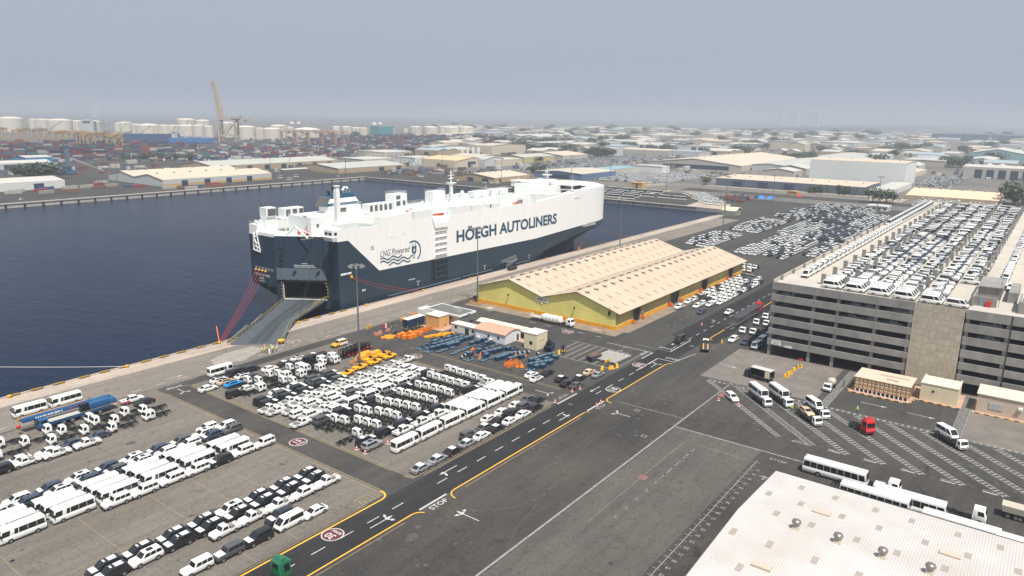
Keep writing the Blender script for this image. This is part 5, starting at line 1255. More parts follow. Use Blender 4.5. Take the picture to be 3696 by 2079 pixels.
    if 'bed' in s:
        b0, b1 = s['bed']; mb = MB()
        mb.box(b0, b1, -hw, hw, .62, .72); mb.box(b0, b1, -hw, -hw + .06, .72, 1.12); mb.box(b0, b1, hw - .06, hw, .72, 1.12); mb.box(b0, b0 + .06, -hw + .06, hw - .06, .72, 1.12)
        mb.box(b1 - .06, b1, -hw + .06, hw - .06, .72, 1.12)
        parts.append(('bed', mb.mesh('bed', P)))
        if kind == 'pickup': parts.append(('bed_crate', MB().box(b1 - 1.0, b1 - .25, -.62, .62, .74, 1.42).mesh('bed_crate', mat('crate_grey', (.30, .29, .27), .7, c2=(.17, .165, .155), scale=6))))
        elif var == 'spare':
            parts.append(('spare_wheel', MB().tube((b1 - .35, -.35, 1.1), (b1 - .1, -.35, 1.15), .36, n=12).mesh('spare_wheel', TYRE)))
    if var in ('film', 'hood'):
        FILM = mat('white_film', (.72, .74, .74), .5)
        xh = cb[1] + .08; zt_ = tp_[-2][1]
        mb = MB(); zc = tp_[-3][1]
        mb.add([(xh, -hw * .86, zc + .03 - .0), (tp_[-2][0] - .02, -hw * .84, zt_ + .03), (tp_[-2][0] - .02, hw * .84, zt_ + .03), (xh, hw * .86, zc + .03),
                (xh, -hw * .86, zc - .05), (tp_[-2][0] - .02, -hw * .84, zt_ - .05), (tp_[-2][0] - .02, hw * .84, zt_ - .05), (xh, hw * .86, zc - .05)], [(0, 1, 2, 3), (0, 4, 5, 1), (1, 5, 6, 2), (2, 6, 7, 3), (3, 7, 4, 0)])
        parts.append(('hood_cover', mb.mesh('hood_cover', FILM)))
        if var == 'film':
            a, b_ = cb[2], cb[3]
            parts.append(('roof_cover', MB().box(a + (b_ - a) * .18, a + (b_ - a) * .66, -cr * .68, cr * .68, zr - .01, zr + .035).box(b_ - .42, b_ - .15, -cr * .45, cr * .45, zr - .01, zr + .035).mesh('roof_cover', FILM)))
    if var == 'sunroof':
        a, b_ = cb[2], cb[3]; parts.append(('sunroof', MB().box(a + (b_ - a) * .40, a + (b_ - a) * .80, -cr * .6, cr * .6, zr - .01, zr + .02).mesh('sunroof', GLASS)))
    if var == 'darkroof':
        a, b_ = cb[2], cb[3]; parts.append(('dark_roof', MB().box(a + .05, b_ - .05, -cr * .86, cr * .86, zr - .01, zr + .025).mesh('dark_roof', GLASS)))
    if var == 'whiteroof':
        a, b_ = cb[2], cb[3]; parts.append(('roof_panel', MB().box(a + .05, b_ - .05, -cr * .9, cr * .9, zr - .01, zr + .03).mesh('roof_panel', paint('white'))))
    if kind in ('bus',): parts.append(('mirror', MB().box(3.2, 3.45, -1.32, -1.12, 1.6, 2.0).box(3.2, 3.45, 1.12, 1.32, 1.6, 2.0).mesh('mirror', BLACK)))
    PROTO[key] = (body, parts)
    return PROTO[key]
def build_truck(dbl=False, colr='white', length=0, heavy=False):
    key = ('truck', dbl, colr, length, heavy)
    if key in PROTO: return PROTO[key]
    L = 6.2 + length; x1 = L / 2; cl = 2.35 if dbl else 1.45
    if heavy: cl = 2.1
    hw = .98 if not heavy else 1.2; zr = 2.25 if not heavy else (3.5 if colr == 'red' or colr == 'green' else 2.9); zf = .45 if not heavy else .6; belt = 1.35 if not heavy else 1.9
    mb = MB(); mb.frus((x1 - cl, x1, -hw, hw, zf), (x1 - cl, x1 - .06, -hw, hw, belt)); mb.frus((x1 - cl, x1 - .06, -hw, hw, belt), (x1 - cl + .04, x1 - .42 if not heavy else x1 - .35, -hw * .93, hw * .93, zr))
    body = mb.mesh('cab_body', [paint(colr)], bevel=.09)
    B = [(x1 - cl, -hw, belt), (x1 - .06, -hw, belt), (x1 - .06, hw, belt), (x1 - cl, hw, belt)]; tf = x1 - (.42 if not heavy else .35)
    Tt = [(x1 - cl + .04, -hw * .93, zr), (tf, -hw * .93, zr), (tf, hw * .93, zr), (x1 - cl + .04, hw * .93, zr)]
    o_ = .03; parts = []
    parts.append(('windscreen', MB().patch((B[1], B[2], Tt[2], Tt[1]), .06, .94, .04, .80, o_).mesh('windscreen', GLASS)))
    parts.append(('rear_window', MB().patch((B[3], B[0], Tt[0], Tt[3]), .22, .78, .38, .80, o_).mesh('rear_window', GLASS)))
    for f_ in ((B[0], B[1], Tt[1], Tt[0]), (B[2], B[3], Tt[3], Tt[2])):
        rt = f_[0][1] < 0; segs = [(.40, .88)] if not dbl else [(.12, .44), (.60, .92)]
        mb = MB()
        for a, b_ in segs:
            if not rt: a, b_ = 1 - b_, 1 - a
            mb.patch(f_, a, b_, .02, .74, o_)
        parts.append(('side_window', mb.mesh('side_window', GLASS)))
    mb = MB(); fz = .75 if not heavy else .9
    for y in (-.38, .38): mb.box(-L / 2, x1 - cl + .4, y - .05, y + .05, fz - .11, fz + .11)
    for x in [-L / 2 + .15 + i * (L - cl - .6) / 5 for i in range(6)]: mb.box(x - .05, x + .05, -.38, .38, fz - .07, fz + .07)
    mb.box(-L / 2, -L / 2 + .1, -.8, .8, .45, .6); mb.tube((-.9, .6, .6), (.3, .6, .6), .24, n=8); mb.box(-.6, .4, -.85, -.45, .42, .8)
    r = .37 if not heavy else .5
    rx = [-L / 2 + 1.35] if not heavy else [-L / 2 + 1.0, -L / 2 + 2.2]
    for x in rx + [x1 - .95]: mb.tube((x, -hw * .85, r), (x, hw * .85, r), .09, n=6)
    for x in rx: mb.tube((x, 0, r), (x + .3, 0, r + .02), .22, n=8)
    parts.append(('chassis_frame', mb.mesh('chassis_frame', BLACK)))
    for x in rx + [x1 - .95]:
        for sd in (-1, 1): parts.append(('wheel', wheel_mesh(r, .26 if x == x1 - .95 else .46), (x, sd * (hw - (.14 if x == x1 - .95 else .24)), r)))
    mb = MB()
    for sd in (-1, 1): mb.tube((x1 - .95, sd * (hw - .3), r), (x1 - .95, sd * (hw + .004), r), r * 1.2, n=12, smooth=False)
    mb.box(x1 - .06, x1 + .03, -hw * .6, hw * .6, zf + .28, zf + .42)
    if not heavy: mb.box(x1 - cl - .18, x1 - cl - .02, -hw * .98, -hw * .80, .6, 1.9)
    parts.append(('trim', mb.mesh('trim', DARKG)))
    mb = MB()
    for sd in (-1, 1): mb.box(x1 - .03, x1 + .02, sd * hw * .75 - .15, sd * hw * .75 + .15, zf + .3, zf + .5)
    parts.append(('headlight', mb.mesh('headlight', mat('lamp_glass', (0, 0, 0)))))
    if heavy and colr in ('red', 'green'):
        parts.append(('sun_visor', MB().box(x1 - .4, x1 + .1, -hw * .9, hw * .9, zr - .45, zr - .3).frus((x1 - 1.8, x1 - .5, -hw * .85, hw * .85, zr - .02), (x1 - 1.4, x1 - .9, -hw * .7, hw * .7, zr + .5)).mesh('sun_visor', paint(colr))))
    PROTO[key] = (body, parts)
    return PROTO[key]
def place(pr, name, cat, x, y, rz, label, group, z=0.02, lite=False):
    body, parts = pr
    o = link(name, body, None, (x, y, z), rz, label=label, category=cat)
    if group: o['group'] = group
    for p in parts:
        if lite and p[0] in ('headlight', 'tail_lamp'): continue
        link(p[0], p[1], o, p[2] if len(p) > 2 else (0, 0, 0))
    return o
NAMES = dict(sedan=('parked_sedan', 'car', 'sedan'), suv=('parked_suv', 'car', 'compact SUV'), coupe=('parked_sedan', 'car', 'fastback car'), bigsuv=('large_suv', 'SUV', 'large SUV'), wagon=('boxy_wagon', 'SUV', 'boxy wagon'), pickup=('pickup_truck', 'pickup', 'single-cab pickup'), dpickup=('pickup_truck', 'pickup', 'double-cab pickup'), van=('parked_van', 'van', 'high-roof van'), bus=('minibus', 'bus', 'minibus'), coach=('coach', 'bus', 'long coach'))
VARTXT = dict(film=' with white film on hood and roof', hood=' with white film on its hood', sunroof=' with dark sunroof', darkroof=' with black roof', whiteroof=' with pale roof', spare=' with a spare wheel in its bed')
COLTXT = dict(pearl='pearl white', dblue='dark blue', sky='pale blue', navy='black')
PF, PB = 0.0, math.pi
def car(kind, colr, x, y, rz, where, group, var='', z=.02, lite=False):
    nm, cat, txt = NAMES[kind]
    if kind == 'pickup': txt += ' with a grey crate' if len(where.split()) < 6 else ''
    lab = f"{COLTXT.get(colr, colr)} {txt}"
    v = VARTXT.get(var, '')
    if len((lab + v + ' ' + where).split()) <= 16: lab += v
    lab = lab + ', ' + where
    return place(build_car(kind, colr, var), nm, cat, x + R.uniform(-.12, .12), y + R.uniform(-.06, .06), rz + R.uniform(-.02, .02), lab, group, z, lite)
def truck(x, y, rz, where, group, dbl=False, **k):
    return place(build_truck(dbl, **k), 'chassis_truck', 'truck', x, y, rz + R.uniform(-.015, .015), ('white double-cab chassis truck, ' if dbl else 'white bare chassis truck, ') + where, group)
# --- truck block east of the cross road (heading +X)
rowX = [(103.3, 102.9, 102.5, 100.4, 99.8), (109.6, 109.5, 108.8, 107.4, 106.8), (115.9, 115.5, 114.9, 114.3, 113.7), (121.9, 121.7, 121.3, 121.1, 120.6), (127.9, 128.1, 127.8, 127.6, 127.1), (134.4, 134.5, 134.2, 134.3, 134.1, 134.3), (140.8, 140.7, 141.0, 140.8, 141.1, 141.1)]
for r_, xs in enumerate(rowX):
    for c_, x in enumerate(xs): truck(x - 2.3, 114.7 + 2.46 * c_, 0, f'{nth(c_)} from the minibuses in {nth(r_)} rank from the 15 KMH roundel', 'chassis trucks ranked beside the minibuses')
truck(95.4, 114.7, 0, 'alone at the front of the ranked block near the cones', None)
for i in range(6): car('bus', 'white', 100.7 + i * 7.55, 103.1, 0, f'{nth(i)} along the front line beside the road', 'minibuses in rows beside the road')
for i, x in enumerate((123.1, 130.2, 137.4)):
    car('bus', 'white', x, 105.4, 0, f'second line, {nth(i)} from the pickup with the spare wheel', 'minibuses in rows beside the road'); car('bus', 'white', x - .3, 107.8, 0, f'third line from the road, {nth(i)} one along', 'minibuses in rows beside the road')
for i, (x, k, c, v) in enumerate(((95.5, 'coupe', 'silver', 'whiteroof'), (100.3, 'coupe', 'silver', 'whiteroof'), (105.1, 'coupe', 'black', 'whiteroof'), (109.8, 'coupe', 'silver', 'whiteroof'), (114.6, 'sedan', 'white', ''), (119.7, 'sedan', 'black', 'whiteroof'), (124.8, 'sedan', 'white', ''), (129.8, 'sedan', 'white', ''), (134.8, 'suv', 'black', ''))):
    car(k, c, x, 93.4, 0, f'{nth(i)} in the line nearest the asphalt road', 'cars lined beside the road', v)
for i, (x, k, c, v) in enumerate(((112.9, 'wagon', 'grey', ''), (118.4, 'coupe', 'grey', 'whiteroof'), (123.4, 'sedan', 'black', ''), (128.4, 'bigsuv', 'black', ''), (133.6, 'bigsuv', 'grey', ''), (139.0, 'coupe', 'black', ''))):
    car(k, c, x, 95.7, 0, f'{nth(i)} in the second line from the road', 'cars lined beside the road', v)
for i, (x, k, c) in enumerate(((122.8, 'sedan', 'pearl'), (127.8, 'sedan', 'white'), (133.3, 'sedan', 'white'), (138.2, 'sedan', 'grey'))):
    car(k, c, x, 98.0, 0, f'{nth(i)} in the third line from the road', 'cars lined beside the road')
for x, y, k, c, v, wh in ((152.8, 107.3, 'sedan', 'white', '', 'beside the blue crates'), (151.3, 104.6, 'sedan', 'white', 'darkroof', 'front one of three by the blue crates'), (157.0, 104.9, 'sedan', 'black', 'darkroof', 'behind the white black-roofed one by the blue crates'), (155.4, 99.4, 'sedan', 'black', 'whiteroof', 'farthest of the dark group by the cones'), (153.5, 96.5, 'sedan', 'black', '', 'middle of the dark group by the cones'), (153.9, 93.6, 'sedan', 'grey', '', 'between the two cones and the dark group'), (158.9, 95.9, 'sedan', 'black', 'whiteroof', 'behind the dark group by the cones'), (164.6, 96.2, 'sedan', 'beige', '', 'near the yellow road stand'), (164.4, 93.3, 'sedan', 'silver', '', 'nearest the yellow road stand')):
    car(k, c, x, y, 0, wh, None, v)
# --- pickup / wagon block
G1 = 'vehicles packed in the middle block'
def rw(y, lst, tag):
    for i, (x, k, c, v) in enumerate(lst): car(k, c, x, y, 0, f'{nth(i)} along the {tag}', G1, v, lite=True)
rw(141.7, [(x, 'pickup', 'white', '') for x in (94.3, 99.9, 105.0, 110.4, 116.1, 122.3, 128.2, 134.4, 140.0)], 'row nearest the dark wagons')
rw(139.2, [(x, 'pickup', 'white', '') for x in (94.6, 100.8, 106.0, 110.8, 116.4, 122.6, 128.6, 134.2)], 'second row behind the dark wagons')
rw(136.5, [(97.1, 'pickup', 'white', ''), (102.9, 'wagon', 'white', ''), (109, 'wagon', 'white', ''), (114.5, 'wagon', 'white', ''), (119.8, 'wagon', 'white', ''), (125, 'wagon', 'white', ''), (130, 'wagon', 'white', ''), (135.2, 'wagon', 'white', '')], 'third row behind the dark wagons')
rw(133.6, [(97.0, 'wagon', 'white', ''), (102.6, 'pickup', 'white', ''), (107.9, 'wagon', 'white', ''), (113.7, 'wagon', 'grey', ''), (118.8, 'wagon', 'white', ''), (124, 'wagon', 'white', ''), (129.6, 'wagon', 'white', ''), (135.2, 'wagon', 'white', '')], 'fourth row behind the dark wagons')
rw(131.1, [(98.6, 'wagon', 'white', ''), (103.9, 'wagon', 'white', 'sunroof'), (112.7, 'pickup', 'white', ''), (118.2, 'pickup', 'white', ''), (123.8, 'pickup', 'white', ''), (130, 'wagon', 'white', ''), (135.6, 'wagon', 'white', '')], 'fifth row behind the dark wagons')
rw(129.1, [(94.0, 'pickup', 'white', ''), (104.4, 'wagon', 'white', ''), (109.6, 'van', 'white', ''), (115.0, 'van', 'white', ''), (120.3, 'van', 'white', ''), (125.9, 'van', 'white', '')], 'row with the tall vans')
rw(126.8, [(98.3, 'bigsuv', 'grey', 'hood'), (103.8, 'bigsuv', 'black', 'hood'), (108.6, 'bigsuv', 'black', 'hood'), (113.4, 'bigsuv', 'navy', 'hood'), (118.7, 'bigsuv', 'grey', 'hood'), (124.2, 'bigsuv', 'black', 'hood'), (129.6, 'bigsuv', 'navy', 'hood')], 'dark row behind the chassis trucks')
car('bigsuv', 'black', 135.8, 129.8, 0, 'alone beside the far 15 KMH roundel', None, 'hood')
rw(144.4, [(96.2, 'bigsuv', 'black', 'hood'), (101.6, 'bigsuv', 'black', 'hood'), (106.8, 'bigsuv', 'black', 'hood'), (112.3, 'bigsuv', 'black', 'hood'), (117.6, 'bigsuv', 'grey', 'hood')], 'dark row nearest the white pickups')
rw(147.1, [(96.7, 'bigsuv', 'black', 'hood'), (101.9, 'bigsuv', 'grey', 'hood'), (107.0, 'bigsuv', 'black', 'hood'), (112.9, 'bigsuv', 'grey', 'hood'), (118.0, 'bigsuv', 'black', 'hood')], 'middle dark row')
rw(149.6, [(102.6, 'sedan', 'white', 'hood'), (107.9, 'sedan', 'white', ''), (113.6, 'bigsuv', 'grey', ''), (118.6, 'bigsuv', 'grey', 'hood')], 'dark row nearest the yellow buggies')
rw(111.1, [(102.6, 'bigsuv', 'black', 'hood'), (108.2, 'bigsuv', 'navy', 'hood'), (113.8, 'bigsuv', 'black', 'hood'), (119.6, 'bigsuv', 'navy', 'hood')], 'dark line between the trucks and the minibuses')
rw(108.5, [(105.7, 'dpickup', 'white', 'spare'), (111.4, 'dpickup', 'white', 'spare'), (117.1, 'dpickup', 'white', 'spare')], 'line behind the front minibuses')
car('bigsuv', 'black', 97.0, 110.9, 0, 'second behind the cones', None, 'film'); car('bigsuv', 'silver', 96.2, 108.3, 0, 'between the red cones', None, 'sunroof')
car('bigsuv', 'black', 134.0, 112.5, 0, 'behind the far end of the minibuses', None, 'hood'); car('pickup', 'white', 140.2, 112.8, 0, 'behind the far end of the minibuses', None)
# --- mixed block near the quay end
for i, (x, y, d) in enumerate(((112.2, 161.2, 0), (114.9, 159.4, 1), (114.9, 157.3, 1), (111.6, 154.7, 1), (105.4, 160.7, 0), (107.2, 159.1, 0), (108.4, 156.8, 1), (105.1, 154.4, 0), (106.5, 152.1, 0), (99.4, 161.3, 0), (101.0, 159.0, 0), (98.9, 154.4, 1), (122.2, 163.3, 0), (122.4, 159.8, 1), (120.2, 157.3, 0), (117.6, 154.4, 1), (126.0, 159.6, 1), (124.6, 156.6, 1))):
    truck(x, y, 0, f'{nth(i)} among the mixed vehicles near the light mast', 'chassis trucks mixed with cars near the mast', bool(d))
for x, y, k, c, v, wh in ((92.9, 165.1, 'coupe', 'white', '', 'with a rear spoiler alone by the STOP line'), (97.9, 168.3, 'coupe', 'white', 'darkroof', 'beside the minibus by the quay lane'), (98.3, 165.9, 'sedan', 'beige', 'darkroof', 'between a white car and the bright blue one'), (98.6, 163.0, 'coupe', 'cyan', 'darkroof', 'the only bright blue car in the port'), (107.9, 169.2, 'suv', 'black', '', 'alone behind the minibus'), (103.0, 168.8, 'van', 'black', '', 'beside the minibus near the quay lane'), (103.6, 166.0, 'coupe', 'white', 'darkroof', 'behind the black van'), (104.5, 163.8, 'sedan', 'dblue', '', 'behind the bright blue car'), (111.5, 165.6, 'sedan', 'white', '', 'between the black SUV and the cab row'), (116.5, 166.0, 'sedan', 'black', 'whiteroof', 'behind the cab row'), (118.8, 163.2, 'sedan', 'black', '', 'long and low behind the cab row'), (121.8, 166.9, 'sedan', 'white', 'darkroof', 'farthest toward the quay lane'), (122.8, 162.4, 'van', 'black', '', 'boxy between two chassis trucks'), (95.0, 156.3, 'wagon', 'black', '', 'covered in black, in front of the bright blue car'), (99.0, 157.4, 'sedan', 'pearl', '', 'half hidden behind a double cab'), (127.6, 162.8, 'bigsuv', 'red', '', 'near the forklifts'), (126.0, 161.9, 'van', 'black', '', 'next to the red car by the forklifts')):
    car(k, c, x, y, 0, wh, None, v)
car('bus', 'white', 101.3, 173.3, 0, 'alone beside the quay lane near the ramp', None)
# --- west lot: trucks heading -X, buses, rows
for i, (x, y, d) in enumerate(((50.6, 168.7, 0), (54.0, 165.4, 0), (48.2, 162.9, 0), (59.4, 168.2, 0), (61.2, 165.4, 0), (57.8, 162.0, 0), (64.2, 161.8, 0), (67.8, 167.6, 0), (67.9, 165.0, 0), (70.7, 162.1, 0), (68.6, 158.6, 0), (74.4, 165.0, 0), (77.6, 162.9, 0), (76.4, 158.9, 1), (44.0, 166.4, 0), (42.0, 162.6, 0))):
    truck(x, y, PB, f'{nth(i)} in the group beside the blue mobile crane', 'chassis trucks beside the mobile crane', bool(d))
for i, x in enumerate((59.1, 66.7)): car('bus', 'white', x, 183.1, PB, f'{nth(i)} of the pair between the quay and the mobile crane', 'two minibuses on the quay')
for i, (x, y, k, c) in enumerate(((48.2, 155.9, 'pickup', 'white'), (53.6, 155.3, 'pickup', 'white'), (59.6, 155.3, 'pickup', 'white'), (48.0, 158.3, 'sedan', 'white'), (53.0, 157.8, 'sedan', 'white'), (57.6, 158.2, 'sedan', 'dblue'), (63.0, 157.6, 'sedan', 'dblue'), (43.6, 155.9, 'bigsuv', 'black'))):
    car(k, c, x, y, PB, f'{nth(i)} in the rows before the chassis trucks', 'cars and pickups before the chassis trucks')
car('dpickup', 'white', 77.3, 172.0, PF, 'with a red bed, farthest near the quay lane', None, 'spare'); car('sedan', 'black', 78.4, 168.6, PB, 'beside the red-bedded pickup', None, 'darkroof')
part('bed_stripe', MB().box(-2.6, -.9, -.93, -.905, .62, 1.0), RED, bpy.data.objects['pickup_truck'] if 0 else [o for o in col.objects if o.get('label', '').find('with a red bed') > 0][0])
for r_, (y, x0, cnt) in enumerate(((129.0, 38.0, 6), (131.7, 37.6, 6), (134.3, 37.2, 6))):
    for i in range(cnt):
        x = x0 + i * 7.75
        if r_ == 2 and i == 5: continue
        car('bus', 'white', x, y, PB, f'{nth(i)} from the picture edge, {("front", "middle", "back")[r_]} bus line', 'minibus lines in the near lot')
xs = [52.1, 57.2, 62.3, 67.4, 72.4, 77.4, 82.6]
for i, x in enumerate(xs): car('bigsuv' if i == 4 else 'wagon', 'black' if i == 4 else 'white', x, 126.7, PB, f'{nth(i)} in the line before the minibuses', 'wagons before the minibuses', 'hood' if i == 4 else '')
cs = [('white', ''), ('white', ''), ('dblue', 'hood'), ('white', 'sunroof'), ('dblue', 'hood'), ('white', 'sunroof'), ('dblue', 'hood'), ('grey', 'hood'), ('white', 'sunroof'), ('dblue', 'hood'), ('white', ''), ('white', ''), ('white', ''), ('white', '')]
for i in range(9):
    x = 36.6 + i * 5.1
    car('suv', cs[i][0], x, 141.2, PB, f'{nth(i)} in the outer line behind the minibuses', 'SUV lines behind the minibuses', cs[i][1])
    c = cs[(i + 3) % 9]; car('suv', c[0], x + .6, 138.9, PB, f'{nth(i)} in the inner line behind the minibuses', 'SUV lines behind the minibuses', c[1])
for x, y, c, wh in ((79.6, 143.2, 'white', 'highest at the end of the SUV lines'), (82.7, 141.0, 'white', 'at the end of the outer SUV line'), (82.6, 138.4, 'grey', 'at the end by the cross road')): car('suv', c, x, y, PB, wh, 'SUV lines behind the minibuses')
for i, x in enumerate((79.2, 73.7, 68.2, 63.0, 57.7, 52.4, 47.0, 41.8)):
    car('bigsuv', 'white' if i == 3 else 'black', x, 108.4, PB, f'{nth(i)} from the cross road, back line of three', 'lines of large SUVs and pickups', 'sunroof' if i == 3 else 'film')
    car('bigsuv', 'white' if i == 6 else 'black', x - .1, 106.0, PB, f'{nth(i)} from the cross road, middle line of three', 'lines of large SUVs and pickups', 'sunroof' if i == 6 else 'film')
for i, (x, k) in enumerate(((80.3, 'pickup'), (74.9, 'dpickup'), (69.5, 'pickup'), (64.1, 'pickup'), (58.7, 'pickup'))): car(k, 'white', x, 103.2, PB, f'{nth(i)} from the cross road, front line of three', 'lines of large SUVs and pickups')
car('coupe', 'white', 72.1, 96.5, PB, 'alone nearest the road and the 30 KMH roundel', None); car('bigsuv', 'navy', 67.0, 99.7, PB, 'behind the high-roof van', None, 'hood'); car('van', 'white', 66.9, 97.0, PB, 'in the last line before the road', None)
car('bigsuv', 'black', 61.0, 97.0, PB, 'next to the white high-roof van', None, 'hood'); car('wagon', 'grey', 55.7, 97.1, PB, 'third in the last line before the road', None, 'hood'); car('wagon', 'white', 50.4, 97.4, PB, 'with a snorkel at the lower picture edge', None)
# yellow-and-white port car, truck tractors
o = car('bigsuv', 'yellow', 137.6, 168.1, PB, 'white-backed port control car by the quay lane', None); part('white_rear', MB().box(-2.52, .4, -1.0, 1.0, .55, 1.2), paint('white'), o); part('white_roof', MB().box(-2.2, .4, -.8, .8, 1.9, 1.97), paint('white'), o)
car('dpickup', 'black', 207.4, 172.6, 0.6, 'behind the light mast at the shed corner', None)
GT = place(build_truck(False, 'green', 0, True), 'tractor_truck', 'truck', 55.2, 85.6, PF, 'green tractor truck cab cut by the lower picture edge', None)
place(build_truck(False, 'red', 0, True), 'tractor_truck', 'truck', 171.8, 28.6, rad(-128), 'red tractor truck without trailer on the ladder-marked lanes', None)
# --- cars beside the shed (heading -X)
i = 0
SHC = [('white', 'suv')] * 5 + [('black', 'suv')] * 3 + [('white', 'sedan')] * 3
for x, y in ((246.4, 107.0), (256.2, 107.6), (261.2, 107.6), (252.2, 102.4), (256.9, 102.6), (257.3, 99.7)):
    car('suv', 'white', x, y, PB, f'{nth(i)} of the scattered ones before the shed', 'cars beside the shed'); i += 1
for r_, y in enumerate((108.3, 105.7, 103.0, 100.3, 97.7)):
    for c_ in range(11):
        x = 266.2 + c_ * 4.95 - r_ * .6 + (0 if r_ < 3 else -.6)
        if r_ == 4 and c_ > 9: continue
        cc = R.choice(('white', 'white', 'white', 'black', 'white', 'grey'))
        car(R.choice(('suv', 'suv', 'sedan')), cc, x, y, PB, f'{nth(c_)} from the near end, {nth(r_)} file from the shed wall', 'cars beside the shed', lite=True)
for x, y, c, k, wh in ((245.1, 97.8, 'dblue', 'sedan', 'alone on the shed yard'), (250.7, 89.6, 'white', 'dpickup', 'driving on the road past the shed'), (219.6, 76.4, 'white', 'suv', 'by the garage corner'), (219.6, 72.4, 'dblue', 'sedan', 'with grey cover by the garage corner'), (217.2, 68.2, 'sky', 'van', 'nearest in the garage shade'), (223.6, 68.6, 'sky', 'van', 'second in the garage shade'), (229.8, 68.4, 'sky', 'van', 'third in the garage shade')): car(k, c, x, y, PB, wh, None)
car('van', 'black', 208.0, 89.3, PB, 'turning at the junction before the shed', None)
for i, (x, y) in enumerate(((232.0, 77.0), (232.6, 73.8), (245, 76.9), (245.4, 73.6), (254.4, 76.9), (255, 73.6))): truck(x, y, PB, f'{nth(i)} of the dark-framed group beside the garage', 'chassis trucks beside the garage')
for i, (x, y) in enumerate(((330.0, 109.4), (330, 112.2), (338, 109.6), (339, 112.5), (339, 115.4), (331, 115.2))): truck(x, y, PB, f'{nth(i)} behind the far shed corner', 'chassis trucks behind the shed')
# ---- roof deck of the garage
RZF = 22.0
def yv(kind, colr, x, y, where, group, z, lite=True): return car(kind, colr, x, y, -math.pi / 2, where, group, z=z, lite=lite)
FY_ = [48.4, 42.2, 35.9, 29.6, 23.3, 17.4]
nroof = 0; SMALL = []
for f_, y in enumerate(FY_):
    x = 217.6 - f_ * .3; k = 0
    while x < 486:
        nf = (4, 4, 4, 4, 3, 1)[f_]
        kd = 'van' if k < nf else R.choice(('dpickup', 'dpickup', 'dpickup', 'wagon', 'suv', 'bigsuv') if x < 340 else ('dpickup', 'wagon', 'van', 'suv'))
        if f_ == 5 and 1 <= k and x < 249: x += 2.3; continue
        cl_ = 'white' if kd == 'van' or R.random() < .55 else R.choice(('grey', 'black', 'silver', 'grey', 'pearl'))
        if k < 21: yv(kd, cl_, x, y, f'{nth(k)} back from the roof front, {nth(f_)} file from the van line', 'vehicles filed on the garage roof', RZF)
        else: SMALL.append((kd, cl_, x, y, RZF, -math.pi / 2))
        k += 1; x += 2.35 if kd != 'van' else 2.6
for i in range(42):
    x = 228.9 + i * 6.05
    if i < 26: car('van', 'white', x, 58.6, PB, f'{nth(i)} in the single line along the roof parapet', 'line of vans on the garage roof', z=RZF, lite=True)
    else: SMALL.append(('van', 'white', x, 58.6, RZF, PB))
    if x > 372: SMALL.append(('van', 'white', x, 61.9, RZF, PB))
for i in range(46):
    x = 249 + i * 5.1; kd = 'van' if 2 < i < 8 else R.choice(('dpickup', 'wagon', 'bigsuv'))
    if i < 20: car(kd, 'white', x, 9.7 if i else 7.6, PB, f'{nth(i)} in the strip behind the stair room', 'vehicles behind the roof stair room', z=RZF, lite=True)
    else: SMALL.append((kd, 'white', x, 9.7, RZF, PB))
for f_, y in enumerate((1.0, -5.2, -11.5)):
    for k in range(30):
        x = 219 + k * 2.5
        if f_ == 0 and k < 5: continue
        kd = 'van' if k < 3 else R.choice(('dpickup', 'wagon', 'dpickup')); 
        if x > 245 and k < 22 and f_ == 0: yv(kd, 'white', x, y, f'{nth(k)} back in the file beyond the roof walls', 'vehicles beyond the roof walls', RZF)
        else: SMALL.append((kd, 'white', x, y, RZF, -math.pi / 2))
# cars inside the open floors
for lvl, z in ((1, 17.57), (2, 14.07), (3, 10.57)):
    for y in (60.5, 41.5, 38.0, 31.0, 28.9) if lvl == 1 else (42.2, 37.0, 31.6) if lvl == 2 else ():
        car('dpickup', 'silver', 216.6, y, -math.pi / 2, f'inside the {("top", "second")[lvl - 1]} open garage floor, {nth(int((62 - y) // 3))} slot from the corner', None, z=z - .0)
for y in (11.0, 9.0): pass
car('van', 'silver', 216.6, 9.2, -math.pi / 2, 'inside the top open floor beyond the panel wall', None, z=17.57); car('dpickup', 'silver', 216.6, 9.4, -math.pi / 2, 'inside the second floor beyond the panel wall', None, z=14.07)
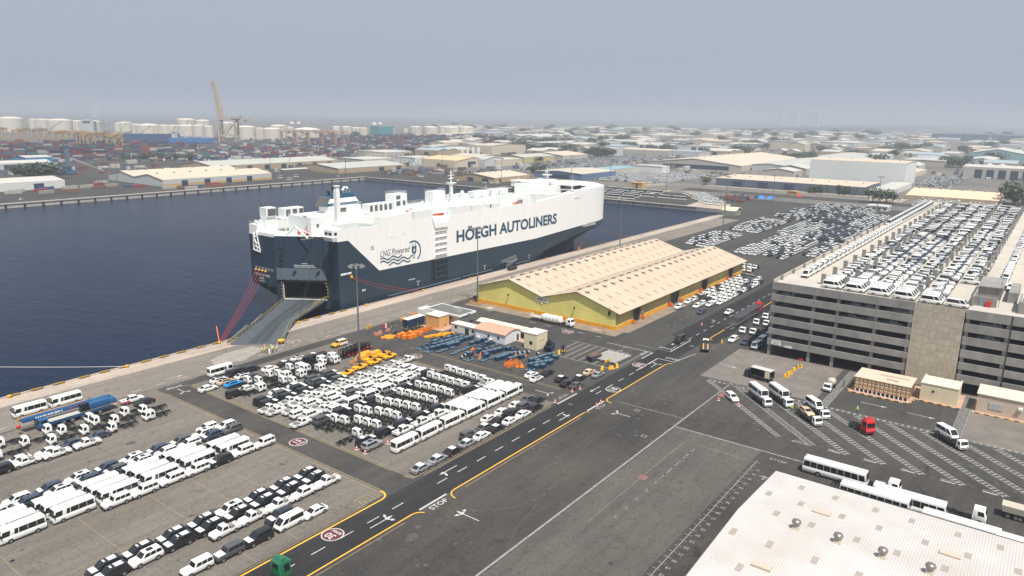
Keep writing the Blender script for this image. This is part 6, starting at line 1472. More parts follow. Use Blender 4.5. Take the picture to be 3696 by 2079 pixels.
# ---- low detail copies for the masses
def low_car(kind):
    s = SPECS[kind]; mb = MB(); x0, x1 = s['top'][0][0], s['top'][-1][0]; hw = s['hw']; c = s['cab']; zb_ = s['belt']
    if 'bed' in s: x0 = s['bed'][0]
    mb.frus((x0 + .1, x1 - .1, -hw, hw, .3), (x0, x1 - .25, -hw, hw, zb_ - .08), 0); mb.frus((c[0], c[1], -hw * .93, hw * .93, zb_ - .08), (c[2], c[3], -hw * .8, hw * .8, s['zr'] - .12), 1)
    mb.frus((c[2], c[3], -hw * .8, hw * .8, s['zr'] - .12), (c[2] + .05, c[3] - .08, -hw * .74, hw * .74, s['zr']), 0)
    mb.box(x0 + .4, x1 - .4, -hw - .01, hw + .01, .02, .42, 2)
    return np.array(mb.v, dtype=np.float32), mb.f, mb.m
LOWC = {}
def mass(name, items, label, cat, lowk=None):
    """many small vehicles joined: items of (kind, colour, x, y, z, rz)"""
    cols = sorted({i[1] for i in items}); mats = [paint(c) for c in cols] + [GLASS, BLACK]
    VV, FF, MM, off = [], [], [], 0
    for kd, cl_, x, y, z, rz in items:
        if kd not in LOWC: LOWC[kd] = low_car(kd)
        v, f, m = LOWC[kd]; c_, s_ = math.cos(rz), math.sin(rz)
        w_ = np.empty_like(v); w_[:, 0] = x + v[:, 0] * c_ - v[:, 1] * s_; w_[:, 1] = y + v[:, 0] * s_ + v[:, 1] * c_; w_[:, 2] = z + v[:, 2]
        VV.append(w_); FF += [[i + off for i in q] for q in f]; ci = cols.index(cl_); MM += [ci if k == 0 else len(cols) + k - 1 for k in m]; off += len(v)
    me = bpy.data.meshes.new(name); me.from_pydata(np.concatenate(VV).tolist(), [], FF)
    for m in mats: me.materials.append(m)
    me.polygons.foreach_set('material_index', MM); me.update()
    o = link(name, me, None, kind='stuff', label=label, category=cat)
    return o
mass('parked_vehicles', SMALL, 'white and grey vehicles packed toward the far end of the garage roof', 'vehicles')
# ---- the big lot behind the shed: rows along X
LOTS = [ # x0,x1,y0,y1, palette, skew
 (378, 432, 150.5, 166.5, 'wwwwk'), (447, 514, 147, 165, 'wwkkw'), (530, 592, 143, 165, 'wkwkb'), (598, 640, 140, 158, 'wwkwg'), (372, 404, 122, 134, 'wwwww'), (410, 446, 116, 133, 'wwwwk'), (452, 512, 121, 138, 'wwwws'),
 (372, 440, 107.5, 119, 'wwkwk'), (446, 512, 100, 118, 'bkkbw'), (520, 592, 114, 138, 'kkkkw'), (388, 436, 94.5, 104.5, 'wwkkw'), (520, 590, 98, 111, 'wwwkw'), (446, 505, 94.2, 97.5, 'wwwkw'), (596, 640, 112, 136, 'wwwkg')]
CC = dict(w='white', k='black', b='dblue', g='grey', s='silver')
items = []
for li, (x0, x1, y0, y1, pal) in enumerate(LOTS):
    y = y0; rr_ = 0
    while y < y1:
        x = x0 + R.uniform(-1.5, 1.5) + (y - y0) * .35
        while x < x1:
            if R.random() < .96: items.append((R.choice(('sedan', 'suv', 'suv')), CC[R.choice(pal)], x + R.uniform(-.2, .2), y + R.uniform(-.1, .1), .02, PB if R.random() < .95 else PF, li, rr_))
            x += 4.95
        y += 2.55; rr_ += 1
items.sort(key=lambda t: t[2] ** 2 + t[3] ** 2)
LN = ['strip beyond the shed roof by the apron', 'second block along the apron', 'third block along the apron', 'block nearest the white gate office', 'pale wedge behind the shed ridge', 'pale block in the lot middle', 'block of white cars past the lot middle', 'long block beside the shed end', 'dark blue block beside the garage', 'all-dark block in the far lot', 'low block under the garage parapet', 'far block under the parapet', 'single far strip', 'last corner block']
cnt = {}
for it in items[:230]:
    kd, cl_, x, y, z, rz, li, rr_ = it; k = cnt.get((li, rr_), 0); cnt[(li, rr_)] = k + 1
    v, f, m = LOWC.setdefault(kd, low_car(kd)); key = f'far_{kd}_{cl_}'
    me = bpy.data.meshes.get(key)
    if not me:
        me = bpy.data.meshes.new(key); me.from_pydata(v.tolist(), [], f); [me.materials.append(q) for q in (paint(cl_), GLASS, BLACK)]; me.polygons.foreach_set('material_index', m)
    thing(NAMES[kd][0], f'{COLTXT.get(cl_, cl_)} {NAMES[kd][2]}, {nth(k)} of {nth(rr_)} row, {LN[li]}', 'car', (x, y, z), rz, 'cars in the storage lot behind the shed', me)
mass('parked_cars', [i[:6] for i in items[230:]], 'rows of white and dark cars filling the far storage lot', 'cars')
# distant storage fields
far = []
def field(x0, x1, y0, y1, dx, dy, pal, kinds=('suv', 'sedan'), rz=PB, drop=.06):
    y = y0
    while y < y1:
        x = x0
        while x < x1:
            if R.random() > drop: far.append((R.choice(kinds), CC[R.choice(pal)], x + R.uniform(-.4, .4), y, .02, rz))
            x += dx
        y += dy
field(715, 868, 342, 452, 4.9, 2.9, 'wwwwwg'); field(760, 960, 470, 560, 5.2, 3.6, 'wwwgg'); field(940, 1230, 540, 640, 5.4, 4.4, 'wwsg')
field(690, 760, 70, 100, 5.2, 2.8, 'wwwws', ('suv', 'van')); field(800, 880, 60, 92, 5.4, 3.0, 'wwsss'); field(770, 830, 96, 116, 5.2, 5.0, 'wwws'); field(900, 1060, 96, 130, 5.4, 4, 'wwsg', ('van', 'suv')); field(690, 790, 40, 64, 5.2, 3, 'wwsw')
mass('distant_cars', far, 'distant storage fields of pale parked cars beyond the basin', 'cars')
# ------------------------------------------------------------------ light masts
def mast_mesh(h):
    k = f'mast_{h}'
    if k in PROTO: return PROTO[k]
    pole = MB().tube((0, 0, 0), (0, 0, h), .32, .14, n=8).mesh('pole', MASTM)
    mb = MB(); mb.tube((0, 0, h - .1), (0, 0, h + .5), .25, n=8)
    for i in range(8):
        t = math.pi * i / 4; c, s_ = math.cos(t), math.sin(t)
        mb.tube((0, 0, h), (c * 1.7, s_ * 1.7, h), .07, n=4); mb.frus((c * 1.9 - .35, c * 1.9 + .35, s_ * 1.9 - .35, s_ * 1.9 + .35, h - .5), (c * 1.9 - .2, c * 1.9 + .2, s_ * 1.9 - .2, s_ * 1.9 + .2, h + .1))
    head = mb.mesh('lamp_head', mat('lamp_head_grey', (.22, .22, .215), .5))
    mb = MB(); mb.box(-.7, .7, -.7, .7, 0, .4)
    for i in range(4):
        x, y = ((-2, -2), (2, -2), (2, 2), (-2, 2))[i]; mb.tube((x, y, 0), (x, y, 1.1), .12, n=5); x2, y2 = ((2, -2), (2, 2), (-2, 2), (-2, -2))[i]; mb.tube((x, y, 1.0), (x2, y2, 1.0), .1, n=5); mb.tube((x, y, .5), (x2, y2, .5), .1, n=5)
    base = mb.mesh('guard_rail', mat('guard_orange', (.5, .25, .08), .7))
    PROTO[k] = (pole, head, base); return PROTO[k]
def mast(x, y, label, h=28.5, group='tall floodlight masts'):
    p, hd, b_ = mast_mesh(h); t = thing('light_mast', label, 'light mast', (x, y, 0), 0, group, p); link('lamp_head', hd, t)
    if math.hypot(x, y) < 420: link('guard_rail', b_, t)
for x, y, l in ((130.2, 150.6, 'tall floodlight mast beside the yellow buggies in the vehicle block'), (204, 168.8, 'tall floodlight mast at the SHED-36 gable corner'), (403.7, 152, 'tall floodlight mast in the car rows behind the shed'), (330, 178, 'tall floodlight mast rising behind the shed ridge by the quay'), (512, 192, 'tall floodlight mast beside the gabled quay hut'), (547, 170, 'tall floodlight mast in the far car blocks'), (596, 108, 'tall floodlight mast before the white gate office'),
                (612, 286, 'tall floodlight mast among the coaches and tractor trucks'), (621, 566, 'tall floodlight mast behind the ship signal mast'), (468, 671, 'tall floodlight mast at the end of the twin-gable far shed'), (567, 668, 'tall floodlight mast beside the pale canopies'), (611, 473, 'tall floodlight mast at the small far-quay warehouse'), (696, 391, 'tall floodlight mast at the edge of the pale car field'), (640, 405, 'tall floodlight mast beside the blue-fronted shed'), (916, 463, 'tall floodlight mast inside the pale car field'), (580, 790, 'tall floodlight mast behind the green-ended warehouse'), (668, 661, 'tall floodlight mast beside the white offices'), (300, 650, 'tall floodlight mast before the long far shed'), (281, 642, 'thin light mast near the crane boom tip')): mast(x, y, l, group=None if 0 else 'tall floodlight masts')
fm_ = [(657, 1736), (626, 1498), (624, 1377), (738, 1396), (800, 1464), (704, 1230), (736, 1164), (897, 1401), (774, 1135), (893, 1290), (1048, 1500), (852, 1122), (1099, 1469), (1001, 1217), (1053, 1182), (1186, 1277), (1349, 1396), (1347, 1319), (1569, 1443), (1862, 1604), (1244, 993), (2225, 1695), (1660, 1937), (1572, 1743), (2049, 1397), (1276, 581), (3119, 1662), (966, 445), (2334, 235), (721, 823), (1755, 2167)]
for i, (x, y) in enumerate(fm_): mast(x, y, f'distant tall light mast, {nth(i)} counted across the hazy container terminal', 50)
# ------------------------------------------------------------------ halls, offices, trees beyond the basin
TAN = mat('wall_tan', (.42, .33, .22), .8, var=.08, scale=.2); PALE = mat('wall_pale', (.46, .43, .38), .8, var=.06, scale=.2); WARMR = mat('roof_warm', (.56, .46, .36), .7, var=.06, scale=.05); GRYR = mat('roof_grey_green', (.42, .42, .38), .7, var=.08, scale=.06)
WHR = mat('roof_white', (.50, .48, .44), .6, var=.06, scale=.06); BLUW = mat('wall_slate_blue', (.09, .12, .17), .7, var=.1, scale=.1); BLUB = mat('wall_bright_blue', (.07, .23, .42), .6, var=.05, scale=.2); DOORB = mat('door_and_shade_blue', (.025, .045, .08), .6); OCH = mat('wall_ochre', (.55, .33, .13), .8, var=.06, scale=.2)
WGRY = mat('wall_pale_grey', (.50, .51, .50), .7, var=.04, scale=.1)
def hall(label, x0, x1, y0, y1, ev, rg, wm_=PALE, rm_=WARMR, spans=1, axis='x', doors=(), vents=0, cat='warehouse', name='warehouse', low=None, group=None, win=0):
    T = thing(name, label, cat, ((x0 + x1) / 2, (y0 + y1) / 2, 0), 0, group)
    mb, mr_ = MB(), MB(); a0, a1 = (y0, y1) if axis == 'x' else (x0, x1); sp = (a1 - a0) / spans
    pr = []
    for i in range(spans): pr += [(a0 + i * sp, ev), (a0 + (i + .5) * sp, rg)]
    pr.append((a1, ev))
    if axis == 'x': mb.xext([(a1, 0)] + pr[::-1][0:] + [(a0, 0)], x0, x1)
    else: mb.yext([(a1, 0)] + pr[::-1] + [(a0, 0)], y0, y1)
    o_ = .5
    for (p, z), (q, z2) in zip(pr, pr[1:]):
        vs = [(x0 - o_, p, z), (x1 + o_, p, z), (x1 + o_, q, z2), (x0 - o_, q, z2)] if axis == 'x' else [(p, y0 - o_, z), (p, y1 + o_, z), (q, y1 + o_, z2), (q, y0 - o_, z2)]
        mr_.add([(a, b_, c + .05) for a, b_, c in vs] + [(a, b_, c + .3) for a, b_, c in vs], [(0, 1, 2, 3), (4, 5, 6, 7), (0, 1, 5, 4), (1, 2, 6, 5), (2, 3, 7, 6), (3, 0, 4, 7)])
    wpart('wall', mb, wm_, T); rf = wpart('roof', mr_, rm_, T)
    if low: wpart('base_band', MB().box(x0 - .08, x1 + .08, y0 - .1, y0 - .02, 0, ev * .36), low, T)
    for f_, c, wd in doors:
        if f_ == 'y': wpart('door', MB().box(c - wd / 2, c + wd / 2, y0 - .2, y0 - .02, 0, ev * .8), DOORB, T)
        else: wpart('door', MB().box(x0 - .2, x0 - .02, c - wd / 2, c + wd / 2, 0, ev * .8), DOORB, T)
    if win:
        for fl in range(int(ev // 3.4)):
            for i in range(win):
                y = y0 + (i + .5) * (y1 - y0) / win; x = x0 + (i + .5) * (x1 - x0) / win
                wpart('window', MB().box(x0 - .1, x0 - .01, y - .8, y + .8, 1.1 + fl * 3.4, 2.5 + fl * 3.4), GLASS, T); wpart('window', MB().box(x - .8, x + .8, y0 - .1, y0 - .01, 1.1 + fl * 3.4, 2.5 + fl * 3.4), GLASS, T)
    for i in range(vents):
        t = (i + .5) / vents
        for s_ in range(spans):
            c = a0 + (s_ + .5) * sp
            x, y = (x0 + (x1 - x0) * t, c - 1.2) if axis == 'x' else (c - 1.2, y0 + (y1 - y0) * t)
            wpart('roof_vent', MB().box(x - .9, x + .9, y - .6, y + .6, rg, rg + .9), GREYV, rf)
    return T
hall('low white shed at the picture edge on the far quay', 150, 283, 712, 762, 6.5, 9, mat('wall_white_far', (.66, .66, .64), .7), WHR, doors=(('y', 262, 8),), win=0)
hall('white and orange twin-gable shed on the far quay with cream roof', 345, 461, 660, 765, 6.2, 10.2, WGRY, WARMR, 2, 'x', [('y', 366 + i * 23, 6) for i in range(4)], 7, low=OCH)
hall('bright blue shed with white roof before the container stacks', 358, 388, 1002, 1040, 10.5, 12, BLUB, WHR)
hall('open white canopy roof beside the bright blue shed', 318, 372, 968, 995, 6.5, 9, WGRY, WHR, doors=(('y', 345, 44),))  # no real door: the wide dark panel paints the shade under the open roof
hall('long grey-roofed warehouse with tan walls and blue doors', 470, 652, 785, 850, 6.5, 10.5, TAN, GRYR, 1, 'x', [('y', 495 + i * 24, 7) for i in range(7)], 9)
hall('grey-roofed tan warehouse with teal doors near the basin corner', 560, 668, 672, 752, 5.5, 9.0, TAN, GRYR, 1, 'x', (('y', 627, 8), ('y', 656, 8)), 0)
hall('cream multi-storey office block with window bands', 744, 800, 790, 850, 13.5, 14, PALE, WHR, win=6, cat='office building', name='office_building')
hall('low cream annex before the multi-storey office block', 690, 745, 775, 830, 6, 6.5, PALE, WHR, win=0, cat='office building', name='office_building')
hall('white two-storey office with small dark windows', 730, 775, 715, 757, 9.5, 10, mat('wall_white_far', (0, 0, 0)), WHR, win=5, cat='office building', name='office_building')
hall('cream warehouse with peach roof and tall blue door', 728, 790, 637, 700, 9.5, 13, mat('wall_pale_beige', (.56, .50, .38), .8), mat('roof_peach', (.70, .47, .27), .7), 1, 'y', (('y', 757, 16),), 0)
hall('cream windowless annex beside the peach-roofed warehouse', 791, 850, 622, 660, 8.5, 9, mat('wall_pale_beige', (0, 0, 0)), WHR)
hall('small gabled warehouse on the far quay with cream roof', 598, 660, 472, 530, 4.8, 8.2, TAN, WARMR, 1, 'x', (('y', 607, 3), ('x', 505, 8), ('x', 485, 8)), 6, low=OCH)
hall('blue-fronted low shed beside the pale car field', 686, 760, 420, 484, 7, 9, mat('wall_blue_front', (.10, .17, .28), .7), mat('roof_tan_grey', (.50, .44, .36), .7), 1, 'x', (('x', 450, 26),), 0)
hall('small building with pale turquoise roof', 770, 850, 440, 470, 6, 7, PALE, mat('roof_turquoise', (.22, .36, .39), .6))
hall('white box office inside the car field', 842, 862, 400, 440, 9, 9.4, mat('wall_white_far', (0, 0, 0)), WHR, cat='office building', name='office_building')
hall('huge low cream warehouse with wide shaded front and dotted roof', 965, 1240, 345, 480, 7, 14, PALE, mat('roof_dotted', (.58, .47, .38), .7, var=.05, scale=.1), 1, 'x', (('x', 410, 96),), 12)  # the very wide dark door panel is the shaded front, painted on
hall('long cream wing of the huge low warehouse with dock doors', 1000, 1500, 255, 343, 8, 10, WGRY, GRYR, 2, 'x', [('y', 1030 + i * 42, 14) for i in range(11)])
hall('tall pale grey box warehouse towering over the far lot', 884, 950, 137, 236, 24, 25, mat('wall_big_grey', (.70, .72, .70), .7, var=.03, scale=.05), WARMR, 1, 'y', (), 4)
hall('long dark blue warehouse with tan roof before the tall grey box', 745, 815, 148, 292, 7.6, 8.2, BLUW, WARMR, 1, 'y', [('x', 165 + i * 26, 10) for i in range(5)], 9)
hall('low white office row with dark windows beside the blue warehouse', 752, 872, 128, 147, 4.6, 5, mat('wall_white_far', (0, 0, 0)), WHR, win=9, cat='office building', name='office_building')
hall('wide low shed with pinkish cream roof behind the garage', 742, 822, 42, 112, 3.6, 7.4, TAN, mat('roof_pink_cream', (.72, .52, .36), .6, var=.04, scale=.1), 1, 'y', (), 8)
hall('long pale warehouse with framed dock bays near the picture edge', 1088, 1140, -60, 104, 13.5, 15.5, PALE, WHR, 1, 'y', [('x', -50 + i * 12.5, 8) for i in range(12)])
hall('small white gate office with four dark windows', 626, 640, 106, 122, 3.4, 3.7, mat('wall_white_far', (0, 0, 0)), WHR, win=4, cat='office building', name='gate_office')
hall('gabled hut with green base on the quay corner', 516, 528, 186, 196, 3.4, 5.6, mat('wall_green_grey', (.22, .27, .22), .7), mat('roof_hut', (.62, .54, .40), .7), 1, 'y', name='quay_hut', cat='hut')
hall('low cream store next to the gabled quay hut', 530, 538, 190, 198, 3.6, 3.8, PALE, WARMR, name='quay_hut', cat='hut')
hall('orange cabin with openings beside the coaches', 652, 660, 330, 342, 5.5, 5.6, OCH, OCH, doors=(('x', 336, 2),), name='cabin', cat='cabin')
hall('orange cabin on the road before the boundary wall', 700, 706, 196, 204, 3.4, 3.5, OCH, OCH, name='cabin', cat='cabin')
hall('pair of low pale canopies before the tan warehouse', 520, 556, 722, 732, 3.2, 4, GREYV, WHR, name='canopy', cat='canopy'); hall('shorter pale canopy beside the long one', 566, 600, 728, 738, 3.2, 4, GREYV, WHR, name='canopy', cat='canopy')
hall('long cream warehouse behind the green trees', 1352, 1560, 930, 985, 9, 11, PALE, WHR); hall('white twin-gable factory by the water tower', 1600, 1760, 1120, 1230, 14, 18, PALE, WHR, 2)
hall('grey-walled warehouse behind dark trees', 1120, 1200, 650, 720, 13, 13.6, WGRY, GRYR); hall('cream low warehouse with arched end', 985, 1060, 640, 720, 7, 11, PALE, WARMR, 1, 'x'); hall('yellow-walled warehouse with blue gable end', 880, 960, 640, 690, 8, 11, mat('wall_yellowish', (.5, .42, .22), .8), GRYR, doors=(('x', 660, 14),))
hall('white showroom with tall framed doors', 1400, 1440, 548, 625, 14, 14.5, mat('wall_white_far', (0, 0, 0)), WHR, doors=(('x', 570, 10), ('x', 585, 10), ('x', 600, 10))); hall('long cream roof behind the pale car field', 1290, 1340, 600, 700, 7, 9, PALE, WARMR, 1, 'y')
hall('pinkish low warehouse beyond the tall grey box', 1299, 1400, 150, 208, 9, 10, mat('wall_pinkish', (.48, .40, .34), .8), GRYR)
hall('white peaked hall beside the tall grey box', 960, 1000, 260, 300, 8, 12, PALE, WHR); hall('second white peaked hall beyond the blue warehouse', 915, 950, 262, 300, 7, 10, PALE, WHR)
hall('wide light hall far behind the trees', 1940, 2080, 420, 500, 14, 15, WGRY, WHR); hall('green-glass arched hall near the picture edge', 1625, 1760, 62, 150, 12, 20, mat('wall_teal_far', (.25, .40, .42), .6), WHR, 1, 'x')
hall('teal panelled block between the oil tanks', 1625, 1690, 1752, 1790, 27, 27.5, mat('wall_teal', (.04, .26, .27), .6), mat('roof_teal', (.05, .25, .25), .7), cat='industrial building', name='industrial_building')
hall('long dark blue glasshouse on the hazy horizon', 3150, 3500, 240, 420, 22, 23, BLUW, BLUW); hall('second dark blue glasshouse on the hazy horizon', 3150, 3500, 20, 215, 22, 23, BLUW, BLUW)
# filler district: many low roofs fading into the haze
def clear(x, y, s=40):
    return True
occ = [(884, 935, 137, 236), (745, 868, 148, 292), (965, 1500, 255, 480), (1088, 1140, -60, 104), (742, 822, 42, 112), (715, 868, 342, 452), (760, 960, 470, 560), (940, 1230, 540, 640), (1352, 1560, 930, 985), (1120, 1200, 640, 725), (690, 830, -60, 130), (800, 1060, 40, 136), (1299, 1400, 150, 208), (1400, 1440, 548, 625), (1290, 1340, 600, 700), (1625, 1760, 62, 150), (985, 1060, 640, 720), (880, 960, 640, 690)]
fi = 0
fw = [PALE, WGRY, TAN, mat('wall_pale_beige', (0, 0, 0))]; fr_ = [WHR, WARMR, GRYR, WHR, mat('roof_tan_grey', (0, 0, 0)), mat('roof_bluegrey', (.30, .36, .40), .7)]
tries = 0
DESC = ('white', 'cream', 'grey', 'pale', 'tan', 'blue-grey')
while fi < 285 and tries < 4000:
    tries += 1
    D = 1000 * (1 + 3.2 * R.random() ** 1.3); az = rad(R.uniform(47, 91)); x, y = D * math.sin(az), D * math.cos(az)
    if y > .86 * x + 90 and D < 2700: continue
    sx, sy = R.uniform(24, 75) * (1 + D / 3500), R.uniform(18, 45) * (1 + D / 3500)
    if any(a - sx / 2 - 12 < x < b_ + sx / 2 + 12 and c - sy / 2 - 12 < y < d + sy / 2 + 12 for a, b_, c, d in occ): continue
    occ.append((x - sx / 2, x + sx / 2, y - sy / 2, y + sy / 2)); h = R.uniform(5, 11) * (1 if R.random() < .9 else 1.8); ri = R.randrange(6)
    hall(f'{DESC[ri]}-roofed low building in the hazy industrial blocks, {nth(fi)} of them', x - sx / 2, x + sx / 2, y - sy / 2, y + sy / 2, h, h + R.choice((.4, 2.5, 3.5)), R.choice(fw), fr_[ri], R.choice((1, 1, 2)), R.choice('xy'), [('x', y, 8)] if D < 1800 and R.random() < .5 else (), name='distant_building', cat='building', group='low buildings of the industrial district'); fi += 1
# high-rises barely showing
for i, (x, y, w_, h) in enumerate(((7600, 2200, 90, 120), (7800, 2400, 70, 150), (7400, 1950, 80, 115), (2900, 6600, 60, 110))):
    hall(f'faint high-rise in the haze, {nth(i)} along the horizon', x, x + w_, y, y + w_, h, h + 1, WGRY, WGRY, name='tower_block', cat='building')
# ------------------------------------------------------------------ trees
LEAF = mat('foliage', (.085, .105, .055), .8, c2=(.035, .055, .03), scale=.6); BARK = mat('bark', (.10, .075, .055), .9)
def crown_mesh(seed, n=420, lobes=7):
    r_ = random.Random(seed); mb = MB(); cs = [(r_.uniform(-.55, .55), r_.uniform(-.55, .55), r_.uniform(.35, .85), r_.uniform(.28, .5)) for _ in range(lobes)]
    for i in range(n):
        c = r_.choice(cs); d = Vector((r_.gauss(0, 1), r_.gauss(0, 1), r_.gauss(0, 1))).normalized(); p = Vector(c[:3]) + d * c[3] * r_.uniform(.65, 1.08)
        if p.z < .16: continue
        a = Vector((r_.gauss(0, 1), r_.gauss(0, 1), r_.gauss(0, .6))).normalized() * r_.uniform(.05, .11); b_ = a.cross(d).normalized() * r_.uniform(.05, .10)
        mb.add([p - a, p + b_, p + a, p - b_], [(0, 1, 2, 3)])
    return mb.mesh('crown', LEAF)
CRN = [crown_mesh(i) for i in range(5)]
mb = MB(); mb.tube((0, 0, 0), (.02, .01, .42), .05, .03, n=6)
for a in range(4): mb.tube((.02, .01, .35), (.3 * math.cos(a * 1.6), .3 * math.sin(a * 1.6), .7), .025, .01, n=4)
TRK = mb.mesh('trunk', BARK)
def tree(x, y, s, label, group=None, w_=1.0):
    t = thing('tree', label, 'tree', (x, y, 0), R.uniform(0, 6), group); t.scale = (s * w_, s * w_, s)
    link('crown', R.choice(CRN), t); link('trunk', TRK, t)
tree(287, 806, 15, 'big dark green tree beside the crane, the one nearer the picture edge', None, 1.2); tree(306, 800, 14.5, 'big dark green tree beside the crane, the one nearer the shed', None, 1.25); tree(298, 818, 13, 'smaller dark tree behind the pair beside the crane', None, 1.2)
tree(752, 31, 17, 'big dark tree at the picture edge beside the pinkish cream roof', None, 1.1); tree(770, 26, 15, 'second dark tree behind the one at the picture edge', None, 1.2)
nt_ = [(495, 1040), (508, 1030), (520, 1022), (533, 1012), (546, 1000), (556, 990), (718, 180), (712, 186), (716, 158), (690, 129), (697, 120), (747, 304), (730, 518), (736, 510), (750, 713), (750, 686), (780, 773), (758, 654), (911, 632), (780, 740), (957, 955), (967, 948), (985, 930)]
for i, (x, y) in enumerate(nt_): tree(x, y, R.uniform(7.5, 11), f'round dark tree, {nth(i)} of those scattered around the far yards', 'trees of the far yards', 1.1)
ft = [(1428, 1054), (1470, 1060), (1518, 1065), (1556, 1041), (1575, 958), (1540, 990), (1500, 1020), (1136, 733), (1122, 702), (1130, 715), (1089, 652), (1097, 645), (1110, 635), (1338, 666), (1325, 630), (1337, 621), (1459, 785), (1796, 1048), (1918, 1063), (1941, 1049), (1425, 507), (1921, 659), (1209, 859), (1519, 1296), (1496, 1229), (1479, 1163), (1498, 1151), (1468, 1690), (1297, 372), (1232, 327), (1281, 351), (1489, 328), (1785, 328), (1565, 267), (1956, 311), (2054, 300), (2014, 269), (1311, 138), (1325, 130), (1861, 169), (2398, 685), (1918, 591)]
for i, (x, y) in enumerate(ft): 
    for k in range(2): tree(x + R.uniform(-22, 22) * k, y + R.uniform(-22, 22) * k, R.uniform(10, 17), f'dusty tree between the hazy warehouses inland, {nth(2 * i + k)} of the named clumps', 'trees of the industrial district', 1.15)
for i in range(95):
    D = R.uniform(1150, 4200); az = rad(R.uniform(46, 90)); x, y = D * math.sin(az), D * math.cos(az)
    if y > .86 * x + 90 and D < 2700: continue
    if any(a < x < b_ and c < y < d for a, b_, c, d in occ): continue
    tree(x, y, R.uniform(8, 14) * (1 + D / 5000), f'dusty tree among the far hazy roofs, {nth(i)} of the scattered ones', 'trees of the industrial district', 1.5)
# ------------------------------------------------------------------ oil tanks
TKM = mat('tank_cream', (.66, .60, .50), .6, var=.05, scale=.03)
TANKS = [(877, 2529, 33.7, 42.8), (1056, 2848, 13.6, 33.1), (1060, 2782, 21.7, 34.2), (1017, 2541, 35.4, 37.6), (1075, 2566, 18.3, 32.6), (1070, 2454, 30.0, 34.5), (1130, 2408, 8.6, 27.5), (1156, 2411, 20.4, 30.7), (1081, 2196, 10.2, 28.4), (1035, 2034, 30.4, 31.7), (1065, 2003, 15.0, 29.3), (1087, 1993, 15.1, 29.5), (1098, 1947, 21.7, 30.4), (1165, 2065, 24.9, 46), (1101, 1891, 14.7, 31.4), (1196, 2030, 20, 43), (1081, 1808, 11.7, 30.4), (1136, 1793, 23.6, 41.0), (1088, 1650, 21.6, 33.7), (1108, 1625, 9.9, 29.1), (1140, 1622, 23.1, 29.3), (1219, 1702, 21.1, 34.8), (1262, 1711, 10.2, 29.1), (1319, 1711, 36.9, 26.7), (1595, 1919, 13.7, 25.2), (1629, 1907, 17.0, 25.4), (1620, 1850, 16.0, 23.4), (1643, 1835, 11.2, 22.0), (1619, 1815, 14.2, 23.1), (1726, 1796, 9.8, 20.8), (2002, 2009, 8.4, 12.8), (1752, 1712, 19.6, 28.9), (1754, 1647, 24.0, 30.3), (1802, 1643, 9.7, 30.0), (1842, 1643, 27.9, 30.1), (1909, 1630, 24.9, 30.1)]
for i, (x, y, r_, h) in enumerate(TANKS):
    hs = h - r_ * .14
    t = thing('oil_tank', f'cream domed oil tank, {nth(i)} counted along the skyline from the picture edge', 'storage tank', (x, y, 0), 0, 'cream oil tanks behind the container terminal', MB().lathe([(r_, 0), (r_, hs)], (0, 0, 0), 28).mesh('oil_tank', TKM))
    part('tank_dome', MB().lathe([(r_, hs), (r_ * .8, hs + r_ * .06), (r_ * .45, hs + r_ * .12), (.5, hs + r_ * .15)], (0, 0, 0), 28), mat('tank_roof', (.70, .62, .52), .6), t)
    mb = MB(); pts = [(-(r_ + .4) * math.cos(rad(a)) , -(r_ + .4) * math.sin(rad(a)), hs * (a - 10) / 70) for a in range(10, 81, 7)]; mb.path(pts, .5, 4); part('stairway', mb, GREYV, t) if r_ > 15 and i % 2 else None
part('wall_print', text_mesh('~6', 5, mat('print_grey', (.35, .35, .36))), None, bpy.data.objects['oil_tank.005'], loc=(-21, -22, 20), rz=rad(-40)).rotation_euler = (rad(90), 0, rad(-40))
for i, (x, y, r_, h) in enumerate(((2457, 2677, 11.9, 25.5), (2487, 2669, 10.7, 25.6), (2086, 2761, 9.9, 26), (2055, 2769, 9.9, 26))): thing('sphere_tank', f'pale spherical gas tank, {nth(i)} of those peeking over the oil tanks', 'storage tank', (x, y, 0), 0, 'gas spheres', MB().lathe([(.3, h - 2 * r_)] + [(r_ * math.cos(rad(a)), h - r_ + r_ * math.sin(rad(a))) for a in range(-60, 90, 15)] + [(.2, h)], (0, 0, 0), 18).mesh('sphere_tank', TKM))
# silos
for i in range(4): thing('silo', f'slim white silo, {nth(i)} in the row behind the peach roof', 'silo', (880 + i * 9, 760 - i * 3.5, 0), 0, 'slim white silos', MB().lathe([(2.4, 0), (2.4, 17), (.5, 18.5)], (0, 0, 0), 12).mesh('silo', WHR))
T = thing('water_tower', 'mushroom-shaped pale water tower among the trees', 'water tower', (1430, 923, 0)); part('stem', MB().tube((0, 0, 0), (0, 0, 23), 3.2, 2.8, n=12), WGRY, T); part('tank', MB().lathe([(3, 21), (8.5, 24.5), (8.5, 31), (.5, 32)], (0, 0, 0), 18), WHR, T)
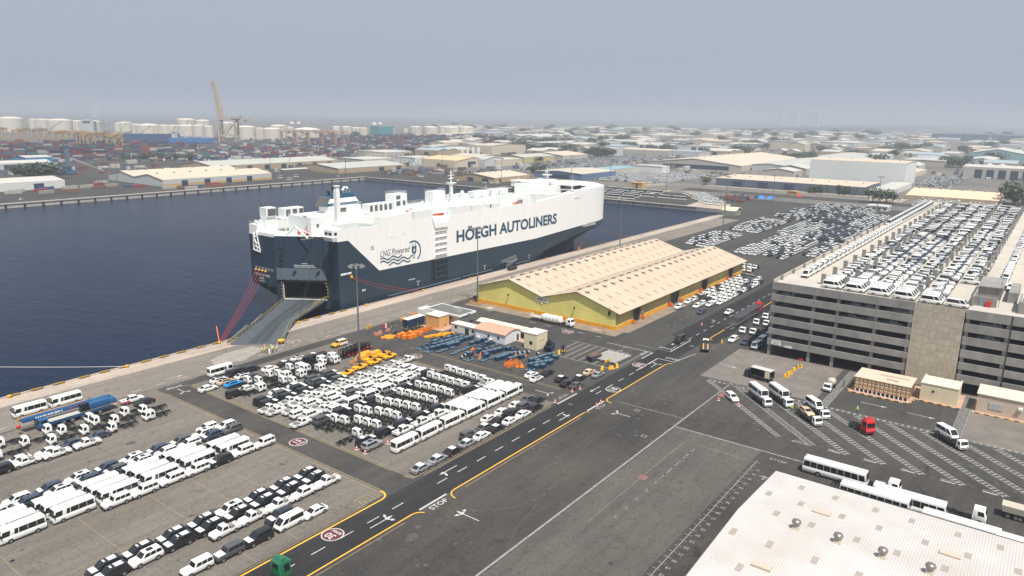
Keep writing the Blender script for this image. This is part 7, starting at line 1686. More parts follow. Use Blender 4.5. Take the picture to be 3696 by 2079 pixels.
# ------------------------------------------------------------------ container terminal
CCOL = [(.17, .04, .035), (.03, .055, .12), (.05, .15, .12), (.26, .06, .05), (.08, .045, .05), (.34, .31, .27), (.05, .10, .19), (.13, .06, .08), (.40, .38, .33), (.20, .09, .05), (.06, .13, .15), (.10, .07, .11)]
CNAME = ['dark red', 'navy', 'green', 'red', 'maroon', 'beige', 'blue', 'plum', 'pale', 'rust', 'teal', 'purple']
CME = [MB().box(-6.1, 6.1, -1.22, 1.22, 0, 2.56).mesh('shipping_container', mat('container_' + c.replace(' ', '_'), CCOL[i], .6, var=.1, scale=.4)) for i, c in enumerate(CNAME)]
cn = 0; rest = []
def stack(x, y, n, rz=0.0, zone='stacks'):
    global cn
    for k in range(n):
        ci = R.choice((0, 0, 1, 1, 2, 3, 4, 4, 5, 6, 6, 7, 8, 9, 10, 11))
        if cn < 290 and zone == 'near': thing('shipping_container', f'{CNAME[ci]} container, {nth(k)} layer, {nth(int((x - 300) / 12.9))} bay, {"front" if y < 1110 else "middle" if y < 1150 else "back"} stacks', 'container', (x, y, k * 2.6), rz, 'containers of the near stacks', CME[ci]); cn += 1
        else: rest.append((ci, x, y, k * 2.6, rz))
for j, (y, xs0, xs1) in enumerate(((1098, 345, 470), (1128, 345, 560), (1170, 380, 640))):
    x = xs0
    while x < xs1: 
        if R.random() < .94: stack(x, y - (x - xs0) * .18 * (j == 0), R.choice((4, 5, 5, 6, 6) if j < 2 else (3, 5, 6, 7)), 0, 'near')
        x += 13
for (x0, x1, y0, y1, dx, dy, mx) in ((400, 700, 1215, 1480, 13.4, 22, 6), (560, 900, 1000, 1130, 15, 15, 2), (700, 1050, 1130, 1230, 15, 14, 3), (900, 1500, 900, 1130, 16, 22, 3), (1080, 1650, 1150, 1420, 16, 24, 4), (1300, 1560, 1380, 1560, 14, 26, 5), (660, 1000, 870, 990, 17, 18, 2), (950, 1300, 780, 900, 18, 22, 2), (1500, 2100, 1240, 1480, 16, 30, 5)):
    y = y0
    while y < y1:
        x = x0 + R.uniform(0, 8)
        while x < x1:
            if R.random() < (.78 if mx > 3 else .42): stack(x, y, R.randint(1, mx), 0 if R.random() < .9 else .3)
            x += dx
        y += dy
mb = MB(); 
me_by = {}
for ci, x, y, z, rz in rest:
    b_ = me_by.setdefault(ci, MB()); b_.box(x - 6.1, x + 6.1, y - 1.22, y + 1.22, z, z + 2.56)
mm = MB(); mats_ = []
for i, (ci, b_) in enumerate(me_by.items()):
    o0 = len(mm.v); mm.v += b_.v; mm.f += [tuple(q + o0 for q in f) for f in b_.f]; mm.m += [i] * len(b_.f); mm.sm += [False] * len(b_.f); mats_.append(CME[ci].materials[0])
link('shipping_containers', mm.mesh('shipping_containers', mats_), None, kind='stuff', label='stacked containers of many colours across the distant terminal', category='containers')
# yard gantries
GAN = mat('gantry_tan', (.46, .31, .15), .7); GANB = mat('gantry_brown', (.40, .27, .19), .7)
def gantry_mesh(h, m):
    mb = MB()
    for x in (-6, 6):
        for y in (-12, 12): mb.box(x - .7, x + .7, y - .7, y + .7, 0, h)
        mb.box(x - .8, x + .8, -13.5, 13.5, h - 2.2, h)
    for y in (-12, 12): mb.box(-7.5, 7.5, y - .8, y + .8, 1.2, 2.8); mb.box(-6, 6, y - .6, y + .6, h - 5, h - 3.8); mb.tube((-6, y, 3), (6, y, h - 5), .35, n=4)
    mb.box(-5, 5, -5, 1, h - .2, h + 2.2); mb.box(-2, 2, -4, -1.5, h - 5, h - 2.5); mb.box(-7.4, 7.4, -14, -13.6, h, h + 1.1)
    return mb.mesh('yard_gantry', m)
GM1, GM2 = gantry_mesh(27, GAN), gantry_mesh(30, GANB)
for i, (x, y) in enumerate(((595, 1285), (605, 1305), (618, 1330), (628, 1352), (590, 1372), (612, 1392), (632, 1415), (600, 1440), (624, 1468), (590, 1495), (610, 1520))): thing('yard_gantry', f'tan yard gantry crane, {nth(i)} of the group over the container stacks', 'gantry crane', (x, y, 0), .15, 'tan yard gantries by the stacks', GM1)
for i, (x, y) in enumerate(((640, 1700), (655, 1735), (632, 1760), (600, 1790), (585, 1650), (560, 1690), (530, 1730), (500, 1700))): thing('yard_gantry', f'tan yard gantry crane, {nth(i)} of the farther group near the picture edge', 'gantry crane', (x, y, 0), .15, 'tan yard gantries farther off', GM1)
for i in range(13): x = 962 + i * 7.4; thing('yard_gantry', f'brownish yard gantry crane, {nth(i)} in the tight row before the oil tanks', 'gantry crane', (x, 1310 - i * 5.4 + (i % 3) * 18, 0), .9 + (i % 2) * .1, 'brown yard gantries in a row', GM2)
# ship-to-shore crane with raised boom
T = thing('quay_crane', 'giant beige quay crane with its boom raised above the skyline', 'crane', (955, 1517, 0), rad(-143)); 
mb = MB(); 
for x in (-11, 11):
    for y in (-15, 15): mb.box(x - 1.3, x + 1.3, y - 1.3, y + 1.3, 0, 50)
    mb.box(x - 1.2, x + 1.2, -15, 15, 15, 17.5); mb.tube((x, -15, 17), (x, 15, 48), .8, n=5)
for y in (-15, 15): mb.box(-12, 12, y - 1, y + 1, 2, 4.5); mb.box(-12, 12, y - 1, y + 1, 46, 49); mb.tube((-11, y, 5), (11, y, 45), .7, n=5)
part('leg_frame', mb, mat('crane_beige', (.50, .37, .25), .7), T); mb = MB(); 
for x in (-3, 3): mb.box(x - .9, x + .9, -15, 42, 49, 52.5)
mb.box(-6, 6, 8, 24, 52, 58); mb.box(-3, 3, 30, 34, 44, 49)
T.scale = (1, 1.2, 1)
part('machine_house', mb, mat('crane_grey', (.42, .37, .32), .7), T); mb = MB()
for x in (-3, 3):
    mb.tube((x, -16, 52), (x * .6, -24, 131), 1.5, n=5); mb.tube((x, -10, 50), (x, -14, 84), .9, n=5); mb.tube((x, 22, 52), (x, -14, 84), .5, n=5); mb.tube((x, -14, 84), (x * .6, -21, 112), .3, n=4); mb.tube((x, -9, 52), (x * .7, -18, 126), 1.2, n=5)
for k in range(12): t = k / 11; mb.tube((-3 + 1.2 * t, -16 - 8 * t, 52 + 79 * t), (3 - 1.2 * t, -16 - 8 * t, 52 + 79 * t), .4, n=4); mb.tube((3, -16 - 8 * t, 52 + 79 * t), (3, -9.5 - 8 * t, 52 + 74 * t), .3, n=4)
mb.box(-3.5, 3.5, -27, -21, 128, 133)
part('boom', mb, mat('crane_beige', (0, 0, 0)), T)
# mobile harbour crane (blue) with lattice boom lowered
T = thing('harbour_crane', 'blue mobile harbour crane with lattice boom lowered beside the far trees', 'crane', (345, 855, 0), 0); CB = mat('crane_blue', (.05, .14, .26), .6)
part('chassis', MB().box(-7, 7, -3.5, 3.5, 1, 4.5).box(-5, 3, -3, 3, 5, 10), CB, T); part('tower', MB().box(-1.8, 1.8, -1.8, 1.8, 8, 31).box(-2.4, 2.4, -2.4, 2.4, 29.5, 32), mat('crane_tower_blue', (.12, .16, .22), .6), T)
mb = MB(); a, b_ = Vector((2, 0, 18)), Vector((30, -14, 3))
for s_ in (-1, 1):
    for q in (-.7, .7): mb.tube(a + Vector((s_ * .5, s_, q)), b_ + Vector((0, s_ * .4, q * .4)), .16, n=4)
for k in range(14): p = a.lerp(b_, k / 14); q = a.lerp(b_, (k + .7) / 14); mb.tube(p + Vector((.5, 1, .7)), q + Vector((-.4, -.8, -.6)), .1, n=3); mb.tube(p + Vector((-.5, -1, .7)), q + Vector((.4, .8, -.6)), .1, n=3)
part('boom', mb, WGRY, T)
# ships behind the terminal
def ship(label, x, y, L, B, h, rz, hullc, sup):
    T = thing('cargo_ship', label, 'ship', (x, y, 0), rz); part('hull', MB().prism([(-L / 2, -B / 2), (L * .38, -B / 2), (L / 2, 0), (L * .38, B / 2), (-L / 2, B / 2)], 0, h), hullc, T)
    part('superstructure', MB().box(-L * .42, -L * .30, -B * .42, B * .42, h, h + sup).box(-L * .40, -L * .33, -B * .5, B * .5, h + sup, h + sup + 3), WGRY, T)
    for i in range(3): part('deck_crane', MB().tube((-L * .15 + i * L * .2, 0, h), (-L * .15 + i * L * .2, 0, h + 16), .9, n=6).tube((-L * .15 + i * L * .2, 0, h + 14), (-L * .05 + i * L * .2, 0, h + 22), .5, n=5), WGRY, T)
ship('long dark blue cargo ship lying before the oil tanks', 800, 1660, 210, 28, 17, rad(-38), mat('hull_blue', (.03, .07, .16), .6), 26); ship('smaller bright blue ship lying under the quay crane', 880, 1545, 90, 16, 10, rad(-40), mat('hull_bright_blue', (.03, .15, .40), .6), 12)
# ------------------------------------------------------------------ boundary walls, far vehicles, clutter
def wall(label, pts, h, th=.4, m=CONCL):
    T = thing('boundary_wall', label, 'wall', (*pts[0], 0)); mb = MB()
    for (a, b_), (c, d) in zip(pts, pts[1:]):
        v = Vector((c - a, d - b_)); L = v.length; nn = Vector((-v.y, v.x)) / L * th / 2
        mb.prism([(a - nn.x, b_ - nn.y), (c - nn.x, d - nn.y), (c + nn.x, d + nn.y), (a + nn.x, b_ + nn.y)], 0, h)
    wpart('wall_run', mb, m, T)
wall('cream boundary wall between the port road and the blue warehouse', [(703, 330), (703, 135), (745, 122)], 3.0); wall('pale wall behind the coaches', [(664, 470), (664, 345), (703, 330)], 2.6)
sheet('port_road', [rect(672, 700, -200, 300), rect(200, 700, 880, 912)], 0.008, ROADM2)
sheet('sand_strip', [rect(704, 742, 110, 300), rect(560, 660, 300, 306)], 0.008, mat('sand', (.34, .28, .22), .9, var=.12, scale=.1))
sheet('quay_slab_patch', [[(548, 205), (585, 215), (600, 245), (550, 240)]], 0.008, COPE)
nb = 0
def vmesh(kind, c):
    k = f'far_{kind}_{c}'
    if k in bpy.data.meshes: return bpy.data.meshes[k]
    v, f, m = low_car(kind); me = bpy.data.meshes.new(k); me.from_pydata(v.tolist(), [], f)
    for q in (paint(c), GLASS, BLACK): me.materials.append(q)
    me.polygons.foreach_set('material_index', m); return me
coaches = [(563 + (i % 3) * 1.2, 262 + 0, 0) for i in range(0)]
for r_, (x, ys) in enumerate(((561, (297, 311, 325, 339)), (575, (300, 316, 332, 347)), (588, (262, 276, 292, 306, 322, 338, 352)), (600, (308, 323, 338, 355)), (612, (312, 328, 344, 360)), (622, (300, 315, 330, 346)))):
    for i, y in enumerate(ys): thing('coach', f'white coach, {nth(i)} in {nth(r_)} row behind the basin end quay', 'bus', (x, y, .02), rad(90) + R.uniform(-.04, .04), 'coaches behind the basin end', vmesh('coach', 'white' if r_ not in (2, 4) else R.choice(('dblue', 'white', 'white')))) 
for i in range(9): thing('coach', f'white coach, {nth(i)} in the line behind the far twin-gable shed', 'bus', (372 + i * 12.4, 812 + (i % 2) * 3, .02), .1, 'coaches behind the far shed', vmesh('coach', 'white'))
tm = MB().box(.6, 3, -1.15, 1.15, .5, 2.9).box(-3, .6, -.5, .5, .6, 1.0, 1).box(2.6, 3.02, -1.0, 1.0, 1.8, 2.6, 1)
for x in (-2.2, -.9, 2): tm.box(x - .45, x + .45, -1.2, 1.2, 0, .9, 1)
TM = {c: tm.mesh('tractor_' + c, [paint(c), BLACK]) for c in ('white', 'red', 'orange')}
k = 0
for r_ in range(9):
    for i in range(7):
        x, y = 566 + r_ * 7.6 + R.uniform(-1, 1), 206 + i * 3.2 + r_ * 5.6 + R.uniform(-.6, .6)
        if r_ == 0 and i < 2: continue
        thing('tractor_truck', f'white tractor truck, {nth(i)} in {nth(r_)} row of the yard beyond the basin', 'truck', (x + 8, y + 8, .02), rad(200), 'tractor trucks beyond the basin', TM['white' if R.random() < .93 else 'orange'])
for i in range(26):
    x, y = R.uniform(606, 650), R.uniform(214, 238); c = R.choice((0, 3, 2, 6, 9)); thing('machinery_crate', f'{CNAME[c]} machinery piece, {nth(i)} on the yard beyond the quay hut', 'machinery', (x, y, .02), R.uniform(0, 3), 'machinery beyond the quay hut', MB().box(-3, 3, -1.2, 1.2, .3, 1.4).box(-2.5, -1, -1, 1, 1.4, 2.6).mesh('machinery', CME[c].materials[0]) if not bpy.data.meshes.get(f'mach{c}') else bpy.data.meshes[f'mach{c}'])
BTARP = mat('tarp_blue', (.02, .18, .65), .6)
for i, (x, y) in enumerate(((652, 213), (656, 206))): thing('covered_load', ('bright blue covered load, the larger one on the far yard', 'bright blue covered load, the smaller one on the far yard')[i], 'load', (x, y, 0), .3, None, MB().frus((-5, 5, -3, 3, 0), (-3, 3.4, -1.6, 1.6, 2.4 - i * .6)).mesh('covered_load', BTARP))
thing('covered_load', 'red covered load beside the orange cabin', 'load', (694, 192, 0), .3, None, MB().frus((-4, 4, -2, 2, 0), (-3, 3, -1.4, 1.4, 2)).mesh('covered_load', RED))
# far quay clutter, individually placed
clut = [(282, 700), (270, 672), (296, 700), (298, 681), (323, 732), (316, 696), (255, 690), (253, 674), (340, 640), (345, 626), (352, 625), (361, 634), (384, 643), (379, 624), (323, 676), (328, 671), (310, 712), (240, 700), (234, 690), (265, 705)]
for i, (x, y) in enumerate(clut):
    ci = R.choice((5, 8, 3, 9, 6, 8)); thing('quay_container', f'{CNAME[ci]} box container, {nth(i)} lying along the far quay', 'container', (x, y, 0), R.uniform(-.2, .4), 'boxes along the far quay', CME[ci])
for i, (x, y) in enumerate(((474, 664), (494, 664), (470, 643))): thing('minibus', f'white minibus parked by the far quay mast, {nth(i)} one', 'bus', (x, y, 0), .1, None, vmesh('bus', 'white'))
for i, (x, y) in enumerate(((221, 637), (532, 640), (554, 448), (605, 636), (614, 628), (594, 572), (596, 578), (600, 584), (586, 476), (590, 470), (594, 465))): thing('parked_car', f'white car on the far quay, {nth(i)} from the picture edge', 'car', (x, y, 0), R.uniform(0, 3), 'cars on the far quay', vmesh('suv', 'white'))
RUST = mat('rusty_steel', (.16, .075, .05), .8, var=.3, scale=.4); SLT = mat('slate_load', (.05, .06, .09), .8)
for i in range(34):
    x, y = R.uniform(600, 705), R.uniform(545, 655)
    if x < 640 and y < 590: x += 45
    thing('flat_trailer', f'rusty flat trailer, {nth(i)} among those parked on the far quay yard', 'trailer', (x, y, 0), R.uniform(-.4, .9), 'flat trailers on the far quay yard', MB().box(-6, 6, -1.2, 1.2, .9, 1.3).box(-5, -2, -1.2, 1.2, 0, .9).box(3, 5, -1.2, 1.2, 0, .9).box(-4, 2, -1, 1, 1.3, R.uniform(1.6, 2.6)).mesh('flat_trailer', RUST if i % 4 else SLT))
for i in range(30):
    x, y = R.uniform(480, 900), R.uniform(915, 1060); c = R.choice(('white', 'red', 'white', 'dblue')); thing('road_truck', f'{c if c != "dblue" else "blue"} truck, {nth(i)} of those scattered before the container terminal', 'truck', (x, y, 0), R.uniform(-.5, .5), 'trucks before the container terminal', MB().box(4, 6.3, -1.2, 1.2, .5, 3.2).box(-6.5, 3.6, -1.25, 1.25, 1, 3.8, 1).box(-6, 6, -1.1, 1.1, .1, .9, 2).mesh('road_truck', [paint('white'), CME[R.choice((0, 1, 3, 6, 5))].materials[0], BLACK]))
# yard of pale specks around the terminal: low kit too small to pick apart
mb = MB()
for i in range(2600):
    D = R.uniform(880, 2600); az = rad(R.uniform(15, 89)); x, y = D * math.sin(az), D * math.cos(az)
    if any(a < x < b_ and c < y < d for a, b_, c, d in occ) or (y > 1480 and x < 1000) : continue
    s_ = R.uniform(1.5, 7); mb.box(x - s_, x + s_, y - R.uniform(1, 3), y + R.uniform(1, 3), 0, R.uniform(1.5, 5), R.randrange(5))
link('yard_clutter', mb.mesh('yard_clutter', [WGRY, GREYV, RUST, PALE, BLUW]), None, kind='stuff', label='small yard equipment and huts scattered through the hazy terminal', category='clutter')
# ------------------------------------------------------------------ blue equipment yard and other things in the middle
EB = mat('equipment_blue', (.012, .043, .09), .5, var=.15, scale=1.5); EB2 = mat('equipment_pale_blue', (.09, .14, .18), .5, var=.15, scale=1.5)
bin_m = MB().box(-1.1, 1.1, -.7, .7, .1, 1.35, 0, 1).box(-.9, .9, -.5, .5, 1.35, 1.42, 1).box(-1.2, 1.2, -.78, -.7, .9, 1.05).box(-1.2, 1.2, .7, .78, .9, 1.05).mesh('blue_bin', [EB, EB2])
flat_m = MB().box(-1.2, 1.2, -.7, .7, .1, .42, 0, 1).box(-.3, .3, -.25, .25, .42, .52).mesh('flat_frame', [EB, EB2])
base_m = MB().box(-1.6, 1.6, -1.2, 1.2, .05, .3, 0, 1).box(-1.2, -1.0, -.1, .1, .3, 1.5).box(.2, .5, -.5, .5, .3, .8).box(.7, 1.0, -.2, .2, .3, 1.1).mesh('blue_stand', [EB, EB2])
tyre_m = MB().box(-1.4, 1.4, -.8, .8, .05, .75, 0, 1).lathe([(.3, .75), (.72, .75), (.75, .95), (.72, 1.15), (.3, 1.15)], (0, 0, 0), 14, 2).mesh('tyre_stand', [EB, EB2, TYRE])
drum_m = MB().tube((-.5, 0, .5), (.5, 0, .5), .5, n=12).tube((-.2, 0, .5), (.2, 0, .5), .54, n=12, mi=1).mesh('cable_drum', [EB, mat('drum_white', (.5, .52, .55), .6)])
KINDS = dict(b=('blue_bin', bin_m, 'blue steel bin', 'bin'), f=('flat_blue_box', flat_m, 'flat blue box', 'box'), s=('blue_stand', base_m, 'blue stand on a wide base', 'stand'), t=('tyre_stand', tyre_m, 'blue stand carrying a black tyre', 'stand'), d=('cable_drum', drum_m, 'striped blue cable drum', 'drum'))
rows_ = [('sb', 150.8, 146.8, 1), ('s', 151.0, 144.0, 1)]
items_ = [('s', 151, 147.4), ('s', 150.6, 143.6), ('s', 153, 146.4)]
def line_(k, x0, y0, x1, y1, n_): return [(k[i % len(k)], x0 + (x1 - x0) * i / max(1, n_ - 1), y0 + (y1 - y0) * i / max(1, n_ - 1)) for i in range(n_)]
items_ += line_('b', 152.6, 143.4, 168.2, 141.9, 9) + line_('tbt', 155.6, 147.6, 167.0, 146.2, 7) + line_('tf', 158, 149.0, 168.5, 148.2, 6) + line_('b', 155.4, 145.3, 166.0, 144.0, 6) + line_('f', 152.4, 140.8, 157.6, 140.1, 3) + line_('b', 157.4, 141.6, 161.0, 141.0, 3) + line_('f', 153.8, 136.3, 163.2, 136.6, 6)
items_ += line_('b', 163.8, 137.6, 169, 137.0, 3) + line_('tb', 164.5, 134.2, 168.6, 134.0, 3) + line_('f', 163.2, 131.8, 168.6, 131.4, 3) + line_('s', 152.6, 129.3, 155.2, 126.2, 2) + line_('tbt', 158.0, 132.0, 163.2, 130.2, 4) + line_('bf', 155.8, 131.6, 157.6, 127.0, 3) + line_('b', 159.2, 128.6, 164.2, 127.2, 4) + line_('f', 157.6, 125.0, 164.4, 124.6, 4) + line_('tb', 165.6, 127.4, 168.2, 124.6, 3)
items_ += line_('b', 157.8, 122.6, 163.2, 122.0, 4) + line_('b', 159.4, 119.6, 163.4, 118.6, 3) + line_('d', 165.0, 122.2, 168.2, 119.6, 4) + line_('d', 152.2, 131.8, 156.0, 133.0, 3)
items_ += line_('b', 162.6, 114.4, 169.2, 112.9, 5) + line_('bf', 162.8, 112.3, 169.2, 110.2, 5) + line_('b', 159.2, 111.9, 164.8, 109.4, 5) + line_('b', 158.8, 109.9, 160.6, 108.9, 2) + [('s', 157.0, 110.4), ('d', 168.8, 116.4)]
cnt_ = {}
for k, x, y in items_:
    nm, me, tx, ct = KINDS[k]; i = cnt_.get(k, 0); cnt_[k] = i + 1
    thing(nm, f'{tx}, {nth(i)} of its kind before the white hall', ct, (x + R.uniform(-.2, .2), y + R.uniform(-.15, .15), 0.01), R.uniform(-.15, .15), 'blue equipment in the yard', me).scale = (.86, .86, .9)
om = MB()
for z in (.1, .9):
    for y in (-.7, .7): om.bar((-2.6, y, z), (2.6, y, z), .1)
for i in range(7):
    x = -2.6 + i * .87
    for y in (-.7, .7): om.bar((x, y, .1), (x, y, .9), .08); om.bar((x, y, .1), (min(2.6, x + .87), y, .9), .06)
    om.bar((x, -.7, .9), (x, .7, .9), .08)
LATO = om.mesh('lattice_section', ORANGE)
ocr = MB().box(-.7, .7, -.6, .6, .05, 1.2).mesh('orange_crate', ORANGE); ofl = MB().box(-1.2, 1.2, -.55, .55, .05, .45).box(-1.0, 1.0, -.35, .35, .45, .55).mesh('orange_frame', mat('orange_amber', (.80, .32, .01), .5)); osm = MB().box(-.6, .6, -.4, .4, .05, .25).tube((-.3, 0, .25), (.1, 0, .9), .15, n=6).tube((.2, -.2, .3), (.5, .3, .7), .12, n=5).mesh('orange_fitting', ORANGE)
for nm, me, tx, pts in (('lattice_section', LATO, 'orange lattice section', [(157.6, 118.0), (156.6, 116.6), (164.6, 159.6), (162.4, 158.6), (166.6, 159.0)]), ('orange_crate', ocr, 'orange steel crate', [(155.4, 160.6), (156.8, 159.6), (155.2, 158.0), (156.6, 157.0), (158.2, 156.8), (157.2, 161.0), (159.0, 158.6), (160.6, 158.6), (161.4, 157.0), (159.8, 160.2)]),
                        ('amber_mat', ofl, 'flat amber frame', [(161.0, 153.6), (163.2, 153.2), (165.4, 152.6), (167.4, 151.8), (164.0, 151.8), (166.0, 151.0), (168.4, 150.4), (151.8, 163.4), (152.4, 161.8), (154.0, 162.2), (153.6, 163.8)]), ('orange_fitting', osm, 'small orange machine fitting', [(157.6, 131.4), (158.6, 129.8), (152.4, 132.2), (155.8, 127.9), (160.2, 134.4), (163.6, 120.9), (164.6, 120.0), (165.4, 118.8), (156.4, 114.8), (157.8, 114.4), (157.0, 113.6)])):
    for i, (x, y) in enumerate(pts): thing(nm, f'{tx}, {nth(i)} of its kind around the service yard', 'equipment', (x, y, .01), R.uniform(-.5, .5), 'orange equipment in the yard', me)
pal_m = MB()
for i in range(5): pal_m.box(-.6, .6, -.5 + i * .22, -.38 + i * .22, .12, .16)
pal_m.box(-.6, -.5, -.5, .5, 0, .12).box(.5, .6, -.5, .5, 0, .12).box(-.5, .5, -.4, .4, .18, .6)
pal_m = pal_m.mesh('pallet_load', mat('pallet_red', (.42, .18, .12), .8))
for i, (x, y) in enumerate(((152.6, 168.6), (153.8, 168.2), (155.0, 168.8), (157.2, 168.0), (158.4, 168.6), (152.0, 167.2), (153.4, 167.0))): thing('loaded_pallet', f'reddish loaded pallet, {nth(i)} before the navy container', 'pallet', (x, y, .01), R.uniform(-.3, .3), 'loaded pallets', pal_m)
for i in range(16): x, y = 157.5 + i * .75, 164.6 - (i % 4) * .9 - i * .12; thing('axle_stand', f'black axle assembly, {nth(i)} on the ground before the orange-tan room', 'axle', (x, y, .01), R.uniform(-.4, .4), 'black axle assemblies', bpy.data.meshes.get('axle') or MB().tube((-.9, 0, .3), (.9, 0, .3), .12, n=6).tube((-.9, 0, .3), (-.65, 0, .3), .32, n=10).tube((.65, 0, .3), (.9, 0, .3), .32, n=10).mesh('axle', BLACK))
bo = MB()
for i in range(5): bo.tube((0, 0, i * .26), (0, 0, i * .26 + .26), .11, n=8, mi=i % 2)
BOL = bo.mesh('striped_bollard', [BLACK, mat('bollard_yellow', (.70, .68, .05), .6)])
for i, (x, y) in enumerate(((162.6, 169.4), (162.8, 166.8), (160.6, 169.6), (168.0, 164.8), (173.4, 165.0), (163.4, 165.0))): thing('striped_bollard', f'yellow and black bollard, {nth(i)} around the navy container', 'bollard', (x, y, 0), 0, 'striped bollards by the navy container', BOL)
thing('red_tank', 'small red and white upright tank beside the yellow road stand', 'tank', (158.9, 171.2, 0), 0, None, MB().tube((0, 0, .1), (0, 0, 1.7), .38, n=12).tube((.8, 0, .1), (.8, 0, 1.5), .3, n=10, mi=1).mesh('red_tank', [RED, WHITE]))
T = thing('road_sign', 'yellow board on stands beside the pallets at the quay side', 'sign', (152.6, 171.6, 0), rad(15)); part('sign_board', MB().box(-1.4, 1.4, -.05, .05, 1.5, 2.4), YEL, T); part('sign_post', MB().tube((-1.1, 0, 0), (-1.1, 0, 1.5), .06, n=5).tube((1.1, 0, 0), (1.1, 0, 1.5), .06, n=5).tube((-1.1, .7, 0), (-1.1, 0, 1.5), .05, n=5), STEEL, T); o = link('sign_word', text_mesh('~3', .5, BLACK), T, (0, -.07, 1.95)); o.rotation_euler = (rad(90), 0, 0)
T = thing('road_sign', 'yellow board on stands beside the stacked trailers', 'sign', (172.6, 95.2, 0), rad(-8)); part('sign_board', MB().box(-1.2, 1.2, -.05, .05, 1.6, 2.3), YEL, T); part('sign_post', MB().tube((-1, 0, 0), (-1, 0, 1.6), .06, n=5).tube((1, 0, 0), (1, 0, 1.6), .06, n=5), STEEL, T); o = link('sign_word', text_mesh('~5', .35, BLACK), T, (0, -.07, 1.95)); o.rotation_euler = (rad(90), 0, 0)
YB = MB().frus((-.9, .9, -.4, .4, 0), (-.6, .6, -.25, .25, .9)).mesh('barrier_block', YEL)
for i, (x, y) in enumerate(((170.2, 95.4), (172.0, 93.6), (174.6, 93.2), (174.3, 112.6))): thing('barrier_block', f'yellow barrier block, {nth(i)} at the edge of the striped storage lanes', 'barrier', (x, y, 0), R.uniform(-.6, .6), 'yellow barrier blocks by the lanes', YB)
# slat bundles, skip, forklift by the striped lanes
SLG = mat('ramp_silver', (.46, .44, .40), .5, var=.1, scale=2)
for i in range(5):
    y = 95.0 + i * 1.55; T = thing('car_ramp', f'long pale loading ramp, {nth(i)} of the bundle beside the road', 'ramp', (180.2, y, 0.3), rad(-3), 'loading ramps stacked by the road'); part('side_rail', MB().box(-4.6, 4.6, -.62, -.52, .0, .5).box(-4.6, 4.6, .52, .62, 0, .5), SLG, T)
    mb = MB(); [mb.box(-4.5 + j * .5, -4.2 + j * .5, -.52, .52, .3, .42) for j in range(18)]; part('ramp_tread', mb, SLG, T, kind='stuff'); part('ramp_wheel', MB().tube((-3.6, -.6, .0), (-3.6, .6, .0), .34, n=10), TYRE, T)
T = thing('skip', 'dark skip heaped with black scrap beside the control tower', 'skip', (175.2, 116.6, 0), rad(20)); part('bin', MB().frus((-2.2, 2.2, -1.0, 1.0, .2), (-2.9, 2.9, -1.2, 1.2, 1.8)), mat('skip_navy', (.02, .03, .06), .6), T); mb = MB(); [mb.box((x_ := R.uniform(-2.3, 2)) , x_ + R.uniform(.3, .9), (y_ := R.uniform(-.9, .5)), y_ + .4, 1.7, R.uniform(1.9, 3.0)) for _ in range(26)]; part('scrap_heap', mb, BLACK, T, kind='stuff'); part('white_bag', MB().frus((-.9, .3, -.6, .3, 1.8), (-.6, .1, -.4, .1, 2.3)), WHITE, T)
T = thing('skip', 'open slate skip with rusty load beside the loading ramps', 'skip', (175.6, 101.4, 0), rad(-10)); part('bin', MB().frus((-1.8, 1.8, -.9, .9, .2), (-2.4, 2.4, -1.1, 1.1, 1.6)), SLT, T); part('rusty_load', MB().frus((-1.9, 1.9, -.8, .8, 1.5), (-1.2, 1.4, -.4, .4, 2.0)), RUST, T)
def forklift(x, y, rz, c, label, group):
    T = thing('forklift', label, 'forklift', (x, y, 0), rz, group); part('chassis', MB().frus((-1.2, -.5, -.5, .5, .25), (-1.1, -.55, -.45, .45, .95)).box(-.5, .8, -.5, .5, .3, .6, 1), [paint(c), paint(c) if c == 'yellow' else BLACK], T); part('mast', MB().box(.95, 1.1, -.5, -.38, .1, 2.5).box(.95, 1.1, .38, .5, .1, 2.5).box(.95, 1.1, -.5, .5, 2.3, 2.45).box(.95, 1.1, -.5, .5, 1.1, 1.2), BLACK, T)
    part('overhead_guard', MB().bar((-.8, -.45, 1), (-.6, -.45, 2.2), .08).bar((-.8, .45, 1), (-.6, .45, 2.2), .08).bar((.6, -.45, 1), (.45, -.45, 2.2), .08).bar((.6, .45, 1), (.45, .45, 2.2), .08).box(-.65, .5, -.5, .5, 2.2, 2.27), BLACK, T); part('seat', MB().box(-.5, 0, -.3, .3, 1.0, 1.2).box(-.55, -.4, -.3, .3, 1.2, 1.65), BLACK, T); part('fork', MB().box(1.1, 2.1, -.35, -.22, .08, .14).box(1.1, 2.1, .22, .35, .08, .14), BLACK, T)
    for a in (-.85, .6):
        for s_ in (-1, 1): link('wheel', wheel_mesh(.3, .22), T, (a, s_ * .55, .3))
for i in range(13): forklift(131.6 + (i // 2) * 1.55, 158.0 + (i % 2) * 1.6 + (i // 2) * .15, rad(180 + R.uniform(-8, 8)), 'red', f'red forklift with black mast, {nth(i)} of the cluster behind the light mast', 'red forklifts behind the mast')
forklift(175.6, 112.0, rad(200), 'yellow', 'yellow forklift standing alone on the striped storage lanes', None)
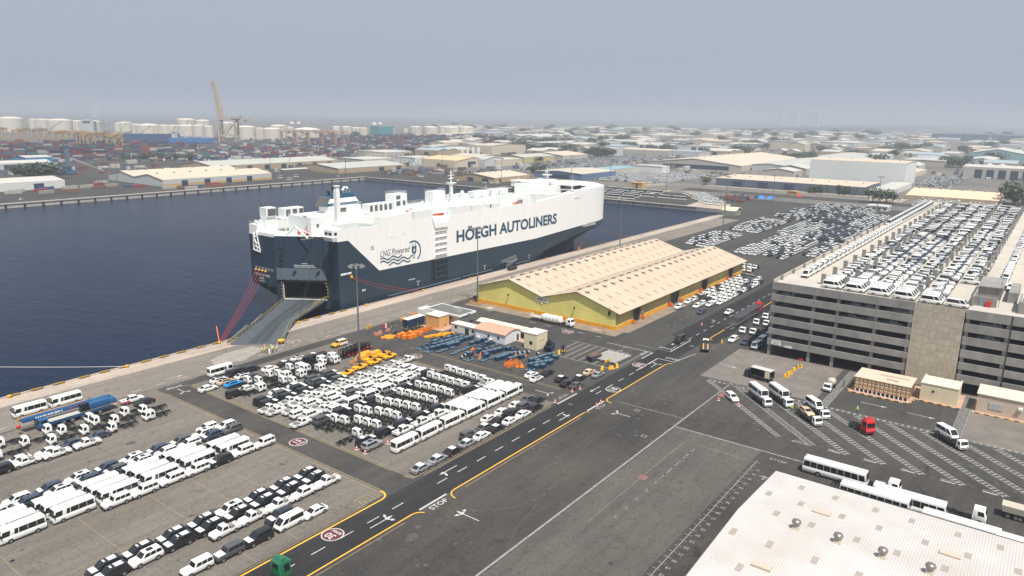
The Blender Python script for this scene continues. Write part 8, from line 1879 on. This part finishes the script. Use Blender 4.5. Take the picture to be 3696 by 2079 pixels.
def buggy(x, y, rz, label, z=0.0):
    T = thing('utility_buggy', label, 'buggy', (x, y, z), rz, 'yellow utility buggies'); BY = mat('buggy_yellow', (.90, .42, .01), .45)
    part('buggy_body', MB().frus((-2.1, 2.1, -.85, .85, .55), (-2.0, 1.6, -.82, .82, 1.05)).frus((.9, 2.1, -.85, .85, 1.0), (1.0, 1.7, -.75, .75, 1.3)).box(-2.1, -.5, -.9, .9, 1.05, 1.2), BY, T, bevel=.05); mb = MB()
    for y_ in (-.75, .75): mb.path([(1.0, y_, 1.2), (.5, y_, 2.1), (-.6, y_, 2.1), (-.8, y_, 1.2)], .05, 5)
    for x_ in (.5, -.6): mb.tube((x_, -.75, 2.1), (x_, .75, 2.1), .05, n=5)
    part('roll_cage', mb, BLACK, T); part('seat', MB().box(-.4, .1, -.6, -.05, 1.0, 1.5).box(-.4, .1, .05, .6, 1.0, 1.5), BLACK, T); part('emblem', MB().box(1.2, 1.5, -.2, .2, 1.3, 1.315), BLACK, T)
    for a in (-1.35, 1.35):
        for s_ in (-1, 1): link('wheel', wheel_mesh(.45, .34), T, (a, s_ * .8, .45))
for i, (x, y, a) in enumerate(((122.0, 146.6, 180), (127.4, 147.4, 176), (133.0, 147.6, 180), (134.0, 150.4, 184), (139.0, 147.9, 178), (139.4, 150.6, 182))): buggy(x, y, rad(a), f'yellow open utility buggy, {nth(i)} counted from the dark wagons')
OCV = mat('orange_tarp', (.85, .33, .02), .7)
for i, (x, y) in enumerate(((133.6, 153.4), (138.4, 153.2), (136.0, 155.0))): thing('tarp_cover', f'orange covered buggy load, {nth(i)} behind the open yellow buggies', 'cover', (x, y, 0), R.uniform(-.1, .1), 'orange covers behind the buggies', MB().frus((-2.2, 2.2, -1, 1, .2), (-1.8, 1.7, -.75, .75, 1.3)).mesh('tarp_cover', OCV))
# ------------------------------------------------------------------ blue mobile crane truck
CR = thing('mobile_crane_truck', 'blue telescopic mobile crane truck with folded boom beside the quay minibuses', 'mobile crane', (64, 172, 0), 0); CBL = mat('mobile_crane_blue', (.02, .10, .24), .4)
part('carrier', MB().box(-7.5, 7.5, -1.4, 1.4, 1.0, 1.7).frus((-7.6, -5.6, -1.35, 1.35, .7), (-7.3, -5.6, -1.25, 1.25, 2.6)), CBL, CR, bevel=.08); part('walkway', MB().box(-5.4, 7.2, -1.5, 1.5, 1.7, 1.76), SLG, CR)
part('boom', MB().frus((-10, 4, .1, 1.2, 2.5), (-10.5, 4, .2, 1.1, 3.5)).box(4, 8.5, .1, 1.2, 2.2, 3.4), CBL, CR, bevel=.06); part('lattice_jib', MB().box(-10.5, 3.5, 1.3, 1.9, 2.7, 3.3), mat('jib_amber', (.70, .32, .05), .6), CR)
part('superstructure', MB().box(3, 7.5, -1.5, .05, 1.9, 3.3).frus((7.5, 9.2, -1.3, 1.3, 1.8), (7.5, 9.0, -1.2, 1.2, 3.0)), CBL, CR, bevel=.06); part('crane_cab', MB().frus((1.0, 3.0, -1.5, -.4, 1.9), (1.3, 3.0, -1.4, -.5, 3.6)), GLASS, CR); part('driver_window', MB().box(-7.62, -7.3, -1.1, 1.1, 1.7, 2.45).box(-7.1, -6.0, -1.42, -1.3, 1.7, 2.4), GLASS, CR)
for x in (-5.4, -2.6, -.8, 1.4, 3.2, 5.2):
    for s_ in (-1, 1): link('wheel', wheel_mesh(.62, .42), CR, (x, s_ * 1.15, .62))
part('hook_block', MB().lathe([(.1, 0), (.4, .2), (.4, .7), (.1, .9)], (-10.8, .6, 1.4), 8), RED, CR); part('lettering', text_mesh('~12', .7, WHITE), None, CR, loc=(-5, .08, 3.0)).rotation_euler = (rad(90), 0, 0)
part('red_disc', MB().tube((-.4, .06, 3.0), (-.4, .12, 3.0), .3, n=12).tube((1.0, .06, 3.1), (1.0, .12, 3.1), .25, n=12), RED, CR)
# ------------------------------------------------------------------ flatbed with bags, car transporter, recovery trucks
def wheels(T, xs, r, hw): 
    for x in xs:
        for s_ in (-1, 1): link('wheel', wheel_mesh(r, .36), T, (x, s_ * hw, r))
FB = place(build_truck(False, 'white', 0, True), 'flatbed_truck', 'truck', 199.8, 127.0, -math.pi / 2, 'white flatbed truck carrying wrapped white bags before the shed gable', None)
part('flatbed', MB().box(-14, -1.0, -1.25, 1.25, 1.15, 1.4), mat('bed_grey', (.42, .40, .38), .7), FB); wheels(FB, (-12.4, -11.2, -10.0), .5, 1.0); part('headboard', MB().box(-14, -13.8, -1.25, 1.25, 1.4, 2.2), mat('headboard_cream', (.5, .46, .40), .7), FB)
bagm = MB().frus((-.75, .75, -.6, .6, 0), (-.6, .6, -.5, .5, 1.35)).mesh('white_bag', WHITE, bevel=.12)
for i in range(5):
    for s_ in (-1, 1):
        c, s2 = math.cos(-math.pi / 2), math.sin(-math.pi / 2); lx, ly = -2.4 - i * 1.5, s_ * .62; thing('bulk_bag', f'wrapped white bag, {nth(i)} from the truck cab on its {"quay" if s_ > 0 else "garage"} side', 'bag', (199.8 + lx * c - ly * s2, 127.0 + lx * s2 + ly * c, 1.42), -math.pi / 2, 'white bags on the flatbed', bagm)
CT = place(build_truck(False, 'red', 0, True), 'car_transporter', 'truck', 258.5, 82.2, 0, 'red tractor with an empty grey two-deck car transporter trailer', None); mb = MB(); TG = mat('transporter_grey', (.10, .10, .115), .6)
for s_ in (-1, 1):
    mb.box(-25, -1, s_ * 1.25 - .1, s_ * 1.25 + .1, .9, 1.2); mb.box(-22, 1, s_ * 1.25 - .1, s_ * 1.25 + .1, 3.0, 3.25); mb.box(-28, -24, s_ * .8 - .35, s_ * .8 + .35, .2, .5)
    for i in range(9): mb.bar((-24 + i * 2.8, s_ * 1.25, .9), (-24 + i * 2.8, s_ * 1.25, 3.2), .14); mb.bar((-24 + i * 2.8, s_ * 1.25, .9), (-22 + i * 2.8, s_ * 1.25, 3.2), .08)
for i in range(30): mb.box(-24.5 + i * .8, -24.2 + i * .8, -1.2, 1.2, 1.0, 1.1); mb.box(-21.5 + i * .75, -21.2 + i * .75, -1.2, 1.2, 3.05, 3.15)
part('transporter_trailer', mb, TG, CT); wheels(CT, (-14, -12.8, -11.6), .45, 1.0)
def recovery(x, y, rz, label, load=None, colr='white', bars=False):
    T = place(build_truck(False, 'white', 1.8), 'recovery_truck', 'recovery truck', x, y, rz, label, None)
    part('flatbed', MB().box(-4.3, 2.0, -1.15, 1.15, .95, 1.12).box(-4.3, 2.0, -1.2, -1.1, 1.12, 1.25).box(-4.3, 2.0, 1.1, 1.2, 1.12, 1.25).box(1.9, 2.05, -1.1, 1.1, 1.1, 2.0), mat('bed_dark', (.05, .05, .05), .6), T)
    if bars: part('bed_stripe', MB().box(-4.2, 1.8, -.8, -.5, 1.121, 1.16).box(-4.2, 1.8, .5, .8, 1.121, 1.16), mat('amber_stripe', (.62, .36, .06), .6), T)
    c, s_ = math.cos(rz), math.sin(rz)
    if load:
        kd, cl_, off, tx = load; q = place(build_car(kd, cl_), NAMES[kd][0], NAMES[kd][1], x + off * c, y + off * s_, rz, tx, None, z=1.14)
A45 = rad(-133)
recovery(174.3, 52.4, A45, 'recovery truck carrying a minibus, the one nearest the parked white car', ('bus', 'white', -1.5, 'white minibus riding on the recovery truck nearest the white car')); recovery(177.2, 48.2, A45, 'recovery truck carrying a minibus, second in the row of lanes', ('bus', 'white', -1.5, 'white minibus riding on the second recovery truck'))
recovery(175.3, 39.2, A45, 'recovery truck carrying a tall van near the crossing', ('van', 'white', -1.3, 'white van riding on the recovery truck near the crossing')); recovery(170.2, 39.6, A45, 'recovery truck with patterned cab carrying a beige car', ('coupe', 'beige', -1.4, 'beige fastback car riding on the recovery truck')); recovery(176.9, 11.4, A45, 'recovery truck carrying a van beside the far crossing', ('van', 'white', -1.3, 'white van riding on the recovery truck beside the far crossing'))
recovery(206.6, 80.2, rad(22), 'empty recovery truck with amber-striped bed turning at the junction', None, bars=True)
car('suv', 'white', 171.4, 58.6, A45, 'alone between cones at the head of the lanes', None)
T = place(build_truck(False, 'navy', 1.5), 'box_truck', 'truck', 190.4, 58.4, rad(82), 'dark open-sided box truck before the garage', None)
part('box_body', MB().box(-3.9, 2.0, -1.15, -1.1, 1.0, 3.2).box(-3.9, 2.0, -1.15, 1.15, 1.0, 1.15).box(-3.9, 2.0, -1.15, 1.15, 3.2, 3.3, 1).box(1.9, 2.0, -1.15, 1.15, 1.15, 3.2), [DARKG, mat('box_roof', (.5, .49, .47), .6)], T); part('cream_panel', MB().box(-3.6, -2.2, 1.1, 1.16, 1.2, 3.1), CREAM, T)
T = place(build_truck(False, 'white', 0), 'mixer_truck', 'truck', 194.8, 41.0, rad(178), 'small white truck with beige drum beside the crossing', None); part('drum', MB().lathe([(.3, -1.8), (1.0, -1.0), (1.1, .6), (.6, 1.7)], (0, 0, 0), 14), mat('drum_beige', (.5, .45, .36), .6), T, loc=(-.9, 0, 1.9)).rotation_euler = (0, rad(80), 0)
# vehicles along the near roof edge
for x, y, k, lb in ((143.8, 27.4, 'coach', 'white long coach, single one standing beyond the pale roof corner'), (137.2, 19.0, 'coach', 'white long coach, hugging the pale roof edge'), (139.8, 13.6, 'coach', 'white long coach, second row behind the pale roof edge'), (135.4, 5.2, 'coach', 'white long coach, farther along the pale roof edge'), (134.6, -5.5, 'coach', 'white long coach, last at the picture edge')):
    place(build_car('coach', 'white'), 'coach', 'bus', x, y, -math.pi / 2, lb, 'coaches beside the near roof')
for x, y, l, dk, lb in ((141.0, 22.5, 3, False, 'white cab chassis truck beside the long coach end'), (144.2, 19.0, 0, False, 'white cab short truck with a dark bed behind the coaches'), (142.6, 5.6, 1, False, 'white cab truck with navy front beside the roof'), (138.5, -2.0, 3, False, 'white cab long chassis truck near the picture edge')): place(build_truck(False, 'white', l, True), 'tractor_truck', 'truck', x, y, -math.pi / 2, lb, None)
car('dpickup', 'black', 144.4, 13.0, -math.pi / 2, 'between two white trucks behind the near roof', None)
T = place(build_truck(False, 'white', 6, True), 'tipper_truck', 'truck', 148.6, -6.0, -math.pi / 2, 'cream tipper truck trailer at the picture edge', None); part('tipper_body', MB().frus((-6, 3.2, -1.15, 1.15, 1.2), (-6.2, 3.4, -1.25, 1.25, 2.4)), mat('tipper_cream', (.45, .41, .34), .7), T); wheels(T, (-3.2, -1.9), .5, 1.0)
# ------------------------------------------------------------------ barriers, cones, manholes
WB = MB().frus((-.6, .6, -.3, .3, 0), (-.5, .5, -.15, .15, .85)).mesh('water_barrier', YEL)
for i, (x, y) in enumerate(((196.8, 53.2), (197.6, 52.6), (199.6, 53.1), (200.5, 52.6), (203.8, 52.9), (206.8, 52.6), (207.8, 52.0), (215.9, 78.6))): thing('water_barrier', f'yellow plastic barrier, {nth(i)} in the line leading to the garage', 'barrier', (x, y, 0.01), R.uniform(-.5, .5), 'yellow barriers before the garage', WB)
T = thing('stop_sign', 'small red board standing on a yellow barrier before the garage', 'sign', (208.9, 52.6, 0)); part('sign_post', MB().tube((0, 0, 0), (0, 0, 1.6), .05, n=5), STEEL, T); part('sign_board', MB().box(-.06, .02, -.6, .6, 1.5, 2.2), RED, T)
CN = MB().box(-.25, .25, -.25, .25, 0, .05, 0).tube((0, 0, .05), (0, 0, .35), .2, .13, n=10, mi=1).tube((0, 0, .35), (0, 0, .6), .13, .08, n=10, mi=0).tube((0, 0, .6), (0, 0, .9), .08, .02, n=10, mi=1).mesh('traffic_cone', [WHITE, mat('cone_red', (.75, .05, .02), .5)])
for x, y, l in ((93.8, 110.4, 'red cone behind the silver SUV'), (93.6, 107.6, 'red cone at the silver SUV rear corner'), (99.8, 107.4, 'red cone between the silver SUV and the minibuses'), (150.4, 92.8, 'red cone at the dark cars, nearer the STOP line'), (153.4, 92.3, 'red cone tucked beside the grey sedan'), (141.7, 92.3, 'red cone at the end of the white STOP line'), (146.2, 83.1, 'striped post on the white line at the road edge'), (148.5, 83.3, 'red post on the white line at the road edge'), (72.4, 178.6, 'dark cone on the quay lane by the minibuses'), (74.2, 174.4, 'red cone beside the crane tip'), (168.6, 61.0, 'red cone behind the lone white car'), (168.4, 55.8, 'red cone before the lone white car'), (117.0, 193.8, 'red cone at one foot of the ship ramp'), (127.0, 184.0, 'red cone at the other foot of the ship ramp'), (197.8, 187, 'dark cone on the apron beside the hull'), (231, 91.6, 'dark cone on the road past the shed')):
    t = thing('traffic_cone', l, 'cone', (x, y, .02), 0, None, CN); t.scale = (1.25, 1.25, 1.25)
T = thing('scrap_skip', 'dark open skip on the quay below the gangway', 'skip', (261.2, 195.6, 0)); part('bin', MB().frus((-2.2, 2.2, -.9, .9, .1), (-2.8, 2.8, -1.1, 1.1, 1.4)), mat('skip_black', (.03, .03, .03), .7), T)
T = thing('grey_crate', 'low grey crate on the ground between mast and shed', 'crate', (199.6, 159.4, 0)); part('crate_body', MB().box(-1.4, 1.4, -1, 1, 0, .8).box(-1.2, 1.2, -.8, .8, .8, .9), SLG, T)
T = thing('steel_plate', 'reddish steel plate with a flap lying by the shed corner', 'plate', (203, 116.5, 0)); part('plate_sheet', MB().box(-1.6, 1.2, -1.8, 1.6, .02, .12).frus((.6, 1.0, -1.9, .2, .12), (.8, .9, -1.9, .2, .9)), mat('plate_pink', (.34, .24, .20), .7), T)
mh = MB().box(-.6, .6, -.6, .6, .016, .03).box(-.42, .42, -.42, .42, .031, .036, 1).mesh('manhole_cover', [LINEWO, ASPH])
for i, (x, y) in enumerate(((137.9, 66), (206.5, 84.6), (192, 100), (201.5, 112.8), (150, 74))): thing('manhole_cover', f'square manhole frame in the paving, {nth(i)} from the yard line', 'manhole', (x, y, 0), 0, 'manhole frames', mh)
# ------------------------------------------------------------------ people
SKIN = mat('skin', (.32, .18, .11), .6)
def person(x, y, rz, top, legs, helmet, label, robe=False, z=.02):
    T = thing('person', label, 'person', (x, y, z), rz)
    bm_ = bpy.data.meshes.new('figure'); V_ = [(0, 0, .95), (0, 0, 1.2), (0, 0, 1.45), (0, 0, 1.55), (0, .01, 1.68), (0, .22, 1.42), (.03, .30, 1.15), (.12, .28, .92), (0, -.22, 1.42), (.03, -.30, 1.15), (.10, -.27, .90), (0, .10, .88), (.03, .12, .48), (0, .12, .06), (.14, .12, .03), (0, -.10, .88), (-.03, -.12, .48), (-.06, -.12, .06), (.09, -.12, .03)]
    E_ = [(0, 1), (1, 2), (2, 3), (3, 4), (2, 5), (5, 6), (6, 7), (2, 8), (8, 9), (9, 10), (0, 11), (11, 12), (12, 13), (13, 14), (0, 15), (15, 16), (16, 17), (17, 18)]
    R_ = [.15, .15, .16, .06, .10, .07, .05, .04, .07, .05, .04, .09, .07, .05, .04, .09, .07, .05, .04]
    bm_.from_pydata(V_, E_, []); ob = bpy.data.objects.new('figure', bm_); col.objects.link(ob); md = ob.modifiers.new('skin', 'SKIN'); 
    for i, r_ in enumerate(R_): bm_.skin_vertices[0].data[i].radius = (r_, r_ * .9)
    bm_.skin_vertices[0].data[0].use_root = True; ob.modifiers.new('sub', 'SUBSURF').levels = 1
    bpy.context.view_layer.update(); me = bpy.data.meshes.new_from_object(ob.evaluated_get(bpy.context.evaluated_depsgraph_get())); bpy.data.objects.remove(ob)
    me.materials.clear(); [me.materials.append(m) for m in (legs, top, SKIN)]
    for p in me.polygons: c = p.center; p.material_index = 2 if c.z > 1.52 or (abs(c.y) > .24 and c.z < 1.0) else (1 if c.z > .93 else 0)
    part('body', me, None, T); part('helmet', MB().lathe([(.14, 1.68), (.14, 1.74), (.10, 1.82), (.02, 1.85)], (0, .01, 0), 10), helmet, T)
    if robe: part('robe', MB().lathe([(.26, .08), (.22, .9), (.2, 1.4), (.1, 1.5)], (0, 0, 0), 12), mat('robe_white', (.78, .78, .75), .8), T)
HV = mat('vest_yellow_green', (.50, .78, .04), .7); HO = mat('vest_orange', (.90, .16, .02), .7); DKC = mat('trousers_dark', (.03, .03, .05), .8); WC = mat('cloth_white', (.75, .75, .73), .8); NV = mat('shirt_maroon', (.10, .03, .06), .8)
for x, y, a, t, l, h, lb, rb in ((118.9, 180.1, 0, HV, DKC, WHITE, 'person in yellow-green vest at the outer end of the quay group', 0), (119.6, 179.6, 60, HV, DKC, WHITE, 'person in yellow-green vest beside the orange one', 0), (120.7, 181.5, -90, HO, HO, WHITE, 'person all in orange standing behind the group', 0), (119.8, 178.8, 180, NV, DKC, WHITE, 'person in dark maroon shirt in the middle of the group', 0), (119.7, 177.7, 90, WC, WC, WHITE, 'person in a long white robe facing the group', 1), (122.4, 180.6, 200, HV, WC, WHITE, 'person in yellow-green vest farthest toward the ramp shoe', 0), (122.0, 179.2, 240, HV, DKC, WHITE, 'person in yellow vest behind the orange-red one', 0), (120.9, 177.9, 120, mat('vest_redorange', (.80, .10, .04), .7), DKC, WHITE, 'person in red-orange vest at the front of the group', 0), (122.6, 178.2, 180, WC, DKC, WHITE, 'person in white shirt standing apart from the group', 0)): person(x, y, rad(a), t, l, h, lb, bool(rb))
person(182.0, 31.6, rad(180), HV, mat('trousers_blue', (.03, .06, .18), .8), WHITE, 'person in yellow vest and helmet walking behind the red tractor truck'); person(199.2, 38.6, rad(90), DKC, DKC, BLACK, 'person in dark clothes on the crossing by the water tank'); person(172.9, 44.4, rad(200), HV, DKC, HV, 'person in yellow-green clothes beside the loaded recovery truck')
# ------------------------------------------------------------------ air
HZ = bpy.data.materials.new('haze'); HZ.use_nodes = True
n = HZ.node_tree; n.nodes.clear()
o_ = n.nodes.new('ShaderNodeOutputMaterial'); v_ = n.nodes.new('ShaderNodeVolumePrincipled')
v_.inputs['Color'].default_value = (0.555, 0.61, 0.70, 1); v_.inputs['Density'].default_value = 0.00021; v_.inputs['Anisotropy'].default_value = 0.0
n.links.new(v_.outputs[0], o_.inputs['Volume'])
struct_h = link('haze', MB().box(-7000, 15500, -7000, 15500, -7, 146).mesh('haze', HZ), kind='stuff')
